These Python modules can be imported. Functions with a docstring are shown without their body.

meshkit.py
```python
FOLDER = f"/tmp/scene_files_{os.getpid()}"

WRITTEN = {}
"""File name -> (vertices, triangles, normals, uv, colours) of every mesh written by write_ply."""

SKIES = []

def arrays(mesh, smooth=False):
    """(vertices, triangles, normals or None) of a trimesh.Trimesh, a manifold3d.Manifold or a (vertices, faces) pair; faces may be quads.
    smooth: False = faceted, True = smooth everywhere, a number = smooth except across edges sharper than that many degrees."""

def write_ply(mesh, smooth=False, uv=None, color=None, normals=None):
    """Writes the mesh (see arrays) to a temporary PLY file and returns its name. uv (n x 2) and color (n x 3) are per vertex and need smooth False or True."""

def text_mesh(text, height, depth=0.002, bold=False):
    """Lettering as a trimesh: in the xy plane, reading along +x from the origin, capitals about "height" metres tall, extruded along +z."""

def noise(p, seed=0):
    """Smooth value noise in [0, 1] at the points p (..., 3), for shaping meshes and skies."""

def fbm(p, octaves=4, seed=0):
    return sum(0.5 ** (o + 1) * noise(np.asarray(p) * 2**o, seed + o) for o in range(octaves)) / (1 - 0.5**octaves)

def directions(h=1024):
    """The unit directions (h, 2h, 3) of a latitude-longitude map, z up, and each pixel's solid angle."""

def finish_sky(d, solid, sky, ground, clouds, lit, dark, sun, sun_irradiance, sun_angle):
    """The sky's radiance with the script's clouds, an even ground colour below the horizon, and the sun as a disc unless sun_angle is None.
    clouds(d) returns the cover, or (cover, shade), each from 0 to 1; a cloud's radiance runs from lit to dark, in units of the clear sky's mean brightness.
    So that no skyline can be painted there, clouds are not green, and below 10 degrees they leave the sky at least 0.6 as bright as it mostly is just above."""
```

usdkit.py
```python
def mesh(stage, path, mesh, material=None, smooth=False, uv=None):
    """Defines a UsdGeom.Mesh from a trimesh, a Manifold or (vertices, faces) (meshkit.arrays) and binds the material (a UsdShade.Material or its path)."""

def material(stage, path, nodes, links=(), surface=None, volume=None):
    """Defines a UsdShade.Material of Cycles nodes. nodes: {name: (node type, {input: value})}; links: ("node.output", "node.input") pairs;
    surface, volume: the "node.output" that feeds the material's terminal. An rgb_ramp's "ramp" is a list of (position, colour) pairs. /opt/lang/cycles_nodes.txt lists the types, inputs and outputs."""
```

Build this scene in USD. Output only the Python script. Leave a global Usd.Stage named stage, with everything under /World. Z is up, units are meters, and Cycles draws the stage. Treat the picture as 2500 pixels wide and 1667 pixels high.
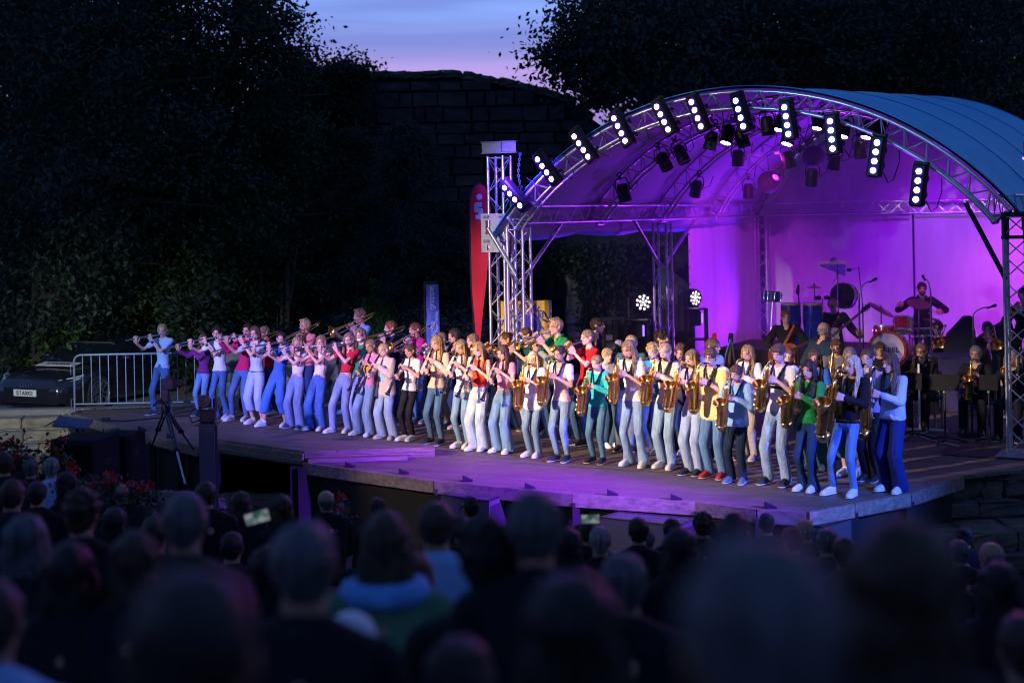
import math, random
import numpy as np, trimesh, manifold3d, meshkit, usdkit
from shapely.geometry import Polygon, LineString, Point, box as sbox
from shapely import affinity
from shapely.ops import unary_union
from pxr import Usd, UsdGeom, UsdLux, UsdShade, Gf, Sdf

stage = Usd.Stage.CreateInMemory()
W = '/World'
UsdGeom.Xform.Define(stage, W)
random.seed(7)
rng = np.random.default_rng(7)
T3 = trimesh.transformations

# ------------------------------------------------------------------ camera
FP, ROLL, CZ = 3500.0, math.radians(1.1), 3.35      # focal length in pixels of the 2500 px wide photograph, roll, eye height over the stage floor
cam = UsdGeom.Camera.Define(stage, W + '/camera')
cam.CreateHorizontalApertureAttr(36.0)
cam.CreateFocalLengthAttr(36.0 * FP / 2500)
cam.CreateVerticalApertureOffsetAttr(-(833.5 - 522) / 2500 * 36)
cam.CreateFStopAttr(1.15)
cam.CreateFocusDistanceAttr(20.5)
cam.CreateExposureAttr(0.0)
cam.CreateClippingRangeAttr((0.05, 2000))
cam.AddTranslateOp().Set((0, 0, CZ))
cam.AddRotateXOp().Set(90)
cam.AddRotateZOp().Set(-math.degrees(ROLL))


# ------------------------------------------------------------------ sky and sun (dusk, the sun just under the skyline behind the ruin)
SUN_EL, SUN_AZ = math.radians(1.0), math.radians(-10)
sky = UsdLux.DomeLight.Define(stage, W + '/sky')
sky_m = usdkit.material(stage, W + '/Looks/sky', {
    'tc': ('texture_coordinate', {}),
    's': ('sky_texture', {'sky_type': 'single_scattering', 'sun_disc': False, 'sun_elevation': SUN_EL, 'sun_rotation': SUN_AZ, 'ozone_density': 4.0, 'aerosol_density': 0.6, 'air_density': 1.0}),
    'g': ('hsv', {'hue': 0.5, 'saturation': 1.0, 'value': 0.8}),
    'z': ('separate_xyz', {}),
    'h': ('rgb_ramp', {'ramp': [(0.0, (1.2, .7, 2.4)), (.075, (3.4, 2.3, 6.2)), (.098, (4.6, 3.2, 7.4)), (.112, (2.8, 2.8, 6.8)), (.135, (2.3, 3.5, 8.4)), (.16, (2.2, 4.0, 9.4)), (.25, (1.4, 2.8, 7.0)), (.5, (.45, 1.2, 3.6)), (1.0, (.24, .85, 3.0))]}),
    'map': ('mapping', {'scale': (2.2, 2.2, 30.0), 'rotation': (0.0, 0.03, 0.0)}),
    'n': ('noise_texture', {'scale': 1.6, 'detail': 4.0, 'roughness': 0.5, 'distortion': 0.5}),
    'r': ('rgb_ramp', {'ramp': [(.42, (0, 0, 0)), (.66, (1, 1, 1))]}),
    'f': ('math', {'math_type': 'multiply', 'value2': 0.55}),
    'cl': ('mix', {'color2': (1.3, 1.7, 5.0)}),
    'b0': ('mix', {'fac': 0.92}),
    'az': ('map_range', {'from_min': -1.0, 'from_max': 1.0, 'to_min': 0.0, 'to_max': 1.0}), 'azp': ('math', {'math_type': 'power', 'value2': 2.2}), 'azm': ('map_range', {'from_min': 0.0, 'from_max': 1.0, 'to_min': 0.58, 'to_max': 0.90}), 'azc': ('combine_xyz', {}), 'mul': ('mix', {'mix_type': 'multiply', 'fac': 1.0}),
    'b': ('background_shader', {'strength': 0.14}),
}, [('tc.generated', 'z.vector'), ('z.z', 'h.fac'), ('tc.generated', 'map.vector'), ('map.vector', 'n.vector'), ('n.fac', 'r.fac'), ('r.color', 'f.value1'),
    ('s.color', 'g.color'), ('g.color', 'b0.color1'), ('h.color', 'b0.color2'), ('b0.color', 'cl.color1'), ('f.value', 'cl.fac'), ('cl.color', 'mul.color1'), ('z.y', 'az.value'), ('az.result', 'azp.value1'), ('azp.value', 'azm.value'), ('azm.result', 'azc.x'), ('azm.result', 'azc.y'), ('azm.result', 'azc.z'), ('azc.vector', 'mul.color2'), ('mul.color', 'b.color')], surface='b.background')
UsdShade.MaterialBindingAPI.Apply(sky.GetPrim()).Bind(sky_m)
sun = UsdLux.DistantLight.Define(stage, W + '/sun')
sun.CreateNormalizeAttr(True); sun.CreateAngleAttr(10.0); sun.CreateIntensityAttr(0.012); sun.CreateColorAttr((1, .6, .45))
_sd = np.array([math.sin(SUN_AZ) * math.cos(SUN_EL), math.cos(SUN_AZ) * math.cos(SUN_EL), math.sin(SUN_EL)])
_sa = np.cross([0, 0, 1.0], _sd); _sa /= np.linalg.norm(_sa); _sm = np.eye(4); _sm[:3, :3] = np.stack([_sa, np.cross(_sd, _sa), _sd], 1)
sun.AddTransformOp().Set(Gf.Matrix4d(*_sm.T.ravel().tolist()))


# ------------------------------------------------------------------ pixels of the photograph to places in the scene (used only to read off where things stand)
def uv(px, py):
    u, v = px - 1250, py - 522
    return u * math.cos(ROLL) - v * math.sin(ROLL), v * math.cos(ROLL) + u * math.sin(ROLL)


def at(px, py, z=0.0):
    u, v = uv(px, py); y = (CZ - z) * FP / v
    return np.array([u / FP * y, y, z])


def dep(px, py, y):
    u, v = uv(px, py)
    return np.array([u / FP * y, y, CZ - v / FP * y])


OS = np.array([-0.06, 22.6, 0.0]); ES = np.array([0.8871, -0.4616, 0.0]); NS = np.array([0.4616, 0.8871, 0.0]); UP = np.array([0, 0, 1.0])


def st(e, t, z=0.0):                                # stage coordinates: along the front, into the depth, up
    return OS + e * ES + t * NS + z * UP


def on_t(px, py, t):                                # where the pixel's ray meets the upright plane at stage depth t
    u, v = uv(px, py); d = np.array([u / FP, 1.0, -v / FP]); c = np.array([0, 0, CZ])
    k = ((OS + t * NS - c) @ NS) / (d @ NS)
    return c + k * d


# ------------------------------------------------------------------ scene tree helpers
USED = {}


def free(parent, name):
    k = f'{parent}/{name}'; n = USED.get(k, 0); USED[k] = n + 1
    return k if n == 0 else f'{k}_{n:03d}'


def tag(path, label=None, cat=None, group=None, kind=None):
    p = stage.GetPrimAtPath(path)
    for k, v in (('label', label), ('category', cat), ('group', group), ('kind', kind)):
        if v: p.SetCustomDataByKey(k, v)
    return path


def obj(name, mesh, m, parent=W, smooth=False, label=None, cat=None, group=None, kind=None):
    path = free(parent, name)
    usdkit.mesh(stage, path, mesh, m, smooth)
    return tag(path, label, cat, group, kind)


def mat4(loc=(0, 0, 0), R=None, s=1.0):
    M = np.eye(4); M[:3, :3] = (np.eye(3) if R is None else R) * s; M[:3, 3] = loc
    return M


def rz(a): return T3.rotation_matrix(a, [0, 0, 1])[:3, :3]
def rx(a): return T3.rotation_matrix(a, [1, 0, 0])[:3, :3]
def ry(a): return T3.rotation_matrix(a, [0, 1, 0])[:3, :3]


def setm(path, M):
    UsdGeom.Xformable(stage.GetPrimAtPath(path)).AddTransformOp().Set(Gf.Matrix4d(*np.asarray(M).T.ravel().tolist()))


def thing(name, label, cat, M=None, group=None, kind=None):
    path = free(W, name); UsdGeom.Xform.Define(stage, path)
    if M is not None: setm(path, M)
    return tag(path, label, cat, group, kind)


def proto(name):
    path = f'{W}/proto_{name}'; stage.CreateClassPrim(path); return path


def copy_of(pr, name, label, cat, M, group=None):
    path = free(W, name); x = UsdGeom.Xform.Define(stage, path); x.GetPrim().GetReferences().AddInternalReference(pr); x.GetPrim().SetInstanceable(True)
    setm(path, M); return tag(path, label, cat, group)


# ------------------------------------------------------------------ mesh helpers
def cat(*ms):
    ms = [m for x in ms for m in (x if isinstance(x, list) else [x])]
    return trimesh.util.concatenate(ms)


def box(cx, cy, cz, sx, sy, sz, R=None):
    b = trimesh.creation.box((sx, sy, sz))
    if R is not None: b.vertices = b.vertices @ R.T
    b.apply_translation((cx, cy, cz)); return b


def bbox(sx, sy, sz, c=0.01):                       # a box with chamfered edges about the origin
    h = np.array([sx, sy, sz]) / 2; p = []
    for s in np.ndindex(2, 2, 2):
        q = h * (np.array(s) * 2 - 1)
        for k in range(3):
            w = q.copy(); w -= np.sign(w) * c; w[k] = q[k]; p.append(w)
    return trimesh.convex.convex_hull(np.array(p))


def moved(m, loc=(0, 0, 0), R=None, s=None):
    m = m.copy()
    if s is not None: m.vertices = m.vertices * np.asarray(s)
    if R is not None: m.vertices = m.vertices @ np.asarray(R).T
    m.vertices = m.vertices + np.asarray(loc); return m


def frame(d, up=UP):
    d = np.asarray(d, float); d = d / np.linalg.norm(d); a = np.cross(up, d)
    if np.linalg.norm(a) < 1e-4: a = np.array([1.0, 0, 0])
    a /= np.linalg.norm(a); return a, np.cross(d, a), d


def tube(pts, r, n=6, caps=True):
    pts = np.asarray(pts, float); r = np.broadcast_to(np.asarray(r, float), (len(pts),))
    t = np.gradient(pts, axis=0); t /= np.maximum(np.linalg.norm(t, axis=1, keepdims=True), 1e-9)
    a, b, _ = frame(t[0], UP if abs(t[0, 2]) < .95 else np.array([0, 1.0, 0])); ang = np.arange(n) / n * 2 * np.pi; rings = []
    for i in range(len(pts)):
        a = a - t[i] * (a @ t[i]); a /= np.linalg.norm(a); b = np.cross(t[i], a)
        rings.append(pts[i] + r[i] * (np.cos(ang)[:, None] * a + np.sin(ang)[:, None] * b))
    v = np.vstack(rings); f = []
    for i in range(len(pts) - 1):
        for k in range(n):
            p, q = i * n + k, i * n + (k + 1) % n
            f += [(p, q, q + n), (p, q + n, p + n)]
    if caps:
        e = (len(pts) - 1) * n
        f += [(0, k + 1, k) for k in range(1, n - 1)] + [(e, e + k, e + k + 1) for k in range(1, n - 1)]
    return trimesh.Trimesh(v, np.array(f), process=False)


def rod(a, b, r, n=6): return tube([a, b], r, n)


def lathe(prof, n=16):                              # (radius, z) pairs round the z axis
    p = np.array(prof, float); ang = np.arange(n) / n * 2 * np.pi; m = len(p)
    v = np.stack([np.outer(p[:, 0], np.cos(ang)), np.outer(p[:, 0], np.sin(ang)), np.repeat(p[:, 1:], n, 1)], -1).reshape(-1, 3)
    f = []
    for i in range(m - 1):
        for k in range(n):
            a, b = i * n + k, i * n + (k + 1) % n
            f += [(a, b, b + n), (a, b + n, a + n)]
    return trimesh.Trimesh(v, np.array(f), process=False)


def arc(c, r, a0, a1, n, u, w): return np.array([np.asarray(c) + r * (math.cos(a) * np.asarray(u) + math.sin(a) * np.asarray(w)) for a in np.linspace(a0, a1, n)])


def extrude(poly, h, z=0.0):
    m = cat([trimesh.creation.extrude_polygon(g, h, engine='earcut') for g in getattr(poly, 'geoms', [poly]) if g.area > 1e-6]); m.apply_translation((0, 0, z)); return m


def plane_mesh(m2, c, u, w):                        # places a mesh modelled in xy (thickness along z) on a plane through c with axes u, w
    n = np.cross(u, w); R = np.stack([u, w, n], 1); return moved(m2, c, R)


# ------------------------------------------------------------------ materials
MC = {}


def mat(name, color, rough=0.6, metal=0.0, vary=0.0, scale=6.0, bump=0.0, bscale=40.0, spec=None, sheen=0.0, coat=0.0, stretch=None, dark=None, det=4.0):
    if name in MC: return MC[name]
    p = {'base_color': color, 'roughness': rough, 'metallic': metal}
    if spec is not None: p['specular_ior_level'] = spec
    if sheen: p['sheen_weight'] = sheen
    if coat: p['coat_weight'] = coat
    nodes = {'p': ('principled_bsdf', p), 'tc': ('texture_coordinate', {})}; links = []
    src = 'tc.object'
    if stretch is not None:
        nodes['mp'] = ('mapping', {'scale': stretch}); links.append(('tc.object', 'mp.vector')); src = 'mp.vector'
    if vary:
        nodes['n'] = ('noise_texture', {'scale': scale, 'detail': det, 'roughness': 0.6}); d = dark or tuple(c * (1 - vary) for c in color)
        nodes['r'] = ('rgb_ramp', {'ramp': [(.3, d), (.7, tuple(min(1, c * (1 + vary * .5)) for c in color))]})
        links += [(src, 'n.vector'), ('n.fac', 'r.fac'), ('r.color', 'p.base_color')]
    if bump:
        nodes['bn'] = ('noise_texture', {'scale': bscale, 'detail': 3.0}); nodes['b'] = ('bump', {'strength': bump, 'distance': 0.02})
        links += [(src, 'bn.vector'), ('bn.fac', 'b.height'), ('b.normal', 'p.normal')]
    MC[name] = usdkit.material(stage, f'{W}/Looks/{name}', nodes, links, surface='p.BSDF'); return MC[name]


def glow(name, color, k):
    if name not in MC: MC[name] = usdkit.material(stage, f'{W}/Looks/{name}', {'e': ('emission', {'color': color, 'strength': k})}, surface='e.emission')
    return MC[name]


def leafmat(name, c1, c2):
    if name not in MC:
        MC[name] = usdkit.material(stage, f'{W}/Looks/{name}', {
            'g': ('geometry', {}), 'r': ('rgb_ramp', {'ramp': [(0, c1), (1, c2)]}), 'p': ('principled_bsdf', {'roughness': .55}), 't': ('translucent_bsdf', {}), 'm': ('mix_closure', {'fac': .25})},
            [('g.random_per_island', 'r.fac'), ('r.color', 'p.base_color'), ('r.color', 't.color'), ('p.BSDF', 'm.closure1'), ('t.BSDF', 'm.closure2')], surface='m.closure')
    return MC[name]


ALU = mat('aluminium', (.62, .62, .64), .32, .85, .12, 9)
STEEL = mat('galvanised_steel', (.45, .47, .5), .45, .7, .2, 14)
CHROME = mat('chrome', (.75, .75, .78), .12, 1.0)
BLACKP = mat('black_plastic', (.009, .009, .011), .5, spec=.22)
BLACKM = mat('black_metal', (.02, .02, .022), .4, .3)
BLACKC = mat('black_cloth', (.008, .008, .01), .95, 0, .3, 20)
RUBBER = mat('rubber', (.018, .018, .018), .8)
BRASS = mat('brass_lacquer', (.78, .47, .12), .27, 1.0, .12, 12)
BRASSD = mat('brass_inside', (.55, .28, .07), .25, 1.0)
SILVER = mat('silver_plate', (.82, .82, .85), .14, 1.0)
WHITEP = mat('white_paint', (.75, .75, .74), .5)


def spot(parent, name, pos, aim, color, inten, cone, soft=.5, rad=.06):
    l = UsdLux.SphereLight.Define(stage, free(parent, name)); l.CreateRadiusAttr(rad); l.CreateIntensityAttr(inten); l.CreateColorAttr(color); l.CreateNormalizeAttr(True)
    s = UsdLux.ShapingAPI.Apply(l.GetPrim()); s.CreateShapingConeAngleAttr(cone); s.CreateShapingConeSoftnessAttr(soft)
    d = np.asarray(aim, float) - np.asarray(pos, float); a, b, d = frame(d)
    M = np.eye(4); M[:3, :3] = np.stack([-a, b, -d], 1); M[:3, 3] = pos
    l.AddTransformOp().Set(Gf.Matrix4d(*M.T.ravel().tolist()))


# ------------------------------------------------------------------ ground, pavement, terraces
def gz(x, y):
    x, y = np.asarray(x, float), np.asarray(y, float)
    z = -1.0 + np.maximum(0, 14.5 - y) * .235
    back = np.clip((y - 25.6) / .3, 0, 1)
    return z * (1 - back) + back * (-.50 + np.maximum(0, y - 60) * .12)


gx = np.concatenate([np.linspace(-400, -30, 12), np.linspace(-26, 26, 66), np.linspace(30, 400, 12)])
gy = np.concatenate([np.linspace(-60, -4, 10), np.linspace(-3, 24, 70), np.linspace(25.4, 26.2, 8), np.linspace(27, 60, 30), np.linspace(70, 500, 12)])
GX, GY = np.meshgrid(gx, gy); GZ = gz(GX, GY) + .05 * (meshkit.fbm(np.stack([GX * .8, GY * .8, GX * 0], -1), 3) - .5) * (np.abs(GX) < 60)
GZ = np.where(GY > 100, np.minimum(GZ, 8), GZ)
nx = len(gx); idx = np.arange(nx * len(gy)).reshape(len(gy), nx)
obj('ground', (np.stack([GX, GY, GZ], -1).reshape(-1, 3), np.stack([idx[:-1, :-1], idx[:-1, 1:], idx[1:, 1:], idx[1:, :-1]], -1).reshape(-1, 4)),
    mat('earth', (.012, .010, .008), .95, 0, .5, 1.5, .6, 12), smooth=True, kind='structure')
PAVE = mat('pavement', (.20, .19, .175), .9, 0, .35, .9, .35, 30)
pv = extrude(Polygon([(-30, 25.9), (-7.9, 25.9), (-4.2, 26.3), (1.5, 26.5), (1.5, 33), (-6, 36), (-30, 36)]), .14, -.16); pv = pv.subdivide_to_size(1.2); pv.vertices[:, 2] -= np.clip(pv.vertices[:, 1] - 26.2, 0, 2.3) * .148
obj('pavement', pv, PAVE, kind='structure')

# ------------------------------------------------------------------ wooden stage
WOODT = [mat(f'deck_wood_{i}', c, .62, 0, .45, 7, .25, 60, stretch=(.35, 5, 5)) for i, c in enumerate([(.16, .108, .082), (.185, .125, .094), (.14, .096, .072), (.17, .114, .084)])]
WOODF = [mat(f'fascia_wood_{i}', c, .75, 0, .5, 5, .3, 50, stretch=(.5, 4, 4)) for i, c in enumerate([(.24, .185, .12), (.20, .16, .115), (.27, .21, .14)])]
DARKW = mat('shade_black_timber', (.008, .007, .0065), .8, 0, .4, 6)  # near-black: darkness under the stage is put into the wood colour
front = [at(*p) for p in ((178, 1008.5), (256, 1031), (371, 1060), (440, 1078), (492, 1089))] + [at(526, 1097), at(745, 1129), at(1064, 1173), at(1400, 1204.5), at(1700, 1224), at(1850, 1242), at(1969, 1249), at(2080, 1229), at(2217, 1203), at(2346, 1162.5)]
edge = [p[:2] for p in front]
deck_poly = Polygon(edge + [(6.6, 18.2), (13.5, 16.0), (16.5, 22), (13, 34.5), (4, 37), (1.6, 27.0), (-3.4, 26.4), (-7.7, 25.6)]).buffer(0)
stg = thing('wooden_stage', 'broad plank stage with angled timber front edge, under all the performers', 'stage')
PD = np.array([.905, -.425]); PN = np.array([.425, .905])            # plank direction and its normal
c0 = np.array(edge).mean(0); pw, k = .145, 0
L = 30
for i in range(-60, 140):
    o = np.array([0, 20.0]) + PN * i * pw
    q = Polygon([o - PD * L, o + PD * L, o + PD * L + PN * (pw - .007), o - PD * L + PN * (pw - .007)]).intersection(deck_poly)
    for g in getattr(q, 'geoms', [q]):
        if g.is_empty or g.area < .02: continue
        xs = np.array(g.exterior.coords) @ PD; lo, hi = xs.min(), xs.max(); cuts = [lo]
        x = lo + random.uniform(1.5, 5)
        while x < hi - 1: cuts.append(x); x += random.uniform(3.6, 5)
        cuts.append(hi)
        for a, b in zip(cuts[:-1], cuts[1:]):
            clip = Polygon([PD * (a + .003) + PN * s for s in (-60, 120)] + [PD * (b - .003) + PN * s for s in (120, -60)])
            g2 = g.intersection(clip)
            if g2.is_empty or g2.area < .01 or k >= 300: continue
            k += 1; dz = random.uniform(-.002, .002)
            obj('plank', extrude(g2, .04, -.04 + dz), WOODT[random.randrange(4)], stg)
obj('deck_underlay', extrude(deck_poly.buffer(-.03), .02, -.075), DARKW, stg)


def fascia(a, b, z0, z1, m, name='fascia_board', th=.045, out=.0):
    a, b = np.asarray(a[:2]), np.asarray(b[:2]); d = (b - a) / np.linalg.norm(b - a); n = np.array([d[1], -d[0]])
    if n[1] > 0: n = -n
    a2, b2 = a + d * .004, b - d * .004
    q = Polygon([a2 + n * out, b2 + n * out, b2 + n * (out + th), a2 + n * (out + th)])
    return obj(name, extrude(q, z1 - z0, z0), m, stg)


for i, (a, b) in enumerate(zip(front[:-1], front[1:])):
    if i == 5: continue
    ln = np.linalg.norm(b - a); n = max(1, round(ln / 1.9))
    for k in range(n):
        fascia(a + (b - a) * k / n, a + (b - a) * (k + 1) / n, -.15, .004, WOODF[(i + k) % 3])
    # skirt and posts, coloured near-black like the shade under the deck
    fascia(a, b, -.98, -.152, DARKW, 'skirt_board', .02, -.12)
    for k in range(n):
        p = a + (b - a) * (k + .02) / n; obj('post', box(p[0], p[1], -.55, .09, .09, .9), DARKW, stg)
for p in ((852, 1141), (983, 1157), (1139, 1175), (1291, 1193), (1493, 1210), (1649, 1221), (1879, 1241), (345, 1052), (415, 1070)):   # small wedge brackets along the edge
    c = at(*p, 0); obj('edge_bracket', trimesh.convex.convex_hull(np.array([(x, y, z) for x in (-.0, .13) for y in (-.02, .05) for z in ((0, .07) if x == 0 else (0, .012))]) + [c[0] - .05, c[1], .004]), BLACKC, stg)
# raised apron wedge at the middle left
A3, B3, C3 = at(526, 1071, .145), at(743, 1101, .145), at(1062, 1091, .145)
D3, E3 = at(1056, 1083, .145), at(532, 1064, .145)
ap = Polygon([p[:2] for p in (A3, B3, C3, D3, E3)])
for i in range(40):
    o = np.array(A3[:2]) + PN * (i - 20) * .145
    q = Polygon([o - PD * 9, o + PD * 9, o + PD * 9 + PN * .139, o - PD * 9 + PN * .139]).intersection(ap)
    for g in getattr(q, 'geoms', [q]):
        if g.area > .01: obj('apron_plank', extrude(g, .03, .115), WOODT[i % 4], stg)
for j in range(4):
    z0 = .115 - .036 * (j + 1)
    fascia(A3, B3, z0 + .003, z0 + .034, WOODF[j % 3], 'apron_board', .03, .0 + .003 * j)
    fascia(B3, C3, z0 + .003, z0 + .034, WOODT[j % 4], 'apron_board', .03, -.03 - .002 * j)
obj('apron_core', extrude(ap.buffer(-.07), .1, .005), DARKW, stg)
fascia(B3 + (C3 - B3) * .03, B3 + (C3 - B3) * .79, .004, .058, WOODT[1], 'apron_step', .16, .0)
for p, h in ((at(531, 1098), .75), (at(718, 1130), .8), (at(737, 1132), .8)):
    obj('post', box(p[0], p[1], -.05 - h / 2, .1, .1, h), DARKW, stg)

# ------------------------------------------------------------------ stone terraces left and right, low wall in the pit
STONE = [mat(f'sandstone_{i}', c, .9, 0, .45, 4, .7, 18) for i, c in enumerate([(.26, .22, .15), (.22, .19, .135), (.30, .25, .17), (.18, .165, .13)])]
MORTAR = mat('mortar', (.30, .28, .24), .95, 0, .3, 9)


def rough_block(sx, sy, sz, seed=0, amp=.012):
    b = bbox(sx, sy, sz, min(.02, sz * .12)); b = b.subdivide()
    b.vertices += amp * (np.random.default_rng(seed).random(b.vertices.shape) - .5) * 2 * (np.abs(b.vertices) > 1e-6); return b


def stone_course(par, a, b, z0, h, depth, seed, lmin=.4, lmax=.75, mats=STONE, amp=.012):
    a, b = np.array(a[:2], float), np.array(b[:2], float); ln = np.linalg.norm(b - a); d = (b - a) / ln; n = np.array([-d[1], d[0]]); r = np.random.default_rng(seed); x = 0
    ang = math.atan2(d[1], d[0])
    while x < ln - .1:
        w = min(r.uniform(lmin, lmax), ln - x)
        if ln - x - w < .2: w = ln - x
        c = a + d * (x + w / 2) + n * (depth / 2 + r.uniform(-.012, .012))
        obj('stone', moved(rough_block(w - .022, depth, h - .02, int(r.integers(1e6)), amp), (c[0], c[1], z0 + h / 2), rz(ang)), mats[int(r.integers(len(mats)))], par); x += w


sl = thing('stone_steps', 'terraced sandstone steps at far left below the parked black car', 'steps')
lx0, lx1 = at(-120, 1028, -.1), at(176, 1016, -.1)
for j in range(5):
    off = np.array([.05, -1.0]) * .2 * j
    stone_course(sl, lx0[:2] + off, lx1[:2] + off + [.15 * (j == 0), 0], -.10 - .2 * (j + 1), .2, .5, 10 + j)
    q = np.array([lx0[:2] + off + [0, .04], lx1[:2] + off + [0, .04], lx1[:2] + off + [0, .5], lx0[:2] + off + [0, .5]])
    obj('mortar_bed', extrude(Polygon(q), .17, -.12 - .2 * (j + 1)), MORTAR, sl)
sr = thing('stone_terrace', 'dark rubble stone terrace at far right below the stage edge', 'wall')
DSTONE = [mat(f'dark_stone_{i}', c, .95, 0, .5, 5, .9, 14) for i, c in enumerate([(.13, .11, .09), (.10, .09, .08), (.16, .13, .10)])]
r0, r1 = at(2290, 1172, -.1), at(2640, 1160, -.1)
for j, (dz, oy, hh) in enumerate(((0, 0, .22), (.22, .3, .18), (.42, 1.0, .25), (.67, 1.15, .22), (.92, 1.3, .22), (1.17, 1.4, .22))):
    stone_course(sr, r0[:2] + [-.25 * j, -oy], r1[:2] + [.3, -oy], -.12 - dz - hh, hh, .9, 40 + j, .25, .7, DSTONE, .03)
obj('terrace_slab', extrude(Polygon([r0[:2] + [-.2, -.02], r1[:2] + [.5, -.02], r1[:2] + [.5, 3], r0[:2] + [0.2, 1.2]]), .08, -.12), DSTONE[1], sr)
pw_ = thing('pit_wall', 'low rough stone wall in the pit below the tripod', 'wall')
p0, p1 = at(470, 1222, -.62), at(860, 1222, -.62)
for j in range(2): stone_course(pw_, p0 + [-2.6, .9, 0], p1, -1.0 + .19 * j, .19, .4, 60 + j, .3, .6, DSTONE, .03)

# ------------------------------------------------------------------ ruined castle wall behind, hillside, far slope
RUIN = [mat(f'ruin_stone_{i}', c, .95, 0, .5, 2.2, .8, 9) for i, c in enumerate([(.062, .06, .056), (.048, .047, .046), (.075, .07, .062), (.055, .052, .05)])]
YR = 38.0
tops = [(560, 300), (640, 200), (690, 178), (760, 172), (860, 185), (930, 186), (1010, 186), (1080, 180), (1130, 186), (1180, 195), (1250, 207), (1330, 224), (1380, 240), (1430, 275), (1500, 330), (1640, 380), (1760, 430), (1900, 440), (2300, 470)]
tp = np.array([dep(x, y, YR) for x, y in tops]); ruin = thing('castle_ruin', 'dark ruined castle wall rising behind the stage under the evening sky', 'ruin')
xs = np.linspace(tp[0, 0], tp[-1, 0], 120); ztop = np.interp(xs, tp[:, 0], tp[:, 2]) + .10 * (meshkit.fbm(np.stack([xs * 1.7, xs * 0, xs * 0], -1), 3, 5) - .5)
rp = Polygon(list(zip(xs, ztop)) + [(xs[-1], -.3), (xs[0], -.3)])
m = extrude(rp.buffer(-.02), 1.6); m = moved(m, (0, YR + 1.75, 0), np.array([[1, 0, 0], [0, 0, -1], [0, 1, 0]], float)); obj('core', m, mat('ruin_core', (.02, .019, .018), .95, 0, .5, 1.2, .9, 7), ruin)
r = np.random.default_rng(3); z, n, row = 3.4, 0, 0
while z < 8 and n < 290:
    h = r.uniform(.26, .5); x = -5.2 + r.uniform(0, .5)
    while x < 2.6:
        w = r.uniform(.3, 1.05); zt = np.interp(x + w / 2, xs, ztop)
        if z + h < zt - .05 and n < 290:
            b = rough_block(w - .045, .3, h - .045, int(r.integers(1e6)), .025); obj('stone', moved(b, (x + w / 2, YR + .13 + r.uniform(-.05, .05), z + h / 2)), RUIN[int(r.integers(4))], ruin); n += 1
        x += w
    z += h; row += 1
cap_s = cat([moved(rough_block(.5, 1.7, .16, i, .05), (x, YR + .85, np.interp(x, xs, ztop) + .02), ry(-math.atan2(np.interp(x + .2, xs, ztop) - np.interp(x - .2, xs, ztop), .4))) for i, x in enumerate(np.arange(tp[2, 0], tp[13, 0], .5))])
obj('coping', cap_s, mat('ruin_coping', (.10, .115, .08), .95, 0, .5, 4, .8, 12), ruin)


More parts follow.
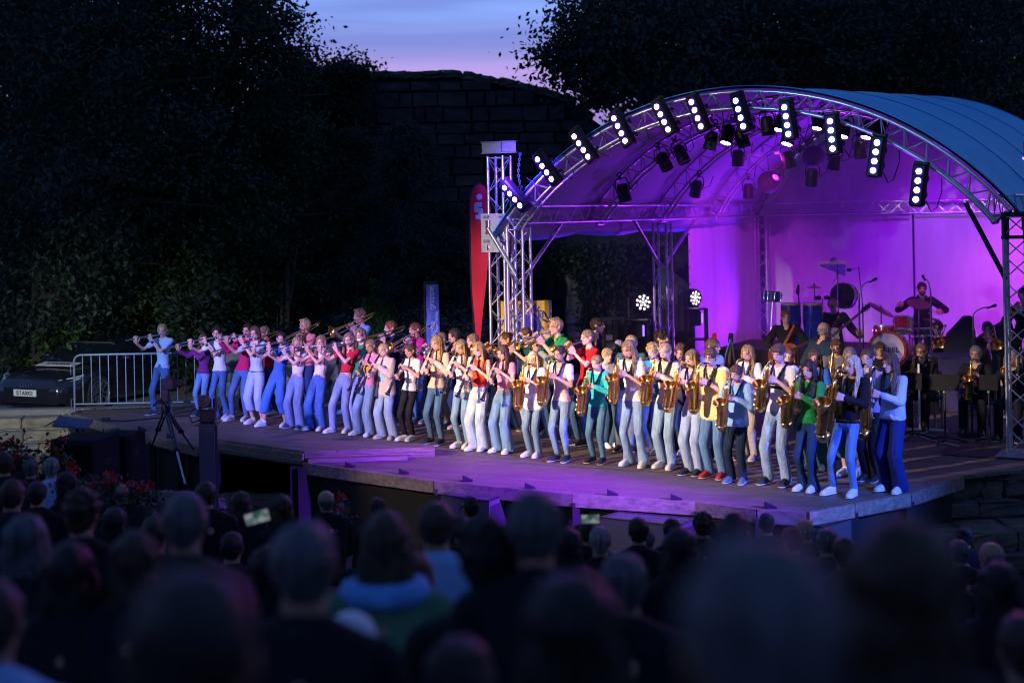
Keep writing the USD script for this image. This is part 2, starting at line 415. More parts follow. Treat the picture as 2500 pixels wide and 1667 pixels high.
# lower ruin with pillars, seen through the open side of the stage
lr = thing('ruin_fragment', 'weathered stone pillars of a lower ruin seen through the open stage side', 'ruin')
yl = 34.5
for i, (x0, x1, yt, yb) in enumerate(((1385, 1425, 628, 850), (1478, 1502, 640, 800), (1480, 1520, 700, 800), (1545, 1565, 690, 800))):
    a, b, t = dep(x0, yb, yl), dep(x1, yb, yl), dep(x0, yt, yl); z = 0.0; j = 0
    while z < t[2]:
        h = .34; obj('stone', moved(rough_block((b - a)[0] - .02, .5, h - .02, 100 * i + j, .03), ((a[0] + b[0]) / 2 + .03 * math.sin(j * 2.1), yl + .3 * (i % 2), z + h / 2)), mat(f'grey_ruin_{(i + j) % 3}', ((.34, .31, .27), (.29, .27, .24), (.38, .34, .29))[(i + j) % 3], .95, 0, .5, 3, .8, 8, stretch=(3, 3, .6)), lr); z += h; j += 1
a, b = dep(1340, 650, yl + .7), dep(1630, 690, yl + .7)
obj('back_wall', cat([moved(rough_block(.62, .4, .42, i * 9 + j, .05), (a[0] + .6 * i + .3 * (j % 2), yl + .75, .21 + .41 * j)) for i in range(6) for j in range(8) if j < 8 - abs(i - 2) * .5]), RUIN[1], lr)
gb = thing('stone_gable', 'small grey stone gable with slanting coping behind the stage floodlights', 'ruin')
y2 = 33.5; g0, g1, g2, g3 = dep(1612, 790, y2), dep(1612, 668, y2), dep(1712, 740, y2), dep(1712, 790, y2)
m = extrude(Polygon([(p[0], p[2]) for p in (g0 - [0, 0, 1.5], g1, g2, g3 - [0, 0, 1.5])]), .5); obj('wall', moved(m, (0, y2 + .5, 0), np.array([[1, 0, 0], [0, 0, -1], [0, 1, 0]], float)), mat('gable_stone', (.26, .24, .21), .95, 0, .55, 3, .8, 8, stretch=(3, 3, .7)), gb)
d = (g2 - g1); ln = np.linalg.norm(d)
for k in range(5): obj('coping_stone', moved(rough_block(ln / 5 - .015, .62, .2, k, .015), g1 + d * (k + .5) / 5 + [0, .25, .12], ry(-math.atan2(d[2], d[0]))), STONE[3], gb)

hx, hy = np.meshgrid(np.linspace(-60, 60, 60), np.linspace(41, 75, 24)); hz = np.clip((hy - 41) * .25, 0, 5.5) * np.clip(1 - np.exp(-((hx + 3.2) / 5.5) ** 2) * 1.0, .22, 1) + 1.2 * meshkit.fbm(np.stack([hx * .2, hy * .2, hx * 0], -1), 3) - .3
ii = np.arange(hx.size).reshape(hx.shape)
obj('hillside', (np.stack([hx, hy, hz], -1).reshape(-1, 3), np.stack([ii[:-1, :-1], ii[:-1, 1:], ii[1:, 1:], ii[1:, :-1]], -1).reshape(-1, 4)), mat('hill_undergrowth', (.018, .022, .012), .95, 0, .5, 1), smooth=True, kind='structure')

# ------------------------------------------------------------------ trusses
def square_truss(par, a, b, w=.29, r=.025, rb=.009, pitch=.30, side=ES, names=('chord', 'brace'), individual=True):
    a, b = np.asarray(a, float), np.asarray(b, float); d = (b - a); ln = np.linalg.norm(d); d /= ln
    u = np.asarray(side) - d * (np.asarray(side) @ d); u /= np.linalg.norm(u); v = np.cross(d, u); cs = [(i, j) for i, j in ((-1, -1), (1, -1), (1, 1), (-1, 1))]
    P = [a + u * i * w / 2 + v * j * w / 2 for i, j in cs]
    for p in P: obj(names[0], rod(p, p + d * ln, r, 8), ALU, par, smooth=60)
    n = max(2, round(ln / pitch)); h = ln / n; allb = []
    for k in range(4):
        p, q = P[k], P[(k + 1) % 4]
        for i in range(n):
            s, e = (p, q) if (i + k) % 2 == 0 else (q, p); allb.append(rod(s + d * (i * h + .02), e + d * ((i + 1) * h - .02), rb, 5))
        allb.append(rod(p + d * .03, q + d * .03, rb * 1.2, 5)); allb.append(rod(p + d * (ln - .03), q + d * (ln - .03), rb * 1.2, 5))
    if individual:
        for m in allb: obj(names[1], m, ALU, par)
    else: obj('lattice', cat(allb), ALU, par)


TW = .27


def tower(e, t, top, label, base=True, inner=.0):
    x = thing('truss_tower', label, 'truss tower', None, 'truss towers carrying the stage roof')
    p = st(e, t)
    square_truss(x, p + UP * .03, p + UP * top, TW)
    obj('base_plate', moved(bbox(.55, .55, .03, .006), p + UP * .016, rz(math.atan2(ES[1], ES[0]))), STEEL, x); return x, p


BEAM = 3.33                                          # height of the eaves beams' centre
WD = 7.55                                            # stage roof width
tw1, _ = tower(.10, .15, BEAM - .2, 'aluminium truss tower in front of the yellow banner, at the open front left corner')
lift, lp = tower(-.33, .35, 4.28, 'tall aluminium lifting tower with steel head beam beside the red banner')
R = rz(math.atan2(ES[1], ES[0]))
obj('head_beam', cat([moved(bbox(.62, .11, .015, .003), lp + UP * z, R) for z in (4.33, 4.51)] + [moved(bbox(.62, .014, .17, .003), lp + UP * 4.42 - NS * .0, R), moved(bbox(.09, .1, .17, .003), lp + UP * 4.42 + ES * .02, R)]), mat('pale_steel', (.33, .33, .34), .5, .4, .2, 10), lift)
sl_c = lp - NS * .17 + UP * 3.05
pl = extrude(Polygon([(-.25, -.31), (.25, -.31), (.25, .31), (-.25, .31)]).difference(unary_union([sbox(-.17, -.02, -.08, .2), sbox(.09, -.02, .18, .2), sbox(-.15, -.27, -.1, -.19), sbox(.12, -.27, .17, -.19)])), .02)
obj('sleeve_plate', plane_mesh(pl, sl_c, ES, UP), mat('pale_steel', ()), lift)
obj('sleeve_roller', cat([rod(sl_c - NS * .04 + ES * x - ES * .05 + UP * z, sl_c - NS * .04 + ES * x + ES * .05 + UP * z, .022, 8) for x in (-.15, .15) for z in (-.13, .26)]), STEEL, lift)
ch = [lp + ES * .34 + NS * .05 + UP * z + ES * .02 * math.sin(z * 9) for z in np.linspace(4.3, 1.75, 60)]
obj('hoist_chain', cat([moved(trimesh.creation.torus(.020, .006, 8, 4), p, ry(math.pi / 2) if i % 2 else rx(math.pi / 2)) for i, p in enumerate(ch)] + [moved(trimesh.creation.torus(.02, .006, 8, 4), ch[-1] + [random.uniform(-.05, .05), random.uniform(-.04, .04), .9 * random.random()], rx(random.random() * 3)) for _ in range(90)]), STEEL, lift)
mt, mp = tower(.22, 6.0, BEAM - .2, 'middle truss tower on the left side of the stage behind the spotlight with lit lenses')
rt, rp_ = tower(.15, 12.55, BEAM - .2, 'rear left truss tower standing against the purple back sheet')
fr, fp = tower(7.62, .02, BEAM - .12, 'front right truss tower with bare base on the stage beside the seated saxophonists')
obj('corner_block', cat([moved(bbox(.34, .34, .04, .006), fp + UP * z, R) for z in (BEAM - .1, BEAM - .42)] + [rod(fp + ES * a * .135 + NS * b * .135 + UP * (BEAM - .42), fp + ES * a * .135 + NS * b * .135 + UP * (BEAM - .1), .032, 8) for a in (-1, 1) for b in (-1, 1)]), BLACKM, fr)
lift2, lp2 = tower(8.15, .3, 4.28, 'lifting tower with chain hoist at the right picture edge')
obj('head_beam', moved(bbox(.62, .11, .19, .006), lp2 + UP * 4.42, R), mat('pale_steel', ()), lift2)
obj('hoist', moved(bbox(.2, .2, .32, .03), lp2 - ES * .32 - NS * .1 + UP * 4.05), BLACKM, lift2)
obj('sleeve_plate', moved(bbox(.42, .1, .55, .02), lp2 - ES * .1 - NS * .2 + UP * 3.0, R), BLACKM, lift2)
obj('hoist_chain', cat([moved(trimesh.creation.torus(.022, .007, 8, 4), lp2 - ES * .32 - NS * .1 + UP * z, ry(math.pi / 2) if i % 2 else rx(math.pi / 2)) for i, z in enumerate(np.arange(3.0, 3.9, .034))]), STEEL, lift2)
obj('base_mat', extrude(Polygon([(fp + ES * a + NS * b)[:2] for a, b in ((-1.0, -.35), (.75, -.35), (.75, .4), (-1.0, .4))]), .012, .004), mat('red_brown_mat', (.10, .03, .03), .8, 0, .3, 5), fr)

# ------------------------------------------------------------------ arched stage roof
RISE, HALF = 1.78, WD / 2
def geo(t): h = RISE + .052 * max(t, 0); R_ = (HALF ** 2 + h ** 2) / (2 * h); return R_, math.asin(HALF / R_), BEAM - .05 + h - R_      # radius, half angle, centre height: the arches rise a little to the back
roof = thing('stage_roof', 'arched stage roof of blue fabric on curved aluminium trusses over the band', 'stage roof')


def arch_pts(t, dr, n=49, ext=0.0, tg=None): R_, a, zc = geo(t if tg is None else tg); return np.array([st(HALF + (R_ + dr) * math.sin(x), t, zc + (R_ + dr) * math.cos(x)) for x in np.linspace(-a - ext, a + ext, n)])


def arch(t):
    o, i1, i2 = arch_pts(t, 0), arch_pts(t - .13, -.25, tg=t), arch_pts(t + .13, -.25, tg=t)
    obj('arch_outer_chord', tube(o, .027, 8), ALU, roof, smooth=60); obj('arch_inner_chord', tube(i1, .025, 8), ALU, roof, smooth=60); obj('arch_inner_chord', tube(i2, .025, 8), ALU, roof, smooth=60)
    bs = []
    n = 48
    for k in range(0, n - 1, 1):
        if k % 2 == 0: bs += [rod(o[k], i1[k + 1], .009, 5), rod(o[k], i2[k + 1], .009, 5)]
        else: bs += [rod(i1[k], o[k + 1], .009, 5), rod(i2[k], o[k + 1], .009, 5)]
        if k % 3 == 0: bs.append(rod(i1[k], i2[k], .009, 5))
    for j in (0, -1): bs += [rod(i1[j], i2[j], .025, 8), rod(o[j], i1[j], .02, 6), rod(o[j], i2[j], .02, 6)]
    obj('arch_lattice', cat(bs), ALU, roof, smooth=60)
    if t == 0:
        for j in (0, -1): obj('arch_end', cat([trimesh.creation.icosphere(1, .038).apply_translation(p) for p in (o[j], i1[j], i2[j])]), ALU, roof, smooth=60)


ARCH_T = (0.0, 3.1, 6.1, 9.2, 12.6)
for t in ARCH_T: arch(t)
for e in (.1, WD - .1): square_truss(roof, st(e, .2, BEAM), st(e, 12.6, BEAM), .27, .024, .009, .31, UP, ('beam_chord', 'beam_brace'), False)
square_truss(roof, st(.3, 12.6, BEAM), st(WD - .3, 12.6, BEAM), .27, .024, .009, .31, UP, ('beam_chord', 'beam_brace'), False)
for (e, ta, tb, za, zb) in ((.1, .35, 1.75, 2.35, BEAM - .14), (.22, 5.8, 4.6, 2.35, BEAM - .14), (.22, 6.2, 7.9, 2.35, BEAM - .14)):
    obj('knee_brace', rod(st(e, ta, za), st(e, tb, zb), .034, 8), ALU, roof, smooth=60)
obj('knee_brace', rod(st(-.42 + .1, -.1, BEAM - .2), st(.1, .02, 2.4), .034, 8), ALU, roof, smooth=60)
obj('knee_brace', rod(st(7.5, -.1, 2.35), st(7.0, -.12, BEAM + .05), .034, 8), BLACKM, roof, smooth=60)

# canopy: outer skin and inner lining, each bay sagging a little between the arches
fab_o = mat('canopy_blue_fabric', (.06, .44, .74), .6, 0, .12, 1.2, .12, 9, stretch=(1, 1, 3))
fab_i = usdkit.material(stage, W + '/Looks/canopy_lining', {'p': ('principled_bsdf', {'base_color': (.42, .36, .46), 'roughness': .8}), 'tc': ('texture_coordinate', {}), 'mp': ('mapping', {'scale': (.6, .6, 5)}), 'n': ('noise_texture', {'scale': 2.0, 'detail': 3.0}), 'b': ('bump', {'strength': .35, 'distance': .05})}, [('tc.object', 'mp.vector'), ('mp.vector', 'n.vector'), ('n.fac', 'b.height'), ('b.normal', 'p.normal')], surface='p.BSDF')


def skin(t0, t1, dr, nt=9, na=41, ext=0.0):
    v = []
    for i in range(nt):
        f = i / (nt - 1); t = t0 + (t1 - t0) * f
        R_, a, zc = geo(t)
        for x in np.linspace(-a - ext, a + ext, na):
            rad = R_ + dr - .13 * math.sin(math.pi * f) * (.55 + .45 * abs(math.sin(x * 1.1)))
            v.append(st(HALF + rad * math.sin(x), t, zc + rad * math.cos(x)))
    k = np.arange(nt * na).reshape(nt, na)
    return np.array(v), np.stack([k[:-1, :-1], k[:-1, 1:], k[1:, 1:], k[1:, :-1]], -1).reshape(-1, 4)


for t0, t1 in zip(ARCH_T[:-1], ARCH_T[1:]):
    obj('canopy_panel', skin(t0 + .006, t1 - .006, .075, ext=.09), fab_o, roof, smooth=True)
    obj('canopy_lining', skin(t0 + .006, t1 - .006, .045, ext=.06), fab_i, roof, smooth=True)
for t in ARCH_T: obj('canopy_seam', tube(arch_pts(t, .080, 49, .08), .009, 5), mat('seam_blue', (.028, .25, .50), .6), roof, smooth=True)
hem = []
for e in (-.06, WD + .06):
    pts = []
    for i, t in enumerate(np.linspace(.6, 12.5, 80)): pts += [st(e, t, BEAM - .16), st(e, t, BEAM - .30 - .05 * math.sin(math.pi * ((t - .1) % 3.1) / 3.1))]
    k = np.arange(len(pts) - 2); hem.append(trimesh.Trimesh(np.array(pts), np.array([(a, a + 1, a + 2) if a % 2 == 0 else (a + 1, a, a + 2) for a in k]), process=False))
obj('canopy_hem', cat(hem), fab_i, roof)

# back sheet and left side sheet, hanging with soft folds
sheet_m = mat('white_sheet', (.56, .54, .57), .7, 0, .15, .8, .15, 8, stretch=(2.5, 2.5, .5))


def hanging(p, q, zb, zt, fold, seed, n=90, nz=10):
    d = (q - p); ln = np.linalg.norm(d[:2]); nrm = np.array([-d[1], d[0], 0]) / ln; v = []; s = np.linspace(0, 1, n)
    f = fold * ((meshkit.fbm(np.stack([s * ln * 2.6, s * 0, s * 0 + seed], -1), 3, seed) - .5) * 2 + .5 * np.maximum(0, np.sin(s * ln * 2.1 + seed)) ** 6)
    for z in np.linspace(zb, zt, nz):
        w = .35 + .65 * (zt - z) / (zt - zb); v.append(p + s[:, None] * d + nrm * (f * w)[:, None] + UP * z)
    k = np.arange(n * nz).reshape(nz, n)
    return np.vstack(v), np.stack([k[:-1, :-1], k[:-1, 1:], k[1:, 1:], k[1:, :-1]], -1).reshape(-1, 4)


bs = thing('back_sheet', 'white back wall sheet with folds behind the band, lit purple', 'backdrop')
obj('panel', hanging(st(.1, 12.85), st(3.55, 12.85), -.1, BEAM - .12, .10, 3), sheet_m, bs, smooth=True)
obj('panel', hanging(st(3.62, 12.72), st(8.6, 12.72), -.1, BEAM - .0, .07, 8), sheet_m, bs, smooth=True)
k = []
ap_ = arch_pts(12.95, .0, 41); v = np.vstack([ap_, np.stack([ap_[:, 0], ap_[:, 1], np.full(41, BEAM - .1)], 1)]); f = [(i, i + 1, i + 42, i + 41) for i in range(40)]
obj('gable_panel', (v, np.array(f)), sheet_m, bs, smooth=True)
obj('pole', rod(st(3.58, 12.6, 0), st(3.58, 12.6, BEAM), .03, 8), sheet_m, bs)
ss = thing('side_sheet', 'white sheet closing the rear left side of the stage, glowing magenta', 'backdrop')
obj('panel', hanging(st(-.12, 8.35), st(.02, 12.75), -.1, BEAM - .14, .03, 5), sheet_m, ss, smooth=True)
for z in np.arange(.4, 3.2, .35): obj('eyelet', moved(trimesh.creation.torus(.02, .007, 8, 5), st(-.1, 8.40, z) + [-.02, 0, 0], ry(math.pi / 2)), BLACKM, ss)

# ------------------------------------------------------------------ stage lamps
LEDW = glow('led_lens', (.80, .72, 1.0), 14.0)
LEDB = glow('led_housing_glow', (.10, .03, 1.0), 2.6)  # imitates the blue LED glow seen on the housings
LENSW = glow('par_lens', (1.0, .93, .95), 9.0)
MAG, VIO, BLU = (.32, .002, 1.0), (.30, .05, 1.0), (.06, .12, 1.0)


def disc(r, n=14): return lathe([(r, 0), (r * .98, .004), (.0005, .006)], n)


pb = proto('led_bar')
obj('body', cat([bbox(.19, .17, .58, .025), moved(bbox(.20, .10, .05, .01), (0, .02, .30))]), BLACKP, pb)
for k in range(4):
    z = .19 - .127 * k
    r1_ = obj('lens_ring', moved(lathe([(.036, 0), (.050, 0), (.052, -.006), (.036, -.004)], 14), (0, -.087, z), rx(math.pi / 2)), LEDB, pb)  # ring emits in place of lens light falling on the housing face
    obj('lens', moved(disc(.040), (0, -.087, z), rx(math.pi / 2)), LEDW, r1_)
for z in (.1, -.12): obj('bracket', cat([moved(bbox(.03, .12, .03, .004), (.06, .13, z)), moved(trimesh.creation.torus(.035, .009, 10, 5), (.06, .2, z), ry(math.pi / 2))]), BLACKM, pb)
obj('cable', tube([(.09, .1, -.2), (.16, .16, -.34), (.22, .2, -.28), (.26, .22, -.05), (.24, .22, .12)], .008, 5), BLACKM, pb)
BARS = [((1229, 456), (1271, 505)), ((1310, 387.5), (1347, 440)), ((1400, 332), (1436, 385)), ((1498, 289), (1526, 345)), ((1602, 260), (1631, 318)), ((1688, 250.6), (1710, 308)),
        ((1796, 247.8), (1813.5, 307.5)), ((1915, 265), (1924, 325)), ((2026, 299.5), (2032, 360)), ((2140, 354), (2132, 411)), ((2242.7, 422.6), (2236, 483))]
ORD = ('lowest left', 'second from the left', 'third from the left', 'fourth from the left', 'fifth from the left', 'sixth, left of the top', 'seventh, at the arch top', 'fourth from the right', 'third from the right', 'second from the right', 'lowest right')
for (a, b), o in zip(BARS, ORD):
    pa, pb_ = on_t(*a, -.36), on_t(*b, -.36); z = (pa - pb_); z /= np.linalg.norm(z)
    nrm = np.array([-.50, -.80, -.22]); nrm -= z * (nrm @ z); nrm /= np.linalg.norm(nrm); x = np.cross(-nrm, z)
    copy_of(pb, 'led_bar', f'black four lens LED bar on the arch, {o}', 'stage light', mat4((pa + pb_) / 2 + .09 * -nrm, np.stack([x, -nrm, z], 1)), 'LED bars on the front arch')


def par_body(par):
    obj('housing', lathe([(.0, .17), (.075, .165), (.10, .12), (.108, .0), (.112, -.12), (.112, -.15), (.10, -.15), (.10, -.11), (.0, -.11)], 16), BLACKP, par, smooth=40)
    y = obj('yoke', tube([(-.125, 0, .02), (-.13, 0, .16), (-.09, 0, .26), (.09, 0, .26), (.13, 0, .16), (.125, 0, .02)], .011, 6), BLACKM, par)
    obj('clamp', cat([moved(trimesh.creation.torus(.04, .012, 10, 5), (0, 0, .33), rx(math.pi / 2)), moved(bbox(.03, .03, .08, .004), (0, 0, .28))]), BLACKM, y)
    obj('cable', tube([(.05, .08, .12), (.12, .16, .02), (.2, .2, .08), (.24, .16, .3)], .008, 5), BLACKM, par)


dark, lit = proto('par_dark'), proto('par_lit')
par_body(dark); par_body(lit)
obj('lens_plate', moved(disc(.1), (0, 0, -.118), rx(math.pi)), BLACKM, dark)
cl = [(0, 0)] + [(.037 * math.cos(a), .037 * math.sin(a)) for a in np.arange(6) * math.pi / 3] + [(.074 * math.cos(a), .074 * math.sin(a)) for a in np.arange(12) * math.pi / 6]
obj('lens_plate', moved(disc(.1), (0, 0, -.143), rx(math.pi)), BLACKM, lit)
obj('lens_cluster', cat([moved(disc(.0155, 8), (x, y, -.147), rx(math.pi)) for x, y in cl]), LENSW, lit)
PARS = [(1523, 472, 2.95, 0, 'lowest on the second arch at left'), (1622, 396, 2.95, 0, 'second arch, left of the steeply tilted can'), (1664, 379, 2.95, 0, 'steeply tilted on the second arch'), (1736, 345, 2.95, 0, 'left of the lit can at the centre'),
        (1777, 330, 2.9, 1, 'second arch, left of the arch centre'), (1812, 340, 2.9, 0, 'behind the seventh LED bar'), (1874, 309, 2.95, 0, 'boxy, right of the seventh LED bar'), (1926, 332, 2.8, 1, 'just under the eighth LED bar'),
        (1905, 300, 5.9, 1, 'half behind the eighth LED bar'), (1998, 296, 5.9, 1, 'between the eighth and ninth LED bars'), (2062, 316, 5.9, 1, 'right of the ninth LED bar'), (2147, 312, 2.95, 1, 'near the roof above the tenth LED bar'), (2118, 318, 5.9, 1, 'small, left of the tenth LED bar'),
        (1699, 462, 6.0, 0, 'lowest on the third arch at left'), (1801, 387, 6.0, 0, 'third arch, above the mirror ball'), (1827, 468, 9.1, 0, 'beside the hanging ball, fourth arch'), (1926, 391, 6.0, 0, 'greyish, under the eighth LED bar'),
        (1982, 434, 6.0, 0, 'hanging right of the lower ball'), (2037, 396, 6.0, 0, 'in the haze below the ninth LED bar'), (2099, 366, 6.0, 0, 'left of the tenth LED bar')]
for i, (x, y, t, on, w) in enumerate(PARS):
    p = on_t(x, y, t); a, b = random.uniform(-.25, .25), random.uniform(-.3, .3)
    if on: a, b = .35, .15
    if 'steeply' in w: a, b = .1, -.45
    R = rz(-.48) @ rx(-a) @ ry(b)
    copy_of(lit if on else dark, 'par_can', f'{"lit" if on else "unlit black"} par can under the stage roof, {w}', 'stage light', mat4(p, R), 'lit par cans' if on else 'unlit par cans')
for x, y, w in ((1877, 445, 'lower of the two balls hanging under the stage roof'), (1986, 384, 'upper right of the two balls hanging under the stage roof')):
    p = on_t(x, y, 9.0); t = thing('lantern_ball', f'dull round lantern ball, {w}', 'lantern', mat4(p))
    obj('globe', trimesh.creation.icosphere(3, .235), mat('lantern_grey', (.05, .045, .05), .7, 0, .2, 6), t, smooth=True)
    obj('wire', cat([tube([(.1, 0, .22), (.3, 0, .35), (.32, .05, .1), (.22, 0, .0)], .01, 5), tube([(-.1, 0, .22), (-.26, 0, .4), (-.3, 0, .1)], .01, 5), rod((0, 0, .23), (0, .1, .6), .008, 5)]), BLACKM, t)

# big moving heads on black boxes left of the band
for (x, y, Y, w, face) in ((1561, 737, 26.6, 'left of the middle tower', (.30, -.9, .05)), (1683, 727, 29.3, 'beside the magenta side sheet', (.62, -.78, .0))):
    c = dep(x, y, Y); mh = thing('moving_head', f'big black moving head lamp with lit lenses {w}', 'stage light', mat4(c, rz(math.atan2(face[0], -face[1]))))
    obj('head', moved(lathe([(0, .2), (.10, .19), (.17, .10), (.19, -.02), (.19, -.16), (.175, -.18), (.165, -.165), (0, -.165)], 20), (0, 0, 0), rx(-math.pi / 2)), BLACKP, mh, smooth=40)
    obj('yoke', cat([moved(bbox(.05, .16, .34, .02), (s * .22, .03, -.08)) for s in (-1, 1)] + [moved(bbox(.49, .17, .07, .02), (0, .03, -.26))]), BLACKP, mh)
    obj('base', moved(bbox(.36, .30, .11, .02), (0, .03, -.36)), BLACKP, mh)
    cl2 = [(0, 0)] + [(.062 * math.cos(a), .062 * math.sin(a)) for a in np.arange(5) * 2 * math.pi / 5 + .3] + [(.122 * math.cos(a), .122 * math.sin(a)) for a in np.arange(9) * 2 * math.pi / 9]
    for (u, v) in cl2: obj('lens', moved(disc(.025, 10), (u, .172 * -1 - .0, v), rx(math.pi / 2)), glow('head_lens', (1.0, .80, .82), 2.6), mh)


def drape_box(name, label, x0, x1, yt, Y, zb=0.0, m=BLACKC, cat_='box', depth=.6, parts=True):
    a, b = dep(x0, yt, Y), dep(x1, yt, Y); w = (b - a)[0]; h = (a[2] + b[2]) / 2 - zb
    t = thing(name, label, cat_, mat4(((a[0] + b[0]) / 2, Y + depth / 2, zb), rz(0)))
    obj('body', moved(bbox(w, depth, h, .02), (0, 0, h / 2)), m, t)
    return t, w, h


t, w, h = drape_box('speaker_stack', 'black cloth covered speaker stack under the left moving head', 1468, 1578, 779, 26.4)
for k in range(7): obj('fold', tube([(-w / 2 + .06 + k * w / 7, -.305, h - .02), (-w / 2 + .05 + k * w / 7 + .02, -.315, .02)], .03, 6), BLACKC, t)
t, w, h = drape_box('speaker_stack', 'black cloth covered speaker stack under the right moving head', 1612, 1696, 748, 29.1)
for k in range(5): obj('fold', tube([(-w / 2 + .06 + k * w / 5, -.305, h - .02), (-w / 2 + .05 + k * w / 5 + .02, -.315, .02)], .03, 6), BLACKC, t)
for (x, y, Y, lab) in ((1555, 800, 25.9, 'black rack with small violet lamp left of the middle tower'), (1699, 770, 28.4, 'black rack with small violet lamp beside the side sheet')):
    c = dep(x, y, Y); t = thing('lamp_rack', lab, 'rack', mat4((c[0], Y, 0)))
    for sx in (-.2, .2):
        for sy in (-.15, .15): obj('upright', moved(bbox(.04, .04, c[2] + .15, .004), (sx, sy, (c[2] + .15) / 2)), BLACKM, t)
    for z in (.3, .8, c[2] + .13): obj('shelf', moved(bbox(.44, .34, .03, .004), (0, 0, z)), BLACKM, t)
    lamp = obj('lamp', moved(bbox(.2, .2, .3, .03), (0, 0, c[2] - .05)), BLACKP, t); obj('lamp_glow', moved(bbox(.03, .12, .2, .01), (.11, -.06, c[2] - .05)), glow('violet_lamp', (.25, .12, 1), 3.0), lamp)

# real light of the stage lamps
L = f'{W}'
for (e, t, z, ae, at_, az, col, k, cone, soft) in (
        (1.6, 8.9, 4.0, 1.0, 12.7, 1.2, MAG, 5200, 38, .8), (4.2, 8.9, 4.6, 4.6, 12.7, 1.3, MAG, 5200, 40, .8), (6.4, 8.9, 4.2, 7.0, 12.7, 1.0, (.75, .06, .9), 5000, 38, .8),
        (2.4, 5.6, 4.5, -.1, 10.8, 1.4, (.8, .05, 1.0), 5200, 26, .8), (5.0, 5.8, 4.6, 5.2, 9.8, .6, (1.0, .03, .45), 2600, 34, .9), (2.6, 5.8, 4.4, 2.2, 9.2, .6, (.95, .04, .75), 2000, 34, .9), (7.0, 5.8, 4.2, 7.4, 9.4, .6, (1.0, .05, .40), 1800, 34, .9)):
    spot(W, 'stage_beam', st(e, t, z), st(ae, at_, az), col, k * .056, cone, soft)
for (e, t, z, ae, at_, az, col, k, cone) in ((.9, 11.8, .25, 2.2, 4.5, 5.0, (.22, .012, 1.0), 2600, 60), (4.2, 12.2, .25, 3.6, 5.0, 5.4, (.20, .012, 1.0), 2800, 62), (6.6, 11.8, .25, 6.2, 6.0, 4.6, (.4, .03, .9), 1500, 60)):
    spot(W, 'floor_wash', st(e, t, z), st(ae, at_, az), col, k * .13, cone, .9)
spot(W, 'front_wash', st(3.2, -1.6, 5.2), at(1180, 1185) + [.1, .3, 0], (.38, .02, 1.0), 260, 24, .9)
spot(W, 'front_wash', st(5.6, -1.4, 5.0), at(1560, 1215), (.30, .03, 1.0), 160, 22, .9)
spot(W, 'audience_beam', st(7.0, -.6, 4.9), (2.0, 3.0, 2.0), (.8, .08, .6), 230, 46, 1.0)
spot(W, 'audience_beam', st(1.5, -.6, 4.9), (-3.0, 10.0, 1.0), (.25, .05, 1.0), 220, 46, 1.0)
spot(W, 'corner_wash', st(.2, -.6, 4.0), st(.6, 1.5, 3.6), (.12, .03, 1.0), 160, 60, .9)


def mast(x, y, h, label, lamps):
    t = thing('lighting_mast', label, 'mast', mat4((x, y, float(gz(x, y)))))
    z0 = float(gz(x, y)); hh = h - z0
    square_truss(t, (0, 0, 0), (0, 0, hh), .3, .025, .01, .5, (1, 0, 0), individual=False)
    obj('cross_arm', moved(bbox(max(2.0, .2 * len(lamps)), .08, .08, .01), (0, .2, hh)), STEEL, t)
    for i, (aim, col, k, cone, soft) in enumerate(lamps):
        off = np.array([(i - (len(lamps) - 1) / 2) * .19, .25, hh - .05 - .2 * (i % 2)]); p = np.array([x, y, z0]) + off; d = np.asarray(aim) - p; d /= np.linalg.norm(d); a, b, _ = frame(d); R = np.stack([a, b, d], 1)
        obj('lamp_housing', moved(lathe([(0, -.4), (.1, -.38), (.13, -.1), (.15, .06), (.13, .06), (.11, -.02), (0, -.02)], 14), off - d * .1, R), BLACKM, t, smooth=40)
        l = UsdLux.SphereLight; spot(W, 'follow_spot', p + d * .02, aim, col, k, cone, soft, .09)


KEY = [(at(x, y) + [0, 0, 1.05], c, k * .82, 5.8, .85) for x, y, c, k in (
    (395, 1014, (.30, .42, 1.0), 5000), (570, 1030, (.42, .33, 1.0), 6400), (730, 1048, (.44, .31, 1.0), 6400), (880, 1062, (.68, .44, .88), 5200), (1030, 1082, (1.0, .70, .50), 5200), (1180, 1098, (1.0, .70, .44), 5600),
    (1320, 1116, (1.0, .70, .44), 5400), (1460, 1130, (1.0, .70, .46), 5200), (1610, 1145, (1.0, .71, .50), 4800), (1750, 1168, (1.0, .72, .56), 4200), (1900, 1185, (.90, .72, .75), 2800))]
mast(-10.5, 8.5, 5.4, 'left lighting mast among the audience', KEY + [((-8.3, 29.5, .2), (.85, .95, .80), 2600, 9, 1.0), ((-.25, 23.4, 2.3), (1.0, .85, .8), 3200, 4.5, 1.0), ((2.6, 34.0, 2.2), (.9, .9, .8), 1500, 4.0, 1.0), ((1.2, 21.6, 1.4), (.75, .55, .75), 1600, 9.0, .8), (at(1000, 1180, -.1), (1.0, .78, .5), 900, 5.0, 1.0), (at(1600, 1235, -.1), (1.0, .78, .5), 900, 5.0, 1.0), (st(2.2, 0, 4.5), (.75, .55, .6), 2600, 6.0, 1.0), (st(5.6, 0, 4.4), (.25, .45, .9), 2600, 6.0, 1.0), (st(-.2, 0.2, 3.9), (.6, .6, .8), 1500, 3.6, 1.0)])
mast(11.0, 7.5, 5.2, 'right lighting mast among the audience', [((3.2, 16.4, .8), (.05, .14, 1.0), 5200, 12, .8), ((-1.5, 20.5, .8), (.35, .22, 1.0), 1500, 14, .8), (at(1230, 1172) + [0, .25, 0], (.20, .0, 1.0), 34000, 4.8, 1.0), (at(1560, 1205), (.18, .0, 1.0), 14000, 4.5, 1.0)])

# ------------------------------------------------------------------ people: unit head, hair, hands
M3 = manifold3d.Manifold


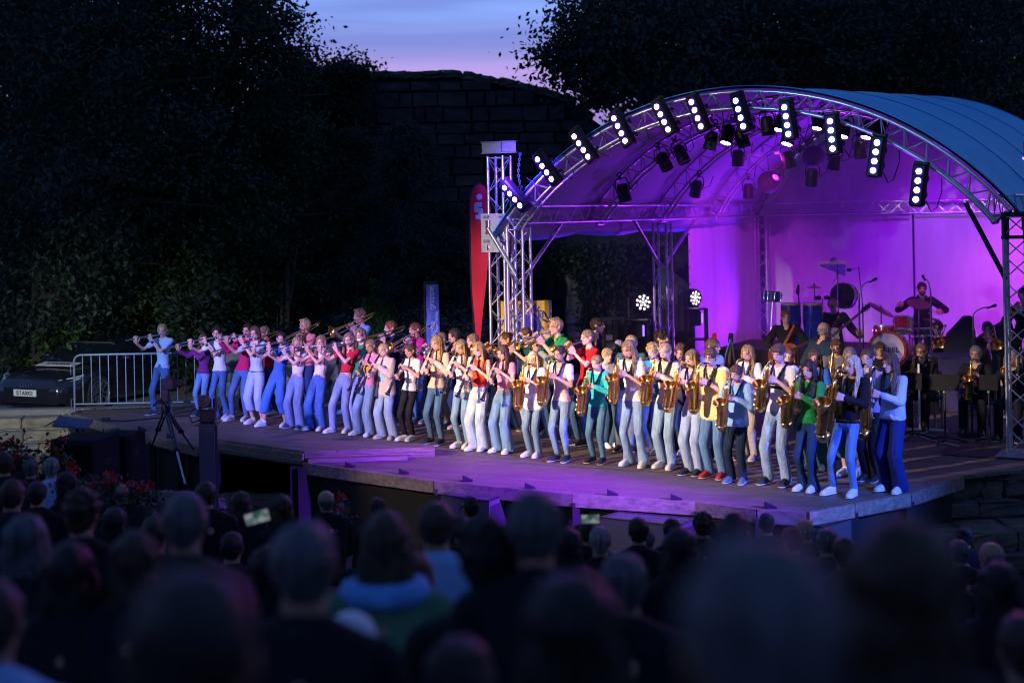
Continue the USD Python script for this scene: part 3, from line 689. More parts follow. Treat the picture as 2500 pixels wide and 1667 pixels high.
def sph(c, r, n=12):
    r = (r, r, r) if np.ndim(r) == 0 else r
    return M3.sphere(1.0, n).scale(tuple(map(float, r))).translate(tuple(map(float, c)))


def hull(*s): return M3.batch_hull(list(s))
def bone(a, ra, b, rb, n=12): return hull(sph(a, ra, n), sph(b, rb, n))
def union(l): return M3.batch_boolean(list(l), manifold3d.OpType.Add)
def tri(m): q = m.to_mesh(); return trimesh.Trimesh(q.vert_properties[:, :3].astype(float), q.tri_verts, process=False)
def man(t): return M3(manifold3d.Mesh(np.asarray(t.vertices, np.float32), np.asarray(t.faces, np.uint32)))


def smoothed(m, edge, it=8):
    t = tri(m.refine_to_length(edge)); t.merge_vertices(); trimesh.smoothing.filter_taubin(t, .5, .52, it); return t


def unit_head():
    c = [sph((0, .05, .64), (.325, .405, .35), 24), hull(sph((0, -.03, .42), (.27, .31, .24), 16), sph((0, -.21, .12), (.115, .10, .085), 12), sph((-.19, -.02, .24), .07), sph((.19, -.02, .24), .07), sph((0, -.2, .6), (.24, .15, .2), 16)),
         hull(sph((0, -.355, .56), .026), sph((0, -.43, .395), .042), sph((-.06, -.36, .375), .035), sph((.06, -.36, .375), .035)),
         hull(sph((-.12, -.335, .585), (.09, .035, .028)), sph((.12, -.335, .585), (.09, .035, .028))), hull(sph((-.07, -.325, .235), (.035, .03, .03)), sph((.07, -.325, .235), (.035, .03, .03)), sph((0, -.345, .235), (.04, .035, .04)))]
    for s in (-1, 1): c.append(hull(sph((s * .325, .05, .53), (.03, .07, .07)), sph((s * .31, .03, .40), (.03, .045, .05)), sph((s * .355, .09, .52), (.02, .06, .08))))
    return smoothed(union(c), .085, 4)


HEAD = unit_head()
EYES = [moved(trimesh.creation.icosphere(1, 1), (s * .125, -.315, .505), None, (.058, .03, .028)) for s in (-1, 1)]
BROWS = [moved(trimesh.creation.icosphere(1, 1), (s * .13, -.335, .60), ry(s * .10), (.095, .028, .022)) for s in (-1, 1)]
LIPS = moved(trimesh.creation.icosphere(1, 1), (0, -.355, .225), None, (.095, .026, .034))


def strands(t, amp, f=26, seed=0):
    v = t.vertices; a = np.arctan2(v[:, 0], v[:, 1] - .05); q = np.stack([a * f / 6.28 * 3, v[:, 2] * 1.6, 0 * a + seed], -1)
    n = t.vertex_normals; t.vertices = v + n * (amp * (meshkit.fbm(q, 3, seed) - .45) * 2)[:, None]; return t


def unit_hair(style, seed=0):
    fr = hull(sph((0, -.46, .30), (.25, .30, .36), 16), sph((0, -.44, .58), (.235, .24, .15), 16), sph((0, -.5, .62), (.2, .25, .13), 12))
    cap = sph((0, .065, .645), (.362, .45, .40), 24)
    low = hull(sph((0, .12, .5), (.335, .36, .25), 16), sph((0, .22, .3), (.24, .2, .12), 12))
    earcut = hull(sph((-.36, .02, .42), (.1, .12, .13)), sph((.36, .02, .42), (.1, .12, .13)))
    amp, e = .02, .075
    if style in ('short', 'fringe', 'curly', 'crop', 'quiff'):
        m = union([cap, low]) - fr - earcut
        if style == 'crop': m = union([sph((0, .06, .645), (.34, .425, .372), 24), low.scale((.97, .97, 1))]) - fr - earcut
        if style == 'fringe': m = union([m, hull(sph((-.22, -.3, .74), (.1, .07, .09)), sph((.2, -.31, .74), (.11, .07, .09)), sph((0, -.36, .70), (.12, .05, .09)), sph((0, -.1, .95), (.2, .1, .06)))])
        if style == 'quiff': m = union([m, hull(sph((-.15, -.27, .93), (.12, .1, .08)), sph((.18, -.2, .97), (.12, .12, .08)), sph((0, .1, 1.02), (.2, .2, .06)))])
        if style == 'curly': amp = .07; m = union([m] + [sph((.33 * math.cos(a) * k, .05 + .4 * math.sin(a) * k, .72 + .3 * math.sqrt(max(0, 1 - k * k))), .12, 8) for k in (.3, .75, 1) for a in np.arange(7) * .9 if not (math.sin(a) < -.6 and k > .8)])
    elif style in ('tied', 'pony', 'bun'):
        m = union([sph((0, .06, .645), (.345, .43, .375), 24), low.scale((.97, .97, 1))]) - fr - earcut
        if style == 'bun': m = union([m, sph((0, .44, .82), .16)])
        if style == 'pony': m = union([m, bone((0, .43, .78), .11, (0, .58, .6), .13), bone((0, .58, .6), .13, (.02, .60, .1), .10), bone((.02, .6, .1), .1, (.03, .54, -.3), .04)])
        if style == 'tied': m = union([m, bone((0, .40, .5), .1, (0, .44, .1), .11), bone((0, .44, .1), .11, (.03, .44, -.35), .05)])
    elif style in ('long', 'longside', 'wavy', 'half', 'bob', 'longblond'):
        m = union([cap, low]) - fr
        zb = {'bob': -.12, 'longblond': -.30}.get(style, -1.0); amp = .05 if style != 'wavy' else .08
        back = [hull(sph((-.24, .2, .4), (.13, .2, .2)), sph((.24, .2, .4), (.13, .2, .2)), sph((-.22, .36, max(zb, -.35)), (.12, .09, .1)), sph((.22, .36, max(zb, -.35)), (.12, .09, .1)))]
        if zb < -.6: back.append(hull(sph((-.22, .37, -.3), (.12, .09, .1)), sph((.22, .37, -.3), (.12, .09, .1)), sph((-.15, .36, zb + .1), (.1, .06, .05)), sph((.15, .36, zb + .1), (.1, .06, .05))))
        side = []
        for s in (-1, 1):
            side.append(hull(sph((s * .31, .0, .72), (.07, .14, .1)), sph((s * .35, -.02, .4), (.075, .14, .1)), sph((s * .36, .05, .1), (.08, .16, .1))))
            if style == 'bob': side.append(hull(sph((s * .36, .05, .1), (.08, .16, .1)), sph((s * .34, .02, -.1), (.07, .15, .07))))
            elif style == 'longblond': side.append(hull(sph((s * .36, .05, .1), (.08, .16, .1)), sph((s * .36, -.02, -.25), (.08, .12, .06))))
            elif style != 'longside' or s > 0: side += [hull(sph((s * .36, .05, .1), (.08, .16, .1)), sph((s * .38, -.12, -.3), (.11, .1, .1))), hull(sph((s * .38, -.12, -.3), (.11, .1, .1)), sph((s * .30, -.28, -.85), (.10, .08, .1)), sph((s * .28, -.25, -1.1), (.04, .03, .05)))]
        m = union([m] + back + side); e = .085
    elif style == 'balding': m = (low + sph((0, .1, .55), (.345, .42, .22), 16)) - fr - earcut - sph((0, -.05, .95), (.3, .4, .25), 16)
    return strands(smoothed(m, e, 5), amp, 40 if 'long' in style or style in ('half', 'wavy') else 26, seed)


HAIRS = {}


def hair(style, seed=0):
    k = (style, seed % 3)
    if k not in HAIRS: HAIRS[k] = unit_hair(*k)
    return HAIRS[k]


def unit_hand(curl):
    """Wrist at the origin, fingers along +z, palm facing -y, thumb towards +x; about 1 long."""
    c = [hull(sph((-.12, 0, .06), (.09, .08, .08)), sph((.12, 0, .06), (.09, .08, .08)), sph((-.2, -.01, .44), (.07, .075, .07)), sph((.19, -.01, .46), (.07, .075, .07)))]
    for i, (x, ln) in enumerate(((.185, .40), (.06, .46), (-.065, .43), (-.185, .34))):
        p = np.array([x, -.01, .46]); a = .25 + curl * .35; r = .062
        for j, f in enumerate((.44, .32, .24)):
            q = p + ln * f * np.array([0, -math.sin(a), math.cos(a)]); c.append(bone(p, r, q, r * .9, 8)); p, r, a = q, r * .9, a + .55 + .5 * curl
    p = np.array([.16, -.03, .14])
    for d, ln, r in (((.55, -.5, .65), .2, .07), ((.2, -.75, .7), .18, .06), ((-.15, -.7, .7), .13, .05)):
        d = np.array(d); q = p + d / np.linalg.norm(d) * ln; c.append(bone(p, r, q, r * .9, 8)); p = q
    return union(c)


HAND = {k: unit_hand(k) for k in (.55, 1.0)}


def hand_at(wr, d, palm, size, side, curl=.55):
    """side +1: thumb on the local +x side after frame (z=d, -y=palm)."""
    d = d / np.linalg.norm(d); p = palm - d * (palm @ d); p /= np.linalg.norm(p); x = np.cross(-p, d)
    R = np.stack([x, -p, d], 1); h = HAND[curl]
    if side < 0: h = h.mirror((1, 0, 0))
    A = np.hstack([R * size, wr[:, None]]); return h.transform(A)


SKIN = [mat(f'skin_{i}', c, .5, 0, .06, 9, .05, 60) for i, c in enumerate([(.62, .34, .23), (.55, .29, .19), (.66, .39, .28), (.48, .25, .16)])]
HAIRC = {k: mat(f'hair_{k}', c, .5, .0, .7, 7, .6, 30, spec=.3, stretch=(7, 7, .7)) for k, c in dict(blond=(.50, .33, .14), gold=(.42, .24, .08), light=(.66, .50, .27), brown=(.12, .062, .03), dark=(.045, .026, .016), red=(.26, .08, .025), black=(.012, .010, .009), ash=(.085, .092, .10), umber=(.05, .035, .022), dusk=(.20, .20, .205), grey=(.32, .31, .30), white=(.55, .55, .55), sand=(.30, .19, .09)).items()}
EYEM, LIPM = mat('eye', (.03, .02, .015), .2), mat('lips', (.48, .20, .18), .45)


def cloth(c, kind='cloth'):
    n = f'{kind}_' + '_'.join(str(int(round(x * 255))) for x in c)
    if n in MC: return MC[n]
    if kind == 'denim':
        return mat(n, c, .9, 0, .28, 6, .5, 22, spec=.15, stretch=(1.6, 1.6, .6), dark=tuple(x * .62 for x in c))
    return mat(n, c, .85, 0, .10, 5, .5, 16, spec=.2)


def ik(s, w, l1, l2, hint):
    d = w - s; L_ = np.linalg.norm(d)
    if L_ > (l1 + l2) * .985: w = s + d / L_ * (l1 + l2) * .985; d = w - s; L_ = np.linalg.norm(d)
    a = (l1 * l1 - l2 * l2 + L_ * L_) / (2 * L_); h = math.sqrt(max(l1 * l1 - a * a, 1e-6)); n = d / L_; p = hint - n * (hint @ n); p /= np.linalg.norm(p)
    return s + n * a + p * h, w


def folds(t, amp, f, seed, zs=1.0):
    n = t.vertex_normals; q = t.vertices * [f, f, f * zs] + seed * 3.7; t.vertices = t.vertices + n * (amp * (meshkit.fbm(q, 3, seed) - .5) * 2)[:, None]; return t


JEANS, LJEANS, VLJEANS, DJEANS, GJEANS = (.10, .19, .38), (.26, .37, .52), (.54, .59, .62), (.03, .055, .12), (.18, .20, .24)
TROUSER = dict(skinny=(.048, .034, .026, .055), straight=(.052, .040, .037, .03), wide=(.055, .050, .058, .02), flare=(.048, .034, .052, .02), crop=(.054, .050, .050, .15), slim=(.050, .036, .031, .04), jump=(.056, .052, .047, .15))
# pose: (left hand, right hand) grips in the mouth frame (x to the player's left, -y forward), axis tilt, hints
PERSON_N = [0]


def wadd(m, t, R): return moved(m, t, R)


def person(who, head, feet, yaw, pose, top, tm, bottom, bm, shoe, hst, hc, fem=1, skin=0, look=None, seat=None, pitch=.0, ext=(), zf=0.0, H=None, group='young musicians on the stage', sole=None, label=None):
    """head: (x, y) of the crown in the photograph; feet: two pixels, the one on the image left first; yaw: degrees turned to the image left."""
    PERSON_N[0] += 1; seed = PERSON_N[0]; rs = np.random.default_rng(100 + seed)
    f1, f2 = at(*feet[0], zf), at(*feet[1], zf); root = (f1 + f2) / 2
    if seat is not None: root = np.array([*dep(*head, seat[1])[:2], zf])
    top_p = dep(*head, root[1] - (0.0 if seat is None else 0)); Ht = top_p[2] - zf
    if seat is not None: Hs = Ht; Ht = Ht + (.45 - seat[0]) * 0 + .46
    a = -math.radians(yaw); R = rz(a); Ri = R.T; H = H or Ht; hh = H * (.145 if H < 1.66 else .138)
    loc = lambda p: Ri @ (p - root)
    o = loc(np.array([top_p[0], root[1], 0]) + [0, 0, root[2]]); o[2] = 0
    if seat is not None: o[:] = 0
    zh = (Ht if seat is None else Hs)                       # crown height over the floor
    drop = H - zh
    y0 = np.array([0, 0, -drop])
    F_ = lambda x, y, z: np.array([x * H, y * H, z * H]) + y0
    hs, hc_w = (.086, .074) if fem else (.098, .070)
    lean = lambda k: o * k
    if seat is None:
        la, ra_ = loc(f2), loc(f1); la[2] = ra_[2] = 0     # person's left foot is on the image right when facing us
        if abs(yaw) > 100: la, ra_ = ra_, la
        pel = o * .45 + np.array([0, 0, .525 * H]); spread = np.linalg.norm(la - ra_)
        if spread < .1: la, ra_ = la + [.06, 0, 0], ra_ - [.06, 0, 0]
    else:
        pel = np.array([0, .10, seat[0] + .10]); la, ra_ = np.array([.14, -.40, 0.0]), np.array([-.13, -.36, 0.0])
    hipL, hipR = pel + [.045 * H, 0, -.02 * H], pel - [.045 * H, 0, .02 * H]
    legs = []
    for hp, ft, s in ((hipL, la, 1), (hipR, ra_, -1)):
        an = ft + [0, .015, .05 * H]
        kn, an = ik(hp, an, .243 * H, .238 * H, np.array([s * .15, -1.0, .05 if seat is None else .9])); legs.append((hp, kn, an, s))
    sp = lambda z, k: (pel * (1 - k) + (np.array([o[0], o[1], 0]) * 1.0 + np.array([0, .0, z * H]) + y0) * k)
    neck = np.array([o[0] * .97, o[1] * .97 + .012 * H, .845 * H]) + y0; chest = np.array([o[0] * .85, o[1] * .85 + .012 * H, .72 * H]) + y0; waist = pel * .6 + chest * .4
    shL, shR = neck + [hs * H, .0, -.030 * H], neck + [-hs * H, .0, -.030 * H]
    # head
    lk = math.radians(look if look is not None else 0.0); HR = rz(-lk) @ rx(pitch)
    hb = np.array([o[0], o[1] - .02 * H, 0]) + [0, 0, zh - hh * 1.0]; S = hh
    hcen = hb + np.array([0, 0, .2]) * S
    hv = lambda m: moved(m, hcen, None, None)

    def hp_(m, k=1.0): return trimesh.Trimesh(((m.vertices - [0, 0, .2]) * [S, S, S]) @ HR.T + hcen, m.faces, process=False)
    mouth = hcen + HR @ (np.array([0, -.39, .225 - .2]) * S)
    # arms
    l1, l2, hl = .172 * H, .148 * H, .105 * H
    arms = pose_arms(pose, mouth, shL, shR, pel, chest, H, HR, rs)
    (gl, hintl, paL, dL), (gr, hintr, paR, dR) = arms
    wl, wr = gl - dL * hl * .55, gr - dR * hl * .55
    elL, wl = ik(shL, wl, l1, l2, hintl); elR, wr = ik(shR, wr, l1, l2, hintr)
    r = .029 * H if not fem else .0245 * H
    tr = .9 if fem else 1.0
    torso = [hull(sph(hipL, (.044 * H, .052 * H, .05 * H)), sph(hipR, (.044 * H, .052 * H, .05 * H)), sph(waist, (.062 * H * tr, .046 * H, .05 * H))),
             hull(sph(waist, (.062 * H * tr, .046 * H, .05 * H)), sph(chest, (hc_w * H, .056 * H, .06 * H)), ), hull(sph(chest, (hc_w * H, .056 * H, .06 * H)), sph(shL + [-.016 * H, 0, -.012 * H], .030 * H), sph(shR + [.016 * H, 0, -.012 * H], .030 * H), sph(neck + [0, .0, -.01 * H], .035 * H))]
    limbs = []
    for s_, e_, w_ in ((shL, elL, wl), (shR, elR, wr)): limbs += [bone(s_, r, e_, r * .74), bone(e_, r * .76, w_, r * .52)]
    nk = [bone(neck + [0, 0, -.02 * H], .029 * H, hcen + HR @ (np.array([0, .07, .08]) * S), .027 * H)]
    lg = []
    for hp, kn, an, s in legs: lg += [bone(hp, .042 * H, kn, .028 * H), bone(kn, .029 * H, an, .019 * H)]
    body = smoothed(union(torso + limbs + nk + lg), .06, 4)
    try:
        bm_ = man(body); full = union([bm_, man(hp_(HEAD)), hand_at(wl, dL, paL, hl * 1.12, 1 if pose != 'x' else 1, .55), hand_at(wr, dR, paR, hl * 1.12, -1, .55)]); bt = tri(full)
        if len(bt.faces) < 1000: raise ValueError
    except Exception: bt = cat(body, hp_(HEAD))
    lab = label or f'person {who}'
    P = thing('person', lab, 'person', mat4(root, R), group)
    obj('body', bt, SKIN[skin], P, smooth=55)
    for m in EYES: obj('eye', hp_(m), EYEM, P, smooth=True)
    for m in BROWS: obj('eyebrow', hp_(m), HAIRC['brown' if hc in ('blond', 'gold', 'light', 'sand') else 'dark'], P, smooth=True)
    obj('lips', hp_(LIPS), LIPM, P, smooth=True)
    if hst: obj('hair', hp_(hair(hst, seed)), HAIRC[hc], P, smooth=True)
    # clothes
    g = .0045 * H
    th, kr, hr, hemz = TROUSER[bottom]
    tb = [hull(sph(hipL, (.049 * H, .058 * H, .053 * H)), sph(hipR, (.049 * H, .058 * H, .053 * H)), sph(pel + (waist - pel) * .75, (.064 * H * tr, .052 * H, .03 * H)))]
    for hp, kn, an, s in legs:
        hem = an + (kn - an) * ((hemz - .05) / .23) if hemz > .05 else an - [0, 0, (.05 - hemz) * H]
        hemc = sph(hem, (hr * H, hr * H * 1.05, .012 * H)) if seat is None else sph(hem, hr * H)
        tb += [bone(hp, th * H, kn, kr * H), hull(sph(kn, kr * H), hemc)]
        if bottom == 'flare': tb[-1] = union([hull(sph(kn, kr * H), sph(kn * .45 + hem * .55, kr * H * .95)), hull(sph(kn * .45 + hem * .55, kr * H * .95), hemc)])
    trs = folds(smoothed(union(tb), .045, 4), .0055 * H, 9, seed, .6)
    obj('trousers', trs, bm, P, smooth=True)
    bt_z = dict(tee=.515, crop=.60, tank=.585, long=.52, over=.44, cardi=.43, blouse=.525, shirt=.48, jump=.50, jacket=.47)[top] * H + y0[2]
    slv = dict(tee=.62, crop=.5, tank=0, long=2, over=.9, cardi=2, blouse=2, shirt=2, jump=.55, jacket=2)[top]; gg = g * (2.6 if top in ('over', 'cardi', 'jacket') else 1.7 if top in ('blouse', 'shirt', 'long') else 1.1)
    if 'bare' in ext: slv = 0
    E_ = np.array([gg, gg, 0])
    tp_ = [hull(sph(hipL, np.array([.048 * H, .056 * H, .05 * H]) + E_), sph(hipR, np.array([.048 * H, .056 * H, .05 * H]) + E_), sph(waist, np.array([.064 * H * tr, .050 * H, .05 * H]) + E_)),
           hull(sph(waist, np.array([.064 * H * tr, .050 * H, .05 * H]) + E_), sph(chest, np.array([hc_w * H, .060 * H, .06 * H]) + E_)),
           hull(sph(chest, np.array([hc_w * H, .060 * H, .06 * H]) + E_), sph(shL + [-.012 * H, 0, -.008 * H], .031 * H + gg * .6), sph(shR + [.012 * H, 0, -.008 * H], .031 * H + gg * .6), sph(neck + [0, 0, -.014 * H], .034 * H))]
    if fem: tp_.append(hull(sph(chest + [.034 * H, -.042 * H, -.005 * H], .031 * H), sph(chest + [-.034 * H, -.042 * H, -.005 * H], .031 * H), sph(chest + [0, 0, .03 * H], .042 * H)))
    if top in ('over', 'cardi', 'shirt', 'blouse', 'jacket'): tp_.append(hull(sph(chest, np.array([hc_w * H, .062 * H, .06 * H]) + E_), sph(hipL + [0, 0, -.03 * H], np.array([.054 * H, .062 * H, .05 * H]) + E_), sph(hipR + [0, 0, -.03 * H], np.array([.054 * H, .062 * H, .05 * H]) + E_)))
    for s_, e_, w_ in ((shL, elL, wl), (shR, elR, wr)):
        if slv == 0: continue
        k = min(1.0, slv); q = s_ + (e_ - s_) * k; tp_.append(bone(s_, r + gg + .004 * H, q, r * (1 - .2 * k) + gg * 1.6 + .003 * H))
        if slv >= 2: q2 = e_ + (w_ - e_) * .92; tp_.append(bone(e_, r * .8 + gg * 1.6, q2, r * .55 + gg * 1.8))
    tpm = union(tp_)
    neckcut = hull(sph(neck + [0, -.035 * H, .03 * H], (.045 * H, .05 * H, .035 * H)), sph(neck + [0, .02 * H, .06 * H], .045 * H))
    if top in ('crop', 'tank', 'cardi') or 'vneck' in ext: neckcut = union([neckcut, hull(sph(neck + [-.05 * H, -.07 * H, .01 * H], .02 * H), sph(neck + [.05 * H, -.07 * H, .01 * H], .02 * H), sph(neck + [0, -.08 * H, -.06 * H], .025 * H))])
    tpm = tpm - neckcut
    if seat is None: tpm = tpm.trim_by_plane((0, 0, 1), float(bt_z))
    tps = folds(smoothed(tpm, .035, 3), .006 * H, 8, seed + 50)
    gar = obj({'cardi': 'cardigan', 'blouse': 'blouse', 'shirt': 'shirt', 'jacket': 'jacket', 'long': 'sweater', 'tank': 'tank_top', 'crop': 'crop_top', 'jump': 'jumpsuit_top'}.get(top, 'tee_shirt'), tps, tm, P, smooth=60)
    # shoes
    so = WHITEP if sole is None else sole
    for (hp, kn, an, s), ft in zip(legs, (la, ra_)):
        d = rz(s * .18)[:, :] @ np.array([0, -1.0, 0]); b = np.array([ft[0], ft[1], 0]) if seat is None else np.array([an[0], an[1], max(0, an[2] - .05 * H)]); q = .001 * H
        up = smoothed(union([hull(sph(b + [0, .025, .030 * H], (.024 * H, .028 * H, .026 * H)), sph(b + d * .10 * H + [0, 0, .020 * H], (.027 * H, .03 * H, .018 * H)), sph(b + d * .04 * H + [0, 0, .04 * H], (.021 * H, .03 * H, .02 * H))), bone(b + [0, .012, .03 * H], .026 * H, b + [0, .012, .062 * H], .025 * H)]).trim_by_plane((0, 0, 1), .009 * H + float(b[2])), .03, 3)
        sh = obj('shoe', up, shoe, P, smooth=60)
        obj('sole', tri(hull(*[sph(b + d * k * H + [0, .01, .008 * H], (w * H, w * H, .007 * H)) for k, w in ((-.012, .026), (.05, .028), (.105, .029))]).trim_by_plane((0, 0, 1), float(b[2]) + .002)), so, sh, smooth=50)
    if 'strap' in ext or 'harness' in ext:
        hk = mouth + np.array([-.02, -.03, -.17 * H]); fr_ = .079 * H
        pts = lambda s: [neck + [0, .045 * H, .012 * H], neck + [s * .055 * H, .01 * H, .018 * H], neck + [s * .045 * H, -.05 * H, -.02 * H], chest + [s * .03 * H, -.088 * H, .04 * H], hk]
        st_ = [moved(tube(np.array(pts(s)), .0115 * H * .8, 5), (0, 0, 0)) for s in (-1, 1)]
        if 'harness' in ext: st_.append(tube(np.array([chest + [-.1 * H, .0, -.03 * H], chest + [-.07 * H, -.075 * H, -.02 * H], chest + [0, -.092 * H, -.02 * H], chest + [.07 * H, -.075 * H, -.03 * H], chest + [.1 * H, 0, -.05 * H]]), .010 * H, 5))
        obj('strap', cat(st_), BLACKP, P)
    if 'glasses' in ext: obj('glasses', cat([hp_(moved(trimesh.creation.torus(.085, .012, 14, 5), (s * .13, -.375, .50), rx(math.pi / 2))) for s in (-1, 1)] + [hp_(rod((-.05, -.38, .51), (.05, -.38, .51), .01, 4))] + [hp_(rod((s * .21, -.36, .51), (s * .34, .05, .52), .01, 4)) for s in (-1, 1)]), BLACKM, P)
    if 'belt' in ext or 'brownbelt' in ext: obj('belt', tri(hull(sph(pel + (waist - pel) * .2 + [0, 0, 0], (.098 * H, .065 * H, .013 * H), 24)).trim_by_plane((0, 0, 1), 0.0)), mat('brown_leather', (.13, .04, .025), .5) if 'brownbelt' in ext else mat('navy_belt', (.01, .012, .04), .5), P, smooth=40)
    if 'watch' in ext: obj('watch', tri(bone(wl - (wl - elL) * .04, r * .62, wl - (wl - elL) * .13, r * .68)), BLACKP, P, smooth=40)
    if 'beard' in ext: obj('beard', hp_(smoothed(union([hull(sph((0, -.24, .1), (.14, .11, .09)), sph((-.2, -.05, .26), .09), sph((.2, -.05, .26), .09), sph((0, -.33, .30), (.1, .03, .02)))]) - sph((0, -.36, .225), (.07, .05, .03)), .06, 3)), HAIRC[hc or 'dark'], P, smooth=True)
    if 'scrunchie' in ext: obj('hair_tie', hp_(moved(trimesh.creation.torus(.11, .05, 12, 6), (0.02, .44, .76), rx(1.3))), mat('pale_blue_tie', (.35, .5, .65), .8), P, smooth=True)
    if 'inner' in ext: obj('inner_top', folds(smoothed(hull(sph(chest + [0, -.03 * H, 0], (.06 * H, .062 * H, .06 * H)), sph(waist + [0, -.03 * H, .0], (.05 * H, .05 * H, .02 * H))), .035, 2), .003, 8, 4), cloth((.30, .55, .62)), P, smooth=True)
    if 'print' in ext: obj('print', moved(trimesh.creation.icosphere(2, 1), chest + [-.01 * H, -.05 * H, -.03 * H], None, (.05 * H, .042 * H, .05 * H)), cloth((.85, .38, .04)), P, smooth=True)
    if 'gstrap' in ext: obj('guitar_strap', tube(np.array([pel + [-.1, -.12, .12], chest + [0, -.085 * H, -.02 * H], shL + [-.04, -.02, .05], shL + [-.05, .07, .0], chest + [-.04, .09 * H, -.05 * H]]), .026, 5), mat('patterned_strap', (.45, .09, .03), .7, 0, .8, 30), P)
    if 'collar' in ext: obj('collar', tube(np.array([neck + [-.03 * H, -.045 * H, -.02 * H], neck + [-.042 * H, .0, .012 * H], neck + [0, .04 * H, .02 * H], neck + [.042 * H, 0, .012 * H], neck + [.03 * H, -.045 * H, -.02 * H]]), .011 * H, 6), tm, P, smooth=True)
    return dict(R=R, root=root, mouth=mouth, HR=HR, H=H, P=P, pel=pel, chest=chest, gl=gl, gr=gr)


def nz(v): v = np.asarray(v, float); return v / np.linalg.norm(v)


AX = {}                                                # instrument rotation in the player's frame, per pose


def pose_arms(pose, mo, shL, shR, pel, chest, H, HR, rs):
    dn = np.array([0, .15, -1.0])
    if pose.startswith('flute'):
        A = HR @ rz(rs.uniform(-.06, .06)) @ ry(rs.uniform(-.20, -.05)) @ rz(.16); AX['m'] = A
        gl, gr = mo + A @ np.array([-.20, -.012, -.005]), mo + A @ np.array([-.44, -.012, -.005])
        return (gl, np.array([.5, -.25, -1.0]), np.array([0, .9, .4]), nz([-.35, -.25, .9])), (gr, np.array([-.75, .1, -1.0]), np.array([.2, .3, 1.0]), nz([.15, -.55, .8]))
    if pose.startswith('clarinet'):
        A = rz(rs.uniform(-.25, .1)) @ rx(-.62 + rs.uniform(-.08, .1)); AX['m'] = A
        gl, gr = mo + A @ np.array([0.01, 0, -.20]), mo + A @ np.array([-.01, 0, -.38])
        return (gl, np.array([.9, .2, -.9]), np.array([-.9, 0, .3]), nz([-.6, -.7, .2])), (gr, np.array([-.9, .25, -.9]), np.array([.9, .1, .3]), nz([.5, -.8, .2]))
    if pose.startswith('sax') or pose.startswith('tenor'):
        k = .94 if pose.startswith('sax') else 1.2; A = rz(rs.uniform(-.3, .0)) @ ry(.12 + rs.uniform(-.05, .1)) @ rx(rs.uniform(-.06, .06)); AX['m'] = A
        gl, gr = mo + A @ (np.array([.03, -.15, -.22]) * k), mo + A @ (np.array([-.03, -.155, -.44]) * k)
        return (gl, np.array([.9, .3, -1.0]), np.array([-.9, .2, .1]), nz([-.6, -.75, .25])), (gr, np.array([-.8, .6, -.6]), np.array([.8, .2, .2]), nz([.5, -.85, .1]))
    if pose.startswith('trumpet'):
        A = rx(rs.uniform(.08, .30)); AX['m'] = A
        gl, gr = mo + A @ np.array([.03, -.21, -.045]), mo + A @ np.array([-.025, -.23, .02])
        return (gl, np.array([.8, -.1, -1.0]), np.array([-1, 0, 0]), nz([-.2, -.5, .8])), (gr, np.array([-.8, -.1, -1.0]), np.array([.8, 0, -.5]), nz([.1, -.75, .65]))
    if pose.startswith('trombone'):
        A = rz(rs.uniform(-.08, .08)) @ rx(rs.uniform(.18, .36)); AX['m'] = A
        gl, gr = mo + A @ np.array([.05, -.10, -.03]), mo + A @ np.array([0, -.42, -.05])
        return (gl, np.array([.8, -.1, -1.0]), np.array([-1, 0, 0]), nz([-.15, -.4, .9])), (gr, np.array([-.6, .1, -1.0]), np.array([.8, 0, .5]), nz([.1, -.8, .5]))
    if pose == 'guitar':
        AX['m'] = np.eye(3); return (pel + [.52, -.20, .22], np.array([.6, .1, -1]), np.array([-.3, .6, .6]), nz([.2, -.6, .7])), (pel + [-.06, -.22, .10], np.array([-1, .4, -.3]), np.array([.3, 1, 0]), nz([.6, -.3, -.6]))
    if pose == 'drums':
        AX['m'] = np.eye(3); return (pel + [.26, -.42, .22], np.array([.9, .2, -.6]), np.array([0, 0, -1]), nz([-.2, -.9, -.1])), (pel + [-.42, -.36, .36], np.array([-.9, .1, -.6]), np.array([0, 0, -1]), nz([-.1, -.95, .1]))
    AX['m'] = np.eye(3)
    return (shL + [.07, -.04, -.34 * H], np.array([.4, 1, 0]), np.array([-1, 0, 0]), nz([0, -.1, -1])), (shR + [-.07, -.04, -.34 * H], np.array([-.4, 1, 0]), np.array([1, 0, 0]), nz([0, -.1, -1]))


# ------------------------------------------------------------------ instruments (mouth at the origin, player looks along -y)
fl = proto('flute')
X = lambda p: np.asarray(p, float)
obj('head_joint', cat([moved(lathe([(0, -.09), (.0115, -.088), (.0115, .135), (.014, .137), (.014, .16)], 10), (0, 0, 0), ry(-math.pi / 2))]), SILVER, fl, smooth=50)
obj('lip_plate', moved(trimesh.creation.icosphere(2, 1), (0, -.004, .008), None, (.032, .016, .008)), SILVER, fl, smooth=True)
obj('main_joint', moved(lathe([(.0115, .16), (.0115, .50), (.0145, .505), (.0145, .52)], 10), (0, 0, 0), ry(-math.pi / 2)), SILVER, fl, smooth=50)
obj('foot_joint', moved(lathe([(.0115, .52), (.0115, .60), (.010, .60), (0, .598)], 10), (0, 0, 0), ry(-math.pi / 2)), SILVER, fl, smooth=50)
obj('keys', cat([moved(lathe([(.0125, 0), (.0125, .005), (.004, .008), (0, .008)], 10), (-.20 - .024 * i, -.004, .012), rx(.2)) for i in range(15)] + [rod((-.19, -.016, .008), (-.58, -.016, .008), .004, 5), rod((-.3, -.02, .002), (-.5, -.02, .002), .004, 5)]), SILVER, fl)
cn = proto('clarinet')
obj('mouthpiece', lathe([(.004, .015), (.010, .0), (.014, -.05), (.015, -.075)], 10), BLACKP, cn, smooth=50)
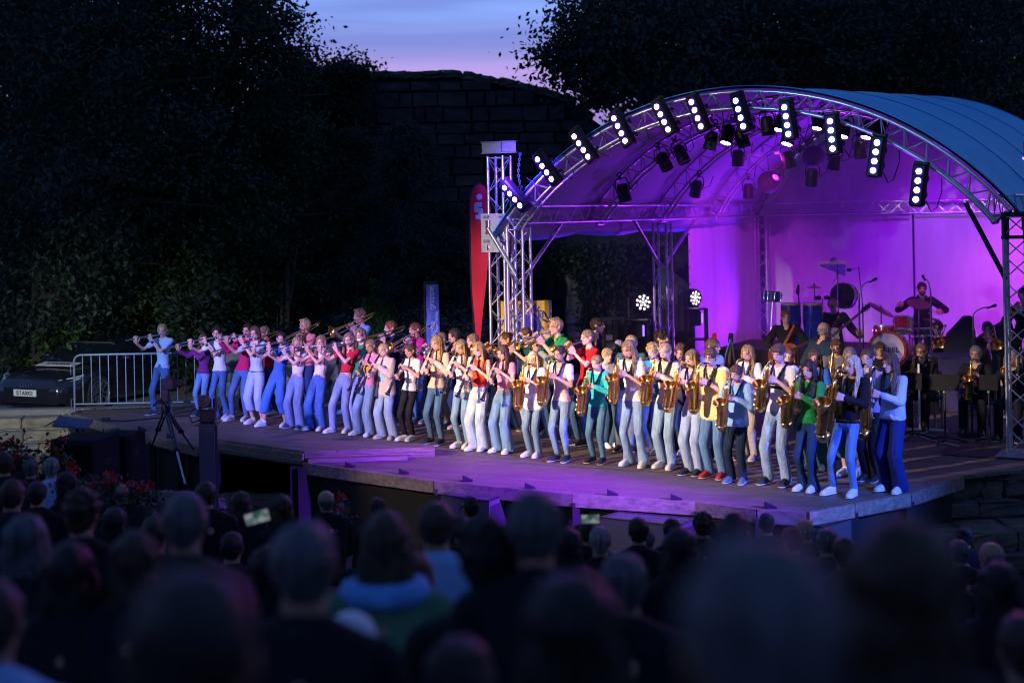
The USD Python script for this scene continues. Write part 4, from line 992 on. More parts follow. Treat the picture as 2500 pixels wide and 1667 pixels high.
obj('barrel', lathe([(.0175, -.075), (.018, -.14)], 10), mat('ebony', (.012, .010, .010), .3), cn, smooth=50)
for a, b in ((-.145, -.335), (-.345, -.56)): obj('joint', lathe([(.0155, a), (.016, b)], 12), mat('ebony', ()), cn, smooth=50)
obj('bell', lathe([(.018, -.56), (.020, -.60), (.027, -.64), (.041, -.672), (.042, -.676), (.03, -.66), (.0, -.62)], 16), mat('ebony', ()), cn, smooth=50)
for z in (-.075, -.14, -.34, -.56, -.674): obj('ring', moved(trimesh.creation.torus(.0185 if z > -.6 else .042, .0035, 14, 6), (0, 0, z)), SILVER, cn, smooth=True)
obj('keys', cat([moved(lathe([(.010, 0), (.010, .004), (0, .006)], 8), (.012 * math.sin(i * 2.1), -.016, -.17 - .024 * i), rx(math.pi / 2)) for i in range(15)] + [rod((.017, -.008, -.16), (.019, -.008, -.33), .004, 5), rod((.018, -.008, -.36), (.022, -.01, -.53), .0045, 5), rod((-.018, -.008, -.36), (-.02, -.008, -.5), .004, 5), rod((-.012, -.014, -.40), (-.026, -.012, -.55), .006, 5)]), SILVER, cn)


def sax_proto(name, k, tenor=False):
    s = proto(name); q = lambda *p: np.array(p) * k
    obj('mouthpiece', tube([q(0, .015, .004), q(0, -.03, -.002), q(0, -.07, .004)], np.array([.006, .013, .014]) * k, 8), BLACKP, s, smooth=True)
    nk = [q(0, -.07, .004), q(0, -.11, .014), q(0, -.145, .010), q(0, -.165, -.02), q(0, -.165, -.06)] if not tenor else [q(0, -.07, .004), q(0, -.10, .024), q(0, -.135, .035), q(0, -.165, .01), q(0, -.165, -.06)]
    obj('neck', tube(nk, np.array([.010, .012, .0135, .015, .017]) * k, 10), BRASS, s, smooth=True)
    zs = np.linspace(-.06, -.56, 8); obj('main_tube', tube([q(0, -.165, z) for z in zs], np.linspace(.018, .036, 8) * k, 12), BRASS, s, smooth=True)
    bow = arc(q(0, -.215, -.56), .05 * k, math.pi, 0, 9, [0, -1, 0], [0, 0, -1])
    obj('bow', tube(bow, np.linspace(.037, .046, 9) * k, 12), BRASS, s, smooth=True)
    b = [q(0, -.265, -.56), q(0, -.268, -.46), q(0, -.272, -.38), q(0, -.285, -.33), q(0, -.302, -.29), q(0, -.318, -.262)]
    bl = obj('bell', tube(b, np.array([.046, .048, .052, .059, .074, .088]) * k, 18, False), BRASS, s, smooth=True)
    obj('bell_inside', tube([b[-4], b[-3], b[-2], b[-1] + q(0, -.001, .001)], np.array([.002, .055, .071, .0865]) * k, 18, False), BRASSD, bl, smooth=True)
    d = nz(b[-1] - b[-2]); a_, b_, _ = frame(d); obj('bell_rim', tube(np.array([b[-1] + .088 * k * (math.cos(t) * a_ + math.sin(t) * b_) for t in np.linspace(0, 2 * math.pi, 25)]), .005 * k, 6, False), BRASS, bl, smooth=True)
    r_ = np.random.default_rng(4); kk = []
    for i, z in enumerate(np.linspace(-.11, -.54, 13)):
        rad = (.011 + .011 * i / 12) * k; off = (.028 + .012 * i / 12) * k; ang = -.7 + .9 * math.sin(i * 1.9)
        kk.append(moved(lathe([(rad, 0), (rad, .006 * k), (rad * .3, .010 * k), (0, .010 * k)], 10), q(0, -.165, z) + off * np.array([math.sin(ang), -math.cos(ang), 0]), frame(np.array([math.sin(ang), -math.cos(ang), 0.0]))[0][:, None] @ np.array([[1, 0, 0]]) + frame(np.array([math.sin(ang), -math.cos(ang), 0.0]))[1][:, None] @ np.array([[0, 1, 0]]) + np.array([math.sin(ang), -math.cos(ang), 0])[:, None] @ np.array([[0, 0, 1]])))
    for i in range(3): kk.append(moved(lathe([(.027 * k, 0), (.027 * k, .008 * k), (0, .012 * k)], 12), q(-.048 - .004 * i, -.266 + .01 * i, -.42 - .07 * i), ry(-math.pi / 2)))
    obj('keys', cat(kk), BRASS, s)
    obj('rods', cat([rod(q(sx, y, -.10), q(sx * 1.25, y, -.53), .0042 * k, 5) for sx, y in ((.035, -.18), (-.036, -.18), (.028, -.145), (-.03, -.15), (.012, -.206))] + [rod(q(.0, -.2, z), q(0, -.24, z), .006 * k, 5) for z in (-.40, -.5)]), BRASS, s)
    for z in (-.062, -.56): obj('ring', moved(trimesh.creation.torus((.021 if z > -.1 else .04) * k, .005 * k, 14, 6), q(0, -.165, z)), BRASS, s, smooth=True)
    return s


al, tn = sax_proto('alto_saxophone', .96), sax_proto('tenor_saxophone', 1.26, True)


def trumpet_proto(name, M):
    t = proto(name)
    obj('mouthpiece', moved(lathe([(0, 0), (.014, 0), (.013, .012), (.005, .03), (.005, .06)], 10), (0, .005, 0), rx(math.pi / 2)), SILVER, t, smooth=40)
    obj('leadpipe', tube([(0, -.05, 0), (0, -.38, 0)] + list(arc((0, -.38, -.035), .035, math.pi / 2, -math.pi / 2, 8, [0, -1, 0], [0, 0, 1])) + [(0, -.2, -.07)], .0075, 8), M, t, smooth=50)
    obj('bell', tube([(.028, -.12, -.0), (.028, -.30, 0), (.028, -.40, 0), (.028, -.45, 0), (.028, -.48, 0), (.028, -.497, 0), (.028, -.503, 0)], [.008, .011, .015, .021, .033, .052, .062], 18, False), M, t, smooth=True)
    obj('bell_rim', moved(trimesh.creation.torus(.062, .004, 20, 6), (.028, -.503, 0), rx(math.pi / 2)), M, t, smooth=True)
    obj('bow', tube([(.028, -.12, 0)] + list(arc((.028, -.12, -.035), .035, math.pi / 2, -math.pi / 2, 8, [0, 1, 0], [0, 0, 1])) + [(.028, -.2, -.07)], .0075, 8), M, t, smooth=50)
    for y in (-.19, -.225, -.26): v = obj('valve', moved(lathe([(0, -.10), (.012, -.1), (.0145, -.085), (.0145, .02), (.012, .03), (.004, .032), (.004, .05), (.010, .052), (.0, .056)], 10), (.014, y, 0)), M, t, smooth=40)
    return t


tp_b, tp_s = trumpet_proto('trumpet_brass', BRASS), trumpet_proto('trumpet_silver', SILVER)
tb_ = proto('trombone')
obj('mouthpiece', moved(lathe([(0, 0), (.019, 0), (.017, .018), (.006, .04), (.006, .07)], 10), (0, .005, 0), rx(math.pi / 2)), SILVER, tb_, smooth=40)
obj('inner_slide', cat([rod((0, -.06, 0), (0, -.62, 0), .008, 8), rod((0.0, -.12, -.085), (0.0, -.62, -.085), .008, 8)]), CHROME, tb_, smooth=50)
obj('outer_slide', cat([tube([(0, -.34, 0), (0, -.98, 0)] + list(arc((0, -.98, -.0425), .0425, math.pi / 2, -math.pi / 2, 8, [0, -1, 0], [0, 0, 1])) + [(0, -.34, -.085)], .0105, 8), rod((0, -.36, 0), (0, -.36, -.085), .008, 6)]), CHROME, tb_, smooth=50)
obj('brace', rod((0, -.12, 0), (0, -.12, -.085), .007, 6), BRASS, tb_)
obj('gooseneck', tube([(0, -.12, -.085), (.02, -.06, -.085), (.03, .20, -.06), (.035, .30, -.04)] + list(arc((.075, .30, -.01), .05, math.pi, 0, 9, [.8, 0, .6], [0, 1, 0])) + [(.115, .2, .02), (.115, -.15, .02)], .0105, 8), BRASS, tb_, smooth=50)
obj('bell', tube([(.115, -.10, .02), (.115, -.28, .02), (.115, -.38, .02), (.115, -.44, .02), (.115, -.475, .02), (.115, -.497, .02), (.115, -.505, .02)], [.012, .018, .026, .038, .058, .085, .105], 20, False), BRASS, tb_, smooth=True)
obj('bell_inside', tube([(.115, -.40, .02), (.115, -.43, .02), (.115, -.473, .02), (.115, -.496, .02), (.115, -.5055, .02)], [.002, .033, .056, .083, .104], 20, False), BRASSD, tb_, smooth=True)
obj('bell_rim', moved(trimesh.creation.torus(.105, .005, 24, 6), (.115, -.505, .02), rx(math.pi / 2)), BRASS, tb_, smooth=True)
obj('cross_brace', rod((.03, .02, -.08), (.115, .02, .02), .007, 6), BRASS, tb_)
INS = {'flute': (fl, 'flute', 'silver flute', 'flutes held by the front row'), 'clarinet': (cn, 'clarinet', 'black clarinet', 'clarinets in the front row'), 'sax': (al, 'saxophone', 'gold saxophone', 'alto saxophones'), 'tenor': (tn, 'saxophone', 'large gold saxophone', 'tenor saxophones'),
       'trumpet': (tp_b, 'trumpet', 'brass trumpet', 'trumpets in the back row'), 'trumpets': (tp_s, 'trumpet', 'silver trumpet', 'trumpets in the back row'), 'trombone': (tb_, 'trombone', 'brass trombone', 'trombones in the back row')}


def play(d, pose, who):
    if pose not in INS: return
    pr, n, w, g = INS[pose]; M = np.eye(4); M[:3, :3] = d['R'] @ AX['m']; M[:3, 3] = d['root'] + d['R'] @ d['mouth']
    copy_of(pr, n, f'{w} held by the person {who}', n, M, g)


Cc = cloth
SW, SB, SN, SR = mat('white_sneaker', (.72, .71, .70), .55), mat('black_sneaker', (.02, .02, .022), .6), mat('navy_sneaker', (.03, .05, .10), .6), mat('red_sneaker', (.42, .02, .025), .6)
SG, SBG, SD = mat('blue_grey_sneaker', (.10, .15, .21), .7), mat('beige_sneaker', (.45, .36, .27), .7), mat('dark_leather_shoe', (.02, .018, .018), .35)
dn = lambda c: cloth((c[0] * .78, c[1] * .90, c[2] * 1.04), 'denim')
CAST = [
    # who, head, feet, yaw, pose, top, colour, bottom, colour, shoe, hair, hair colour, fem, skin, extras
    ('in light blue tee by the barrier', (398, 790), ((376, 1012), (412, 1014)), 22, 'flute', 'tee', Cc((.36, .52, .68)), 'slim', dn((.10, .17, .31)), SN, 'tied', 'blond', 1, 0, ('vneck', 'watch')),
    ('in purple sweater and blue jeans', (498, 815), ((486, 1014), (508, 1016)), 30, 'flute', 'long', Cc((.12, .015, .13)), 'slim', dn((.15, .25, .43)), SN, 'half', 'brown', 1, 1, ()),
    ('in pale tee and flared jeans beside the purple sweater', (532, 797), ((530, 1020), (556, 1022)), 28, 'flute', 'tee', Cc((.60, .62, .70)), 'flare', dn((.08, .15, .32)), SW, 'tied', 'dark', 1, 0, ('watch',)),
    ('in crimson sweater and skinny jeans', (606, 789), ((566, 1026), (601, 1027)), 22, 'flute', 'long', Cc((.55, .02, .13)), 'skinny', dn((.13, .23, .44)), SW, 'tied', 'dark', 1, 0, ()),
    ('in grey green tee with belted wide trousers', (624, 796), ((617, 1034), (640, 1036)), 24, 'flute', 'tee', Cc((.36, .47, .50)), 'crop', cloth((.30, .42, .62)), SW, 'longside', 'brown', 1, 0, ('belt',)),
    ('in red shirt behind the flutes', (648, 796), ((655, 1010), (676, 1011)), 48, 'trombone', 'tee', Cc((.40, .035, .03)), 'straight', dn(DJEANS), SW, 'short', 'sand', 0, 1, ()),
    ('in plain blue tee and cropped blue trousers', (689, 809), ((643, 1040), (697, 1041)), 26, 'flute', 'jump', Cc((.04, .13, .45)), 'jump', cloth((.05, .15, .47)), SW, 'tied', 'dark', 1, 0, ('watch',)),
    ('in white crop top and pale blue wide jeans', (728, 821.5), ((710, 1044), (734, 1046)), 26, 'flute', 'crop', Cc((.68, .66, .68)), 'wide', dn((.26, .33, .50)), SN, 'wavy', 'blond', 1, 2, ()),
    ('in white tank top with deep blue wide jeans', (786, 818), ((758, 1049), (786, 1050)), 28, 'flute', 'tank', Cc((.66, .64, .66)), 'wide', dn((.07, .16, .40)), SW, 'long', 'sand', 1, 0, ('bare',)),
    ('in red crop top with pale jeans', (854, 811.5), ((812, 1055), (850, 1055)), 30, 'flute', 'crop', Cc((.50, .02, .045)), 'straight', dn((.28, .34, .52)), SW, 'long', 'sand', 1, 2, ()),
    ('in green tee behind the pink tie dye shirt', (883, 801), ((868, 1042), (886, 1043)), 38, 'flute', 'tee', Cc((.02, .27, .10)), 'straight', dn((.42, .46, .55)), SBG, 'long', 'sand', 1, 2, ()),
    ('in pink shirt with orange print', (908, 827), ((874, 1061), (904, 1064)), 36, 'clarinet', 'tee', Cc((.68, .22, .42)), 'wide', dn(LJEANS), SW, 'tied', 'sand', 1, 1, ('print',)),
    ('in beige cardigan over light blue top', (939, 837), ((934, 1069), (962, 1071)), 36, 'clarinet', 'cardi', Cc((.55, .45, .36)), 'wide', dn((.36, .43, .51)), SBG, 'tied', 'blond', 1, 2, ('inner',)),
    ('in white tee and black trousers', (1004, 839), ((988, 1074), (1006, 1075)), 38, 'clarinet', 'tee', Cc((.74, .71, .65)), 'skinny', cloth((.015, .015, .018)), SW, 'tied', 'brown', 1, 1, ()),
    ('in salmon tee with dark jeans', (748, 779), ((742, 1010), (764, 1011)), 46, 'trombone', 'tee', Cc((.72, .20, .16)), 'straight', dn(DJEANS), SB, 'quiff', 'blond', 0, 3, ()),
    ('tallest in light blue tee at back', (882, 754.5), ((850, 1010), (872, 1011)), 55, 'trombone', 'tee', Cc((.25, .45, .68)), 'straight', dn(DJEANS), SW, 'quiff', 'sand', 0, 0, ()),
    ('in navy tee at back left', (956, 783.5), ((958, 1020), (978, 1021)), 60, 'trombone', 'tee', Cc((.012, .018, .06)), 'wide', cloth((.03, .07, .22)), SB, 'short', 'red', 0, 2, ()),
    ('in hot pink tee at back left', (1017, 787), ((1023, 1030), (1045, 1032)), 55, 'trombone', 'tee', Cc((.62, .02, .25)), 'straight', dn(JEANS), SG, 'tied', 'red', 1, 2, ()),
    ('in nude long sleeve top with skinny jeans', (1069, 819), ((1053, 1082), (1077, 1085)), 36, 'clarinet', 'long', Cc((.60, .44, .36)), 'skinny', dn((.10, .17, .26)), SB, 'long', 'gold', 1, 0, ('vneck',)),
    ('in cream cropped shirt with light skinny jeans', (1128, 829), ((1122, 1091), (1142, 1093)), 30, 'clarinet', 'tee', Cc((.72, .66, .58)), 'skinny', dn((.24, .34, .44)), SW, 'long', 'sand', 1, 0, ('vneck',)),
    ('in red strap top with pale wide jeans', (1171, 834), ((1158, 1098), (1181, 1099)), 34, 'clarinet', 'tank', Cc((.66, .05, .025)), 'wide', dn(VLJEANS), SW, 'long', 'gold', 1, 2, ('bare',)),
    ('in pink crop top with wide blue jeans', (1230, 842.5), ((1216, 1103), (1241, 1106)), 36, 'clarinet', 'crop', Cc((.72, .27, .40)), 'wide', dn((.20, .31, .43)), SW, 'long', 'brown', 1, 0, ()),
    ('in oversized white tee with slim jeans', (1304, 858), ((1294, 1113), (1314, 1115)), 34, 'sax', 'over', Cc((.78, .76, .74)), 'slim', dn((.20, .28, .37)), SW, 'longblond', 'light', 1, 2, ('strap',)),
    ('in patterned shirt behind the clarinets', (1112, 802), ((1120, 1046), (1138, 1047)), 52, 'trumpets', 'tee', Cc((.26, .27, .33)), 'straight', dn(DJEANS), SBG, 'half', 'dark', 1, 1, ()),
    ('in brown top behind the clarinets', (1156, 815), ((1162, 1052), (1180, 1053)), 58, 'trumpet', 'tee', Cc((.20, .09, .07)), 'straight', dn(JEANS), SW, 'half', 'sand', 1, 2, ()),
    ('in blue top half hidden behind the nude sleeves', (1080, 812), ((1085, 1040), (1103, 1041)), 50, 'trumpets', 'tee', Cc((.15, .28, .45)), 'straight', cloth((.36, .34, .28)), SG, 'short', 'sand', 0, 2, ()),
    ('in tan sleeveless top beside the truss tower', (1237, 810), ((1240, 1050), (1258, 1051)), 62, 'trumpet', 'tank', Cc((.33, .19, .15)), 'straight', dn(DJEANS), SD, 'bun', 'brown', 1, 1, ('bare',)),
    ('in dark green tee and white jeans', (1287, 799), ((1268, 1048), (1286, 1050)), 60, 'trumpet', 'tee', Cc((.01, .075, .065)), 'straight', dn((.55, .55, .58)), SD, 'tied', 'brown', 1, 2, ()),
    ('in green polo shirt', (1361, 777), ((1342, 1072), (1382, 1074)), 62, 'trumpets', 'tee', Cc((.02, .30, .09)), 'straight', dn((.06, .12, .20)), SN, 'quiff', 'blond', 0, 0, ('collar',)),
    ('in grey green top half hidden by the green polo', (1345, 795), ((1328, 1058), (1344, 1059)), 58, 'trumpet', 'long', Cc((.26, .33, .31)), 'straight', dn(DJEANS), SB, 'half', 'sand', 1, 0, ()),
    ('in pale pink tee with light jeans', (1368, 843), ((1361, 1124), (1385, 1126)), 34, 'sax', 'tee', Cc((.74, .52, .56)), 'skinny', dn((.25, .33, .42)), SB, 'tied', 'dark', 1, 3, ('strap',)),
    ('in red tee with dark jeans', (1437.6, 804), ((1410, 1086), (1432, 1087)), 62, 'trumpet', 'tee', Cc((.62, .012, .02)), 'skinny', dn((.05, .10, .16)), SB, 'pony', 'sand', 1, 2, ()),
    ('in black with red light on the face at the speaker stack', (1454.5, 776), ((1448, 1050), (1468, 1051)), -70, 'none', 'shirt', BLACKC, 'straight', BLACKC, SD, 'short', 'dark', 0, 2, ()),
    ('in turquoise long sleeve top', (1459, 866), ((1448, 1128), (1472, 1131)), 32, 'sax', 'long', Cc((.02, .42, .38)), 'skinny', dn((.09, .19, .27)), SB, 'tied', 'sand', 1, 2, ('strap',)),
    ('in small white tee behind the turquoise top', (1480, 850), ((1478, 1092), (1496, 1093)), -30, 'none', 'tee', Cc((.66, .62, .66)), 'straight', dn((.06, .11, .18)), SW, 'fringe', 'blond', 0, 2, ()),
    ('in dark teal tee behind the white tee', (1541, 818.5), ((1512, 1099), (1540, 1100)), 10, 'none', 'tee', Cc((.03, .12, .15)), 'straight', dn(GJEANS), SB, 'short', 'blond', 0, 2, ()),
    ('in white tee with flared light jeans', (1538, 830.6), ((1536, 1134), (1572, 1139)), 32, 'sax', 'tee', Cc((.76, .73, .71)), 'flare', dn((.30, .40, .56)), SW, 'longside', 'sand', 1, 1, ('strap',)),
    ('in bright blue tee with ripped grey jeans', (1596.5, 839), ((1586, 1104), (1606, 1105)), 40, 'trumpet', 'tee', Cc((.02, .27, .50)), 'straight', dn((.28, .30, .34)), SBG, 'curly', 'blond', 0, 2, ()),
    ('in beige top and black harness', (1626, 836), ((1617, 1140), (1640, 1144)), 34, 'sax', 'long', Cc((.60, .54, .42)), 'straight', dn((.32, .43, .53)), SW, 'tied', 'blond', 1, 2, ('harness',)),
    ('with brown hair behind the beige top', (1662, 841.6), ((1668, 1107), (1686, 1108)), 15, 'trumpet', 'tee', Cc((.05, .05, .08)), 'straight', dn(DJEANS), SBG, 'curly', 'brown', 0, 1, ()),
    ('in lavender tee with black platform sneakers', (1691.6, 853.6), ((1683, 1157), (1706, 1159)), 40, 'sax', 'tee', Cc((.58, .42, .62)), 'straight', dn((.45, .51, .62)), SB, 'longside', 'sand', 1, 2, ('strap',)),
    ('in yellow tee and red sneakers', (1737, 848), ((1733, 1164), (1764, 1167)), 36, 'sax', 'over', Cc((.80, .64, .24)), 'straight', dn((.14, .25, .38)), SR, 'fringe', 'brown', 0, 0, ('strap', 'glasses', 'watch')),
    ('in white shirt behind the yellow tee', (1737, 825.5), ((1745, 1120), (1768, 1121)), -40, 'none', 'shirt', Cc((.70, .68, .70)), 'straight', cloth((.03, .03, .04)), SD, 'short', 'brown', 0, 0, ('glasses',)),
    ('in light blue shirt and dark trousers', (1798.7, 891), ((1786, 1176), (1814, 1179)), 32, 'sax', 'shirt', Cc((.24, .43, .66)), 'straight', dn((.018, .028, .05)), SG, 'fringe', 'brown', 0, 1, ('harness', 'collar')),
    ('in white sweater with tan trousers', (1828, 841.6), ((1820, 1117), (1842, 1122)), 40, 'sax', 'long', Cc((.70, .66, .68)), 'straight', cloth((.33, .29, .26)), SBG, 'longside', 'gold', 1, 0, ('harness',)),
    ('in black, curly hair lit red, by the middle tower', (1611, 808), ((1600, 1068), (1620, 1069)), -60, 'none', 'shirt', BLACKC, 'straight', BLACKC, SD, 'curly', 'dark', 0, 0, ('beard',)),
    ('in white tee with black harness and light jeans', (1904, 839), ((1877, 1180), (1920, 1185)), 40, 'sax', 'tee', Cc((.72, .70, .72)), 'straight', dn((.38, .47, .58)), SB, 'fringe', 'brown', 0, 0, ('harness',)),
    ('in pink top hidden behind the white tee with harness', (1926, 848), ((1928, 1132), (1946, 1133)), 20, 'sax', 'tee', Cc((.5, .3, .4)), 'straight', cloth((.10, .10, .10)), SBG, 'long', 'red', 1, 2, ()),
    ('in blue tee behind the green cardigan', (1991, 852), ((1982, 1142), (2008, 1145)), 30, 'sax', 'tee', Cc((.03, .12, .50)), 'wide', cloth((.03, .09, .11)), SW, 'half', 'brown', 1, 1, ()),
    ('in green cardigan with dark flared jeans', (1977, 880), ((1962, 1196), (1986, 1199)), 42, 'sax', 'long', Cc((.015, .25, .05)), 'flare', dn((.02, .05, .10)), SW, 'long', 'dark', 1, 0, ('strap', 'vneck')),
    ('in dark suit with white sneakers, back to the audience', (2008, 786.6), ((2020, 1078), (2046, 1080)), -120, 'none', 'jacket', cloth((.015, .035, .07)), 'straight', cloth((.015, .03, .07)), SW, 'balding', 'grey', 0, 0, ()),
    ('with red lit face behind the dark suit', (2041, 827), ((2044, 1095), (2062, 1096)), 12, 'tenor', 'tee', Cc((.15, .14, .16)), 'straight', dn(DJEANS), SD, 'fringe', 'brown', 0, 1, ()),
    ('in magenta top and purple sneakers', (2076, 846), ((2064, 1158), (2092, 1161)), 30, 'tenor', 'tee', Cc((.62, .03, .22)), 'crop', cloth((.03, .14, .17)), SW, 'tied', 'sand', 1, 2, ()),
    ('in black sweater with long hair and skinny jeans', (2083, 867), ((2032, 1206), (2084, 1211)), 42, 'tenor', 'long', cloth((.008, .008, .009)), 'skinny', dn((.13, .24, .46)), SW, 'long', 'light', 1, 0, ('brownbelt', 'strap')),
    ('in mauve tee with black trousers', (2120, 849), ((2118, 1172), (2138, 1174)), 38, 'sax', 'tee', Cc((.40, .26, .36)), 'straight', cloth((.012, .012, .015)), SB, 'pony', 'brown', 1, 2, ('strap',)),
    ('in light blue blouse and wide navy trousers', (2176, 863), ((2166, 1197), (2198, 1202)), 48, 'tenor', 'blouse', Cc((.42, .52, .72)), 'wide', cloth((.012, .025, .11)), SW, 'half', 'brown', 1, 0, ('strap', 'scrunchie')),
]
ZF = {11: .0, 12: .0}
for i, (who, hd, ft, yaw, pose, top, tm, bo, bm, shoe, hs_, hc_, fem, sk, ext) in enumerate(CAST):
    rr = random.Random(i); lk = {'flute': -rr.uniform(5, 28), 'trumpet': 0, 'trumpets': 0, 'trombone': 0}.get(pose, rr.uniform(-12, 14)); wp = {'flute': 'playing the flute ', 'clarinet': 'playing the clarinet ', 'sax': 'playing saxophone ', 'tenor': 'playing large saxophone ', 'trumpet': 'playing the trumpet ', 'trumpets': 'playing silver trumpet ', 'trombone': 'playing the trombone '}.get(pose, 'standing ')
    d = person(who, hd, ft, yaw, pose, top, tm, bo, bm, shoe, hs_, hc_, fem, sk, lk, ext=ext, label=f'person {wp}{who}', pitch=rr.uniform(-.02, .14) if pose in ('clarinet', 'sax', 'tenor') else rr.uniform(-.08, .06))
    play(d, pose, who)

# ------------------------------------------------------------------ the band at the back and its equipment
BLK = cloth((.010, .010, .013))
riser = thing('band_riser', 'low black cloth covered riser under drums and percussion', 'riser')
for e0, e1, t0, t1, h in ((3.7, 6.9, 6.3, 9.0, .56), (.9, 3.5, 7.0, 9.2, .60)):
    q = Polygon([st(a, b)[:2] for a, b in ((e0, t0), (e1, t0), (e1, t1), (e0, t1))]); obj('platform', extrude(q, h, 0), BLACKC, riser)
red, blue, hw = mat('red_drum_lacquer', (.60, .02, .012), .18, 0, .25, 40, coat=.8), mat('blue_drum_lacquer', (.01, .035, .38), .2, .3, .2, 20, coat=.8), mat('drum_head', (.72, .70, .70), .5)


def drum(name, label, c, r, h, shell, axis=(0, 0, 1), lugs=8, taper=1.0, group=None, hm=None):
    t = thing(name, label, 'drum', mat4(c, np.stack(frame(axis), 1)), group)
    obj('shell', lathe([(r * taper, -h / 2), (r * (1 + taper) / 2 * 1.03, 0), (r, h / 2)], 24), shell, t, smooth=50)
    for z, k in ((h / 2, 1), (-h / 2, taper)):
        obj('head', moved(lathe([(r * k * .99, 0), (0, .004 * np.sign(z))], 24), (0, 0, z)), hm or hw, t, smooth=True)
        obj('hoop', lathe([(r * k * 1.0, z - .014), (r * k * 1.05, z - .014), (r * k * 1.05, z + .014), (r * k * 1.0, z + .014)], 24), BLACKM if hm else ALU, t, smooth=40)
    for i in range(lugs):
        a = i * 2 * math.pi / lugs; p = np.array([math.cos(a), math.sin(a), 0]) * r * 1.05; obj('lug', cat([moved(bbox(.022, .022, .05, .006), p + [0, 0, h * .22]), rod(p + [0, 0, -h / 2], p + [0, 0, h / 2], .004, 5)]), CHROME, t)
    return t


def cymbal(c, r, axis, label, zf):
    t = thing('cymbal', label, 'cymbal', mat4(c)); R = np.stack(frame(axis), 1)
    obj('disc', moved(lathe([(0, .03), (.03, .028), (.045, .014), (r * .5, .008), (r, -.008), (r, -.011), (0, -.002)], 28), (0, 0, 0), R), mat('cymbal_bronze', (.50, .27, .10), .3, .9, .2, 30), t, smooth=40)
    s = obj('stand', cat([rod((0, 0, .05), (0, 0, -(c[2] - zf) + .3), .013, 8)] + [rod((0, 0, -(c[2] - zf) + .35), (.28 * math.cos(a), .28 * math.sin(a), -(c[2] - zf) + .01), .011, 6) for a in (0.4, 2.5, 4.6)]), CHROME, t, smooth=60)
    obj('wing_nut', moved(trimesh.creation.icosphere(1, .02), (0, 0, .06)), CHROME, s)


bd = drum('bass_drum', 'big red bass drum with white front head lettered in black', dep(2171, 853, 25.6), .31, .40, red, nz([-.42, -.9, .06]), 8)
tx = meshkit.text_mesh('ABEL', .085, .003, True); tx.apply_translation((-tx.bounds[:, 0].mean() + .02, -.04, .208)); tx.vertices[:, 0] += .05
obj('lettering', tx, BLACKP, bd)
obj('red_hoop', lathe([(.30, .19), (.34, .19), (.34, .235), (.30, .235)], 28), red, bd, smooth=40)
drum('rack_tom', 'red rack tom with pale bottom head above the bass drum', dep(2205, 793, 25.7), .165, .24, red, nz([.12, .35, .95]), 6)
drum('floor_tom', 'red floor tom left of the rack tom', dep(2158, 817, 25.9), .19, .3, red, nz([.05, .1, 1]), 6)
drum('snare_drum', 'dark snare drum at the right of the drum kit', dep(2252, 811, 26.0), .17, .14, mat('dark_shell', (.03, .03, .04), .25), nz([0, .1, 1]), 8)
cymbal(dep(2151, 755, 25.9), .26, nz([.45, -.25, .86]), 'steeply tilted crash cymbal left of the drummer', .56)
cymbal(dep(2243, 741, 25.8), .21, nz([.05, -.38, .92]), 'cymbal in front of the drummer', .56)
cymbal(dep(2274, 779, 26.2), .16, nz([0, -.05, 1]), 'flat hi-hat cymbal right of the drummer', .56)
for (x, w, lab) in ((1930, 47, 'left of the two blue conga drums'), (1984, 49, 'right blue conga drum, nearest the bass player')):
    top = dep(x, 739, 25.6); t = thing('conga', lab, 'drum', mat4((top[0], 25.6, top[2] - .82)))
    obj('shell', lathe([(.12, 0), (.165, .3), (.185, .5), (.165, .8)], 24), blue, t, smooth=True)
    obj('head', lathe([(.172, .79), (.176, .815), (0, .82)], 24), mat('hide', (.60, .45, .30), .6), t, smooth=40)
    obj('hoop', lathe([(.165, .76), (.18, .76), (.18, .79), (.165, .79)], 24), CHROME, t, smooth=40)
    obj('band', lathe([(.187, .47), (.189, .47), (.189, .485), (.187, .485)], 24), CHROME, t, smooth=40)
    for i in range(6): a = i * 1.047 + .3; obj('lug', rod((.19 * math.cos(a), .19 * math.sin(a), .55), (.185 * math.cos(a), .185 * math.sin(a), .79), .011, 6), CHROME, t)
    obj('badge', moved(disc(.03), (-.06, -.175, .6), rx(math.pi / 2)), SILVER, t)
    obj('stand', cat([rod((.2 * math.cos(a), .2 * math.sin(a), .35), (.26 * math.cos(a), .26 * math.sin(a), -top[2] + .82 + .6), .012, 6) for a in (0, 2.1, 4.2)]), CHROME, t)
tmb = drum('timbale', 'small blue drum on a thin stand left of the congas', dep(1887, 724, 25.6), .15, .15, mat('matt_blue_shell', (.012, .03, .22), .5), nz([.1, .1, 1]), 8, hm=mat('dull_skin', (.25, .22, .2), .8)); obj('stand', rod((0, 0, -.08), (0, 0, -1.3), .014, 8), CHROME, tmb)
drum('marching_drum', 'black drum hanging sideways behind the bass player', dep(2061, 722, 26.6), .23, .18, mat('dark_shell', ()), nz([-.5, -.85, .1]), 8, hm=BLACKC)
c = dep(2033, 640, 26.2); t = thing('bar_chimes', 'hanging bar chimes with blue tubes under a pale wooden bar', 'chimes', mat4(c, rz(-.3)))
obj('bar', moved(bbox(.50, .04, .035, .008), (0, 0, -.01)), mat('pale_wood', (.55, .42, .30), .5), t)
bt_ = mat('blue_tube', (.01, .06, .55), .25, .5)
for i in range(26): obj('chime', rod((-.22 + .0175 * i, 0, -.04), (-.22 + .0175 * i, 0, -.08 - .0072 * i), .0065, 6), bt_, t)
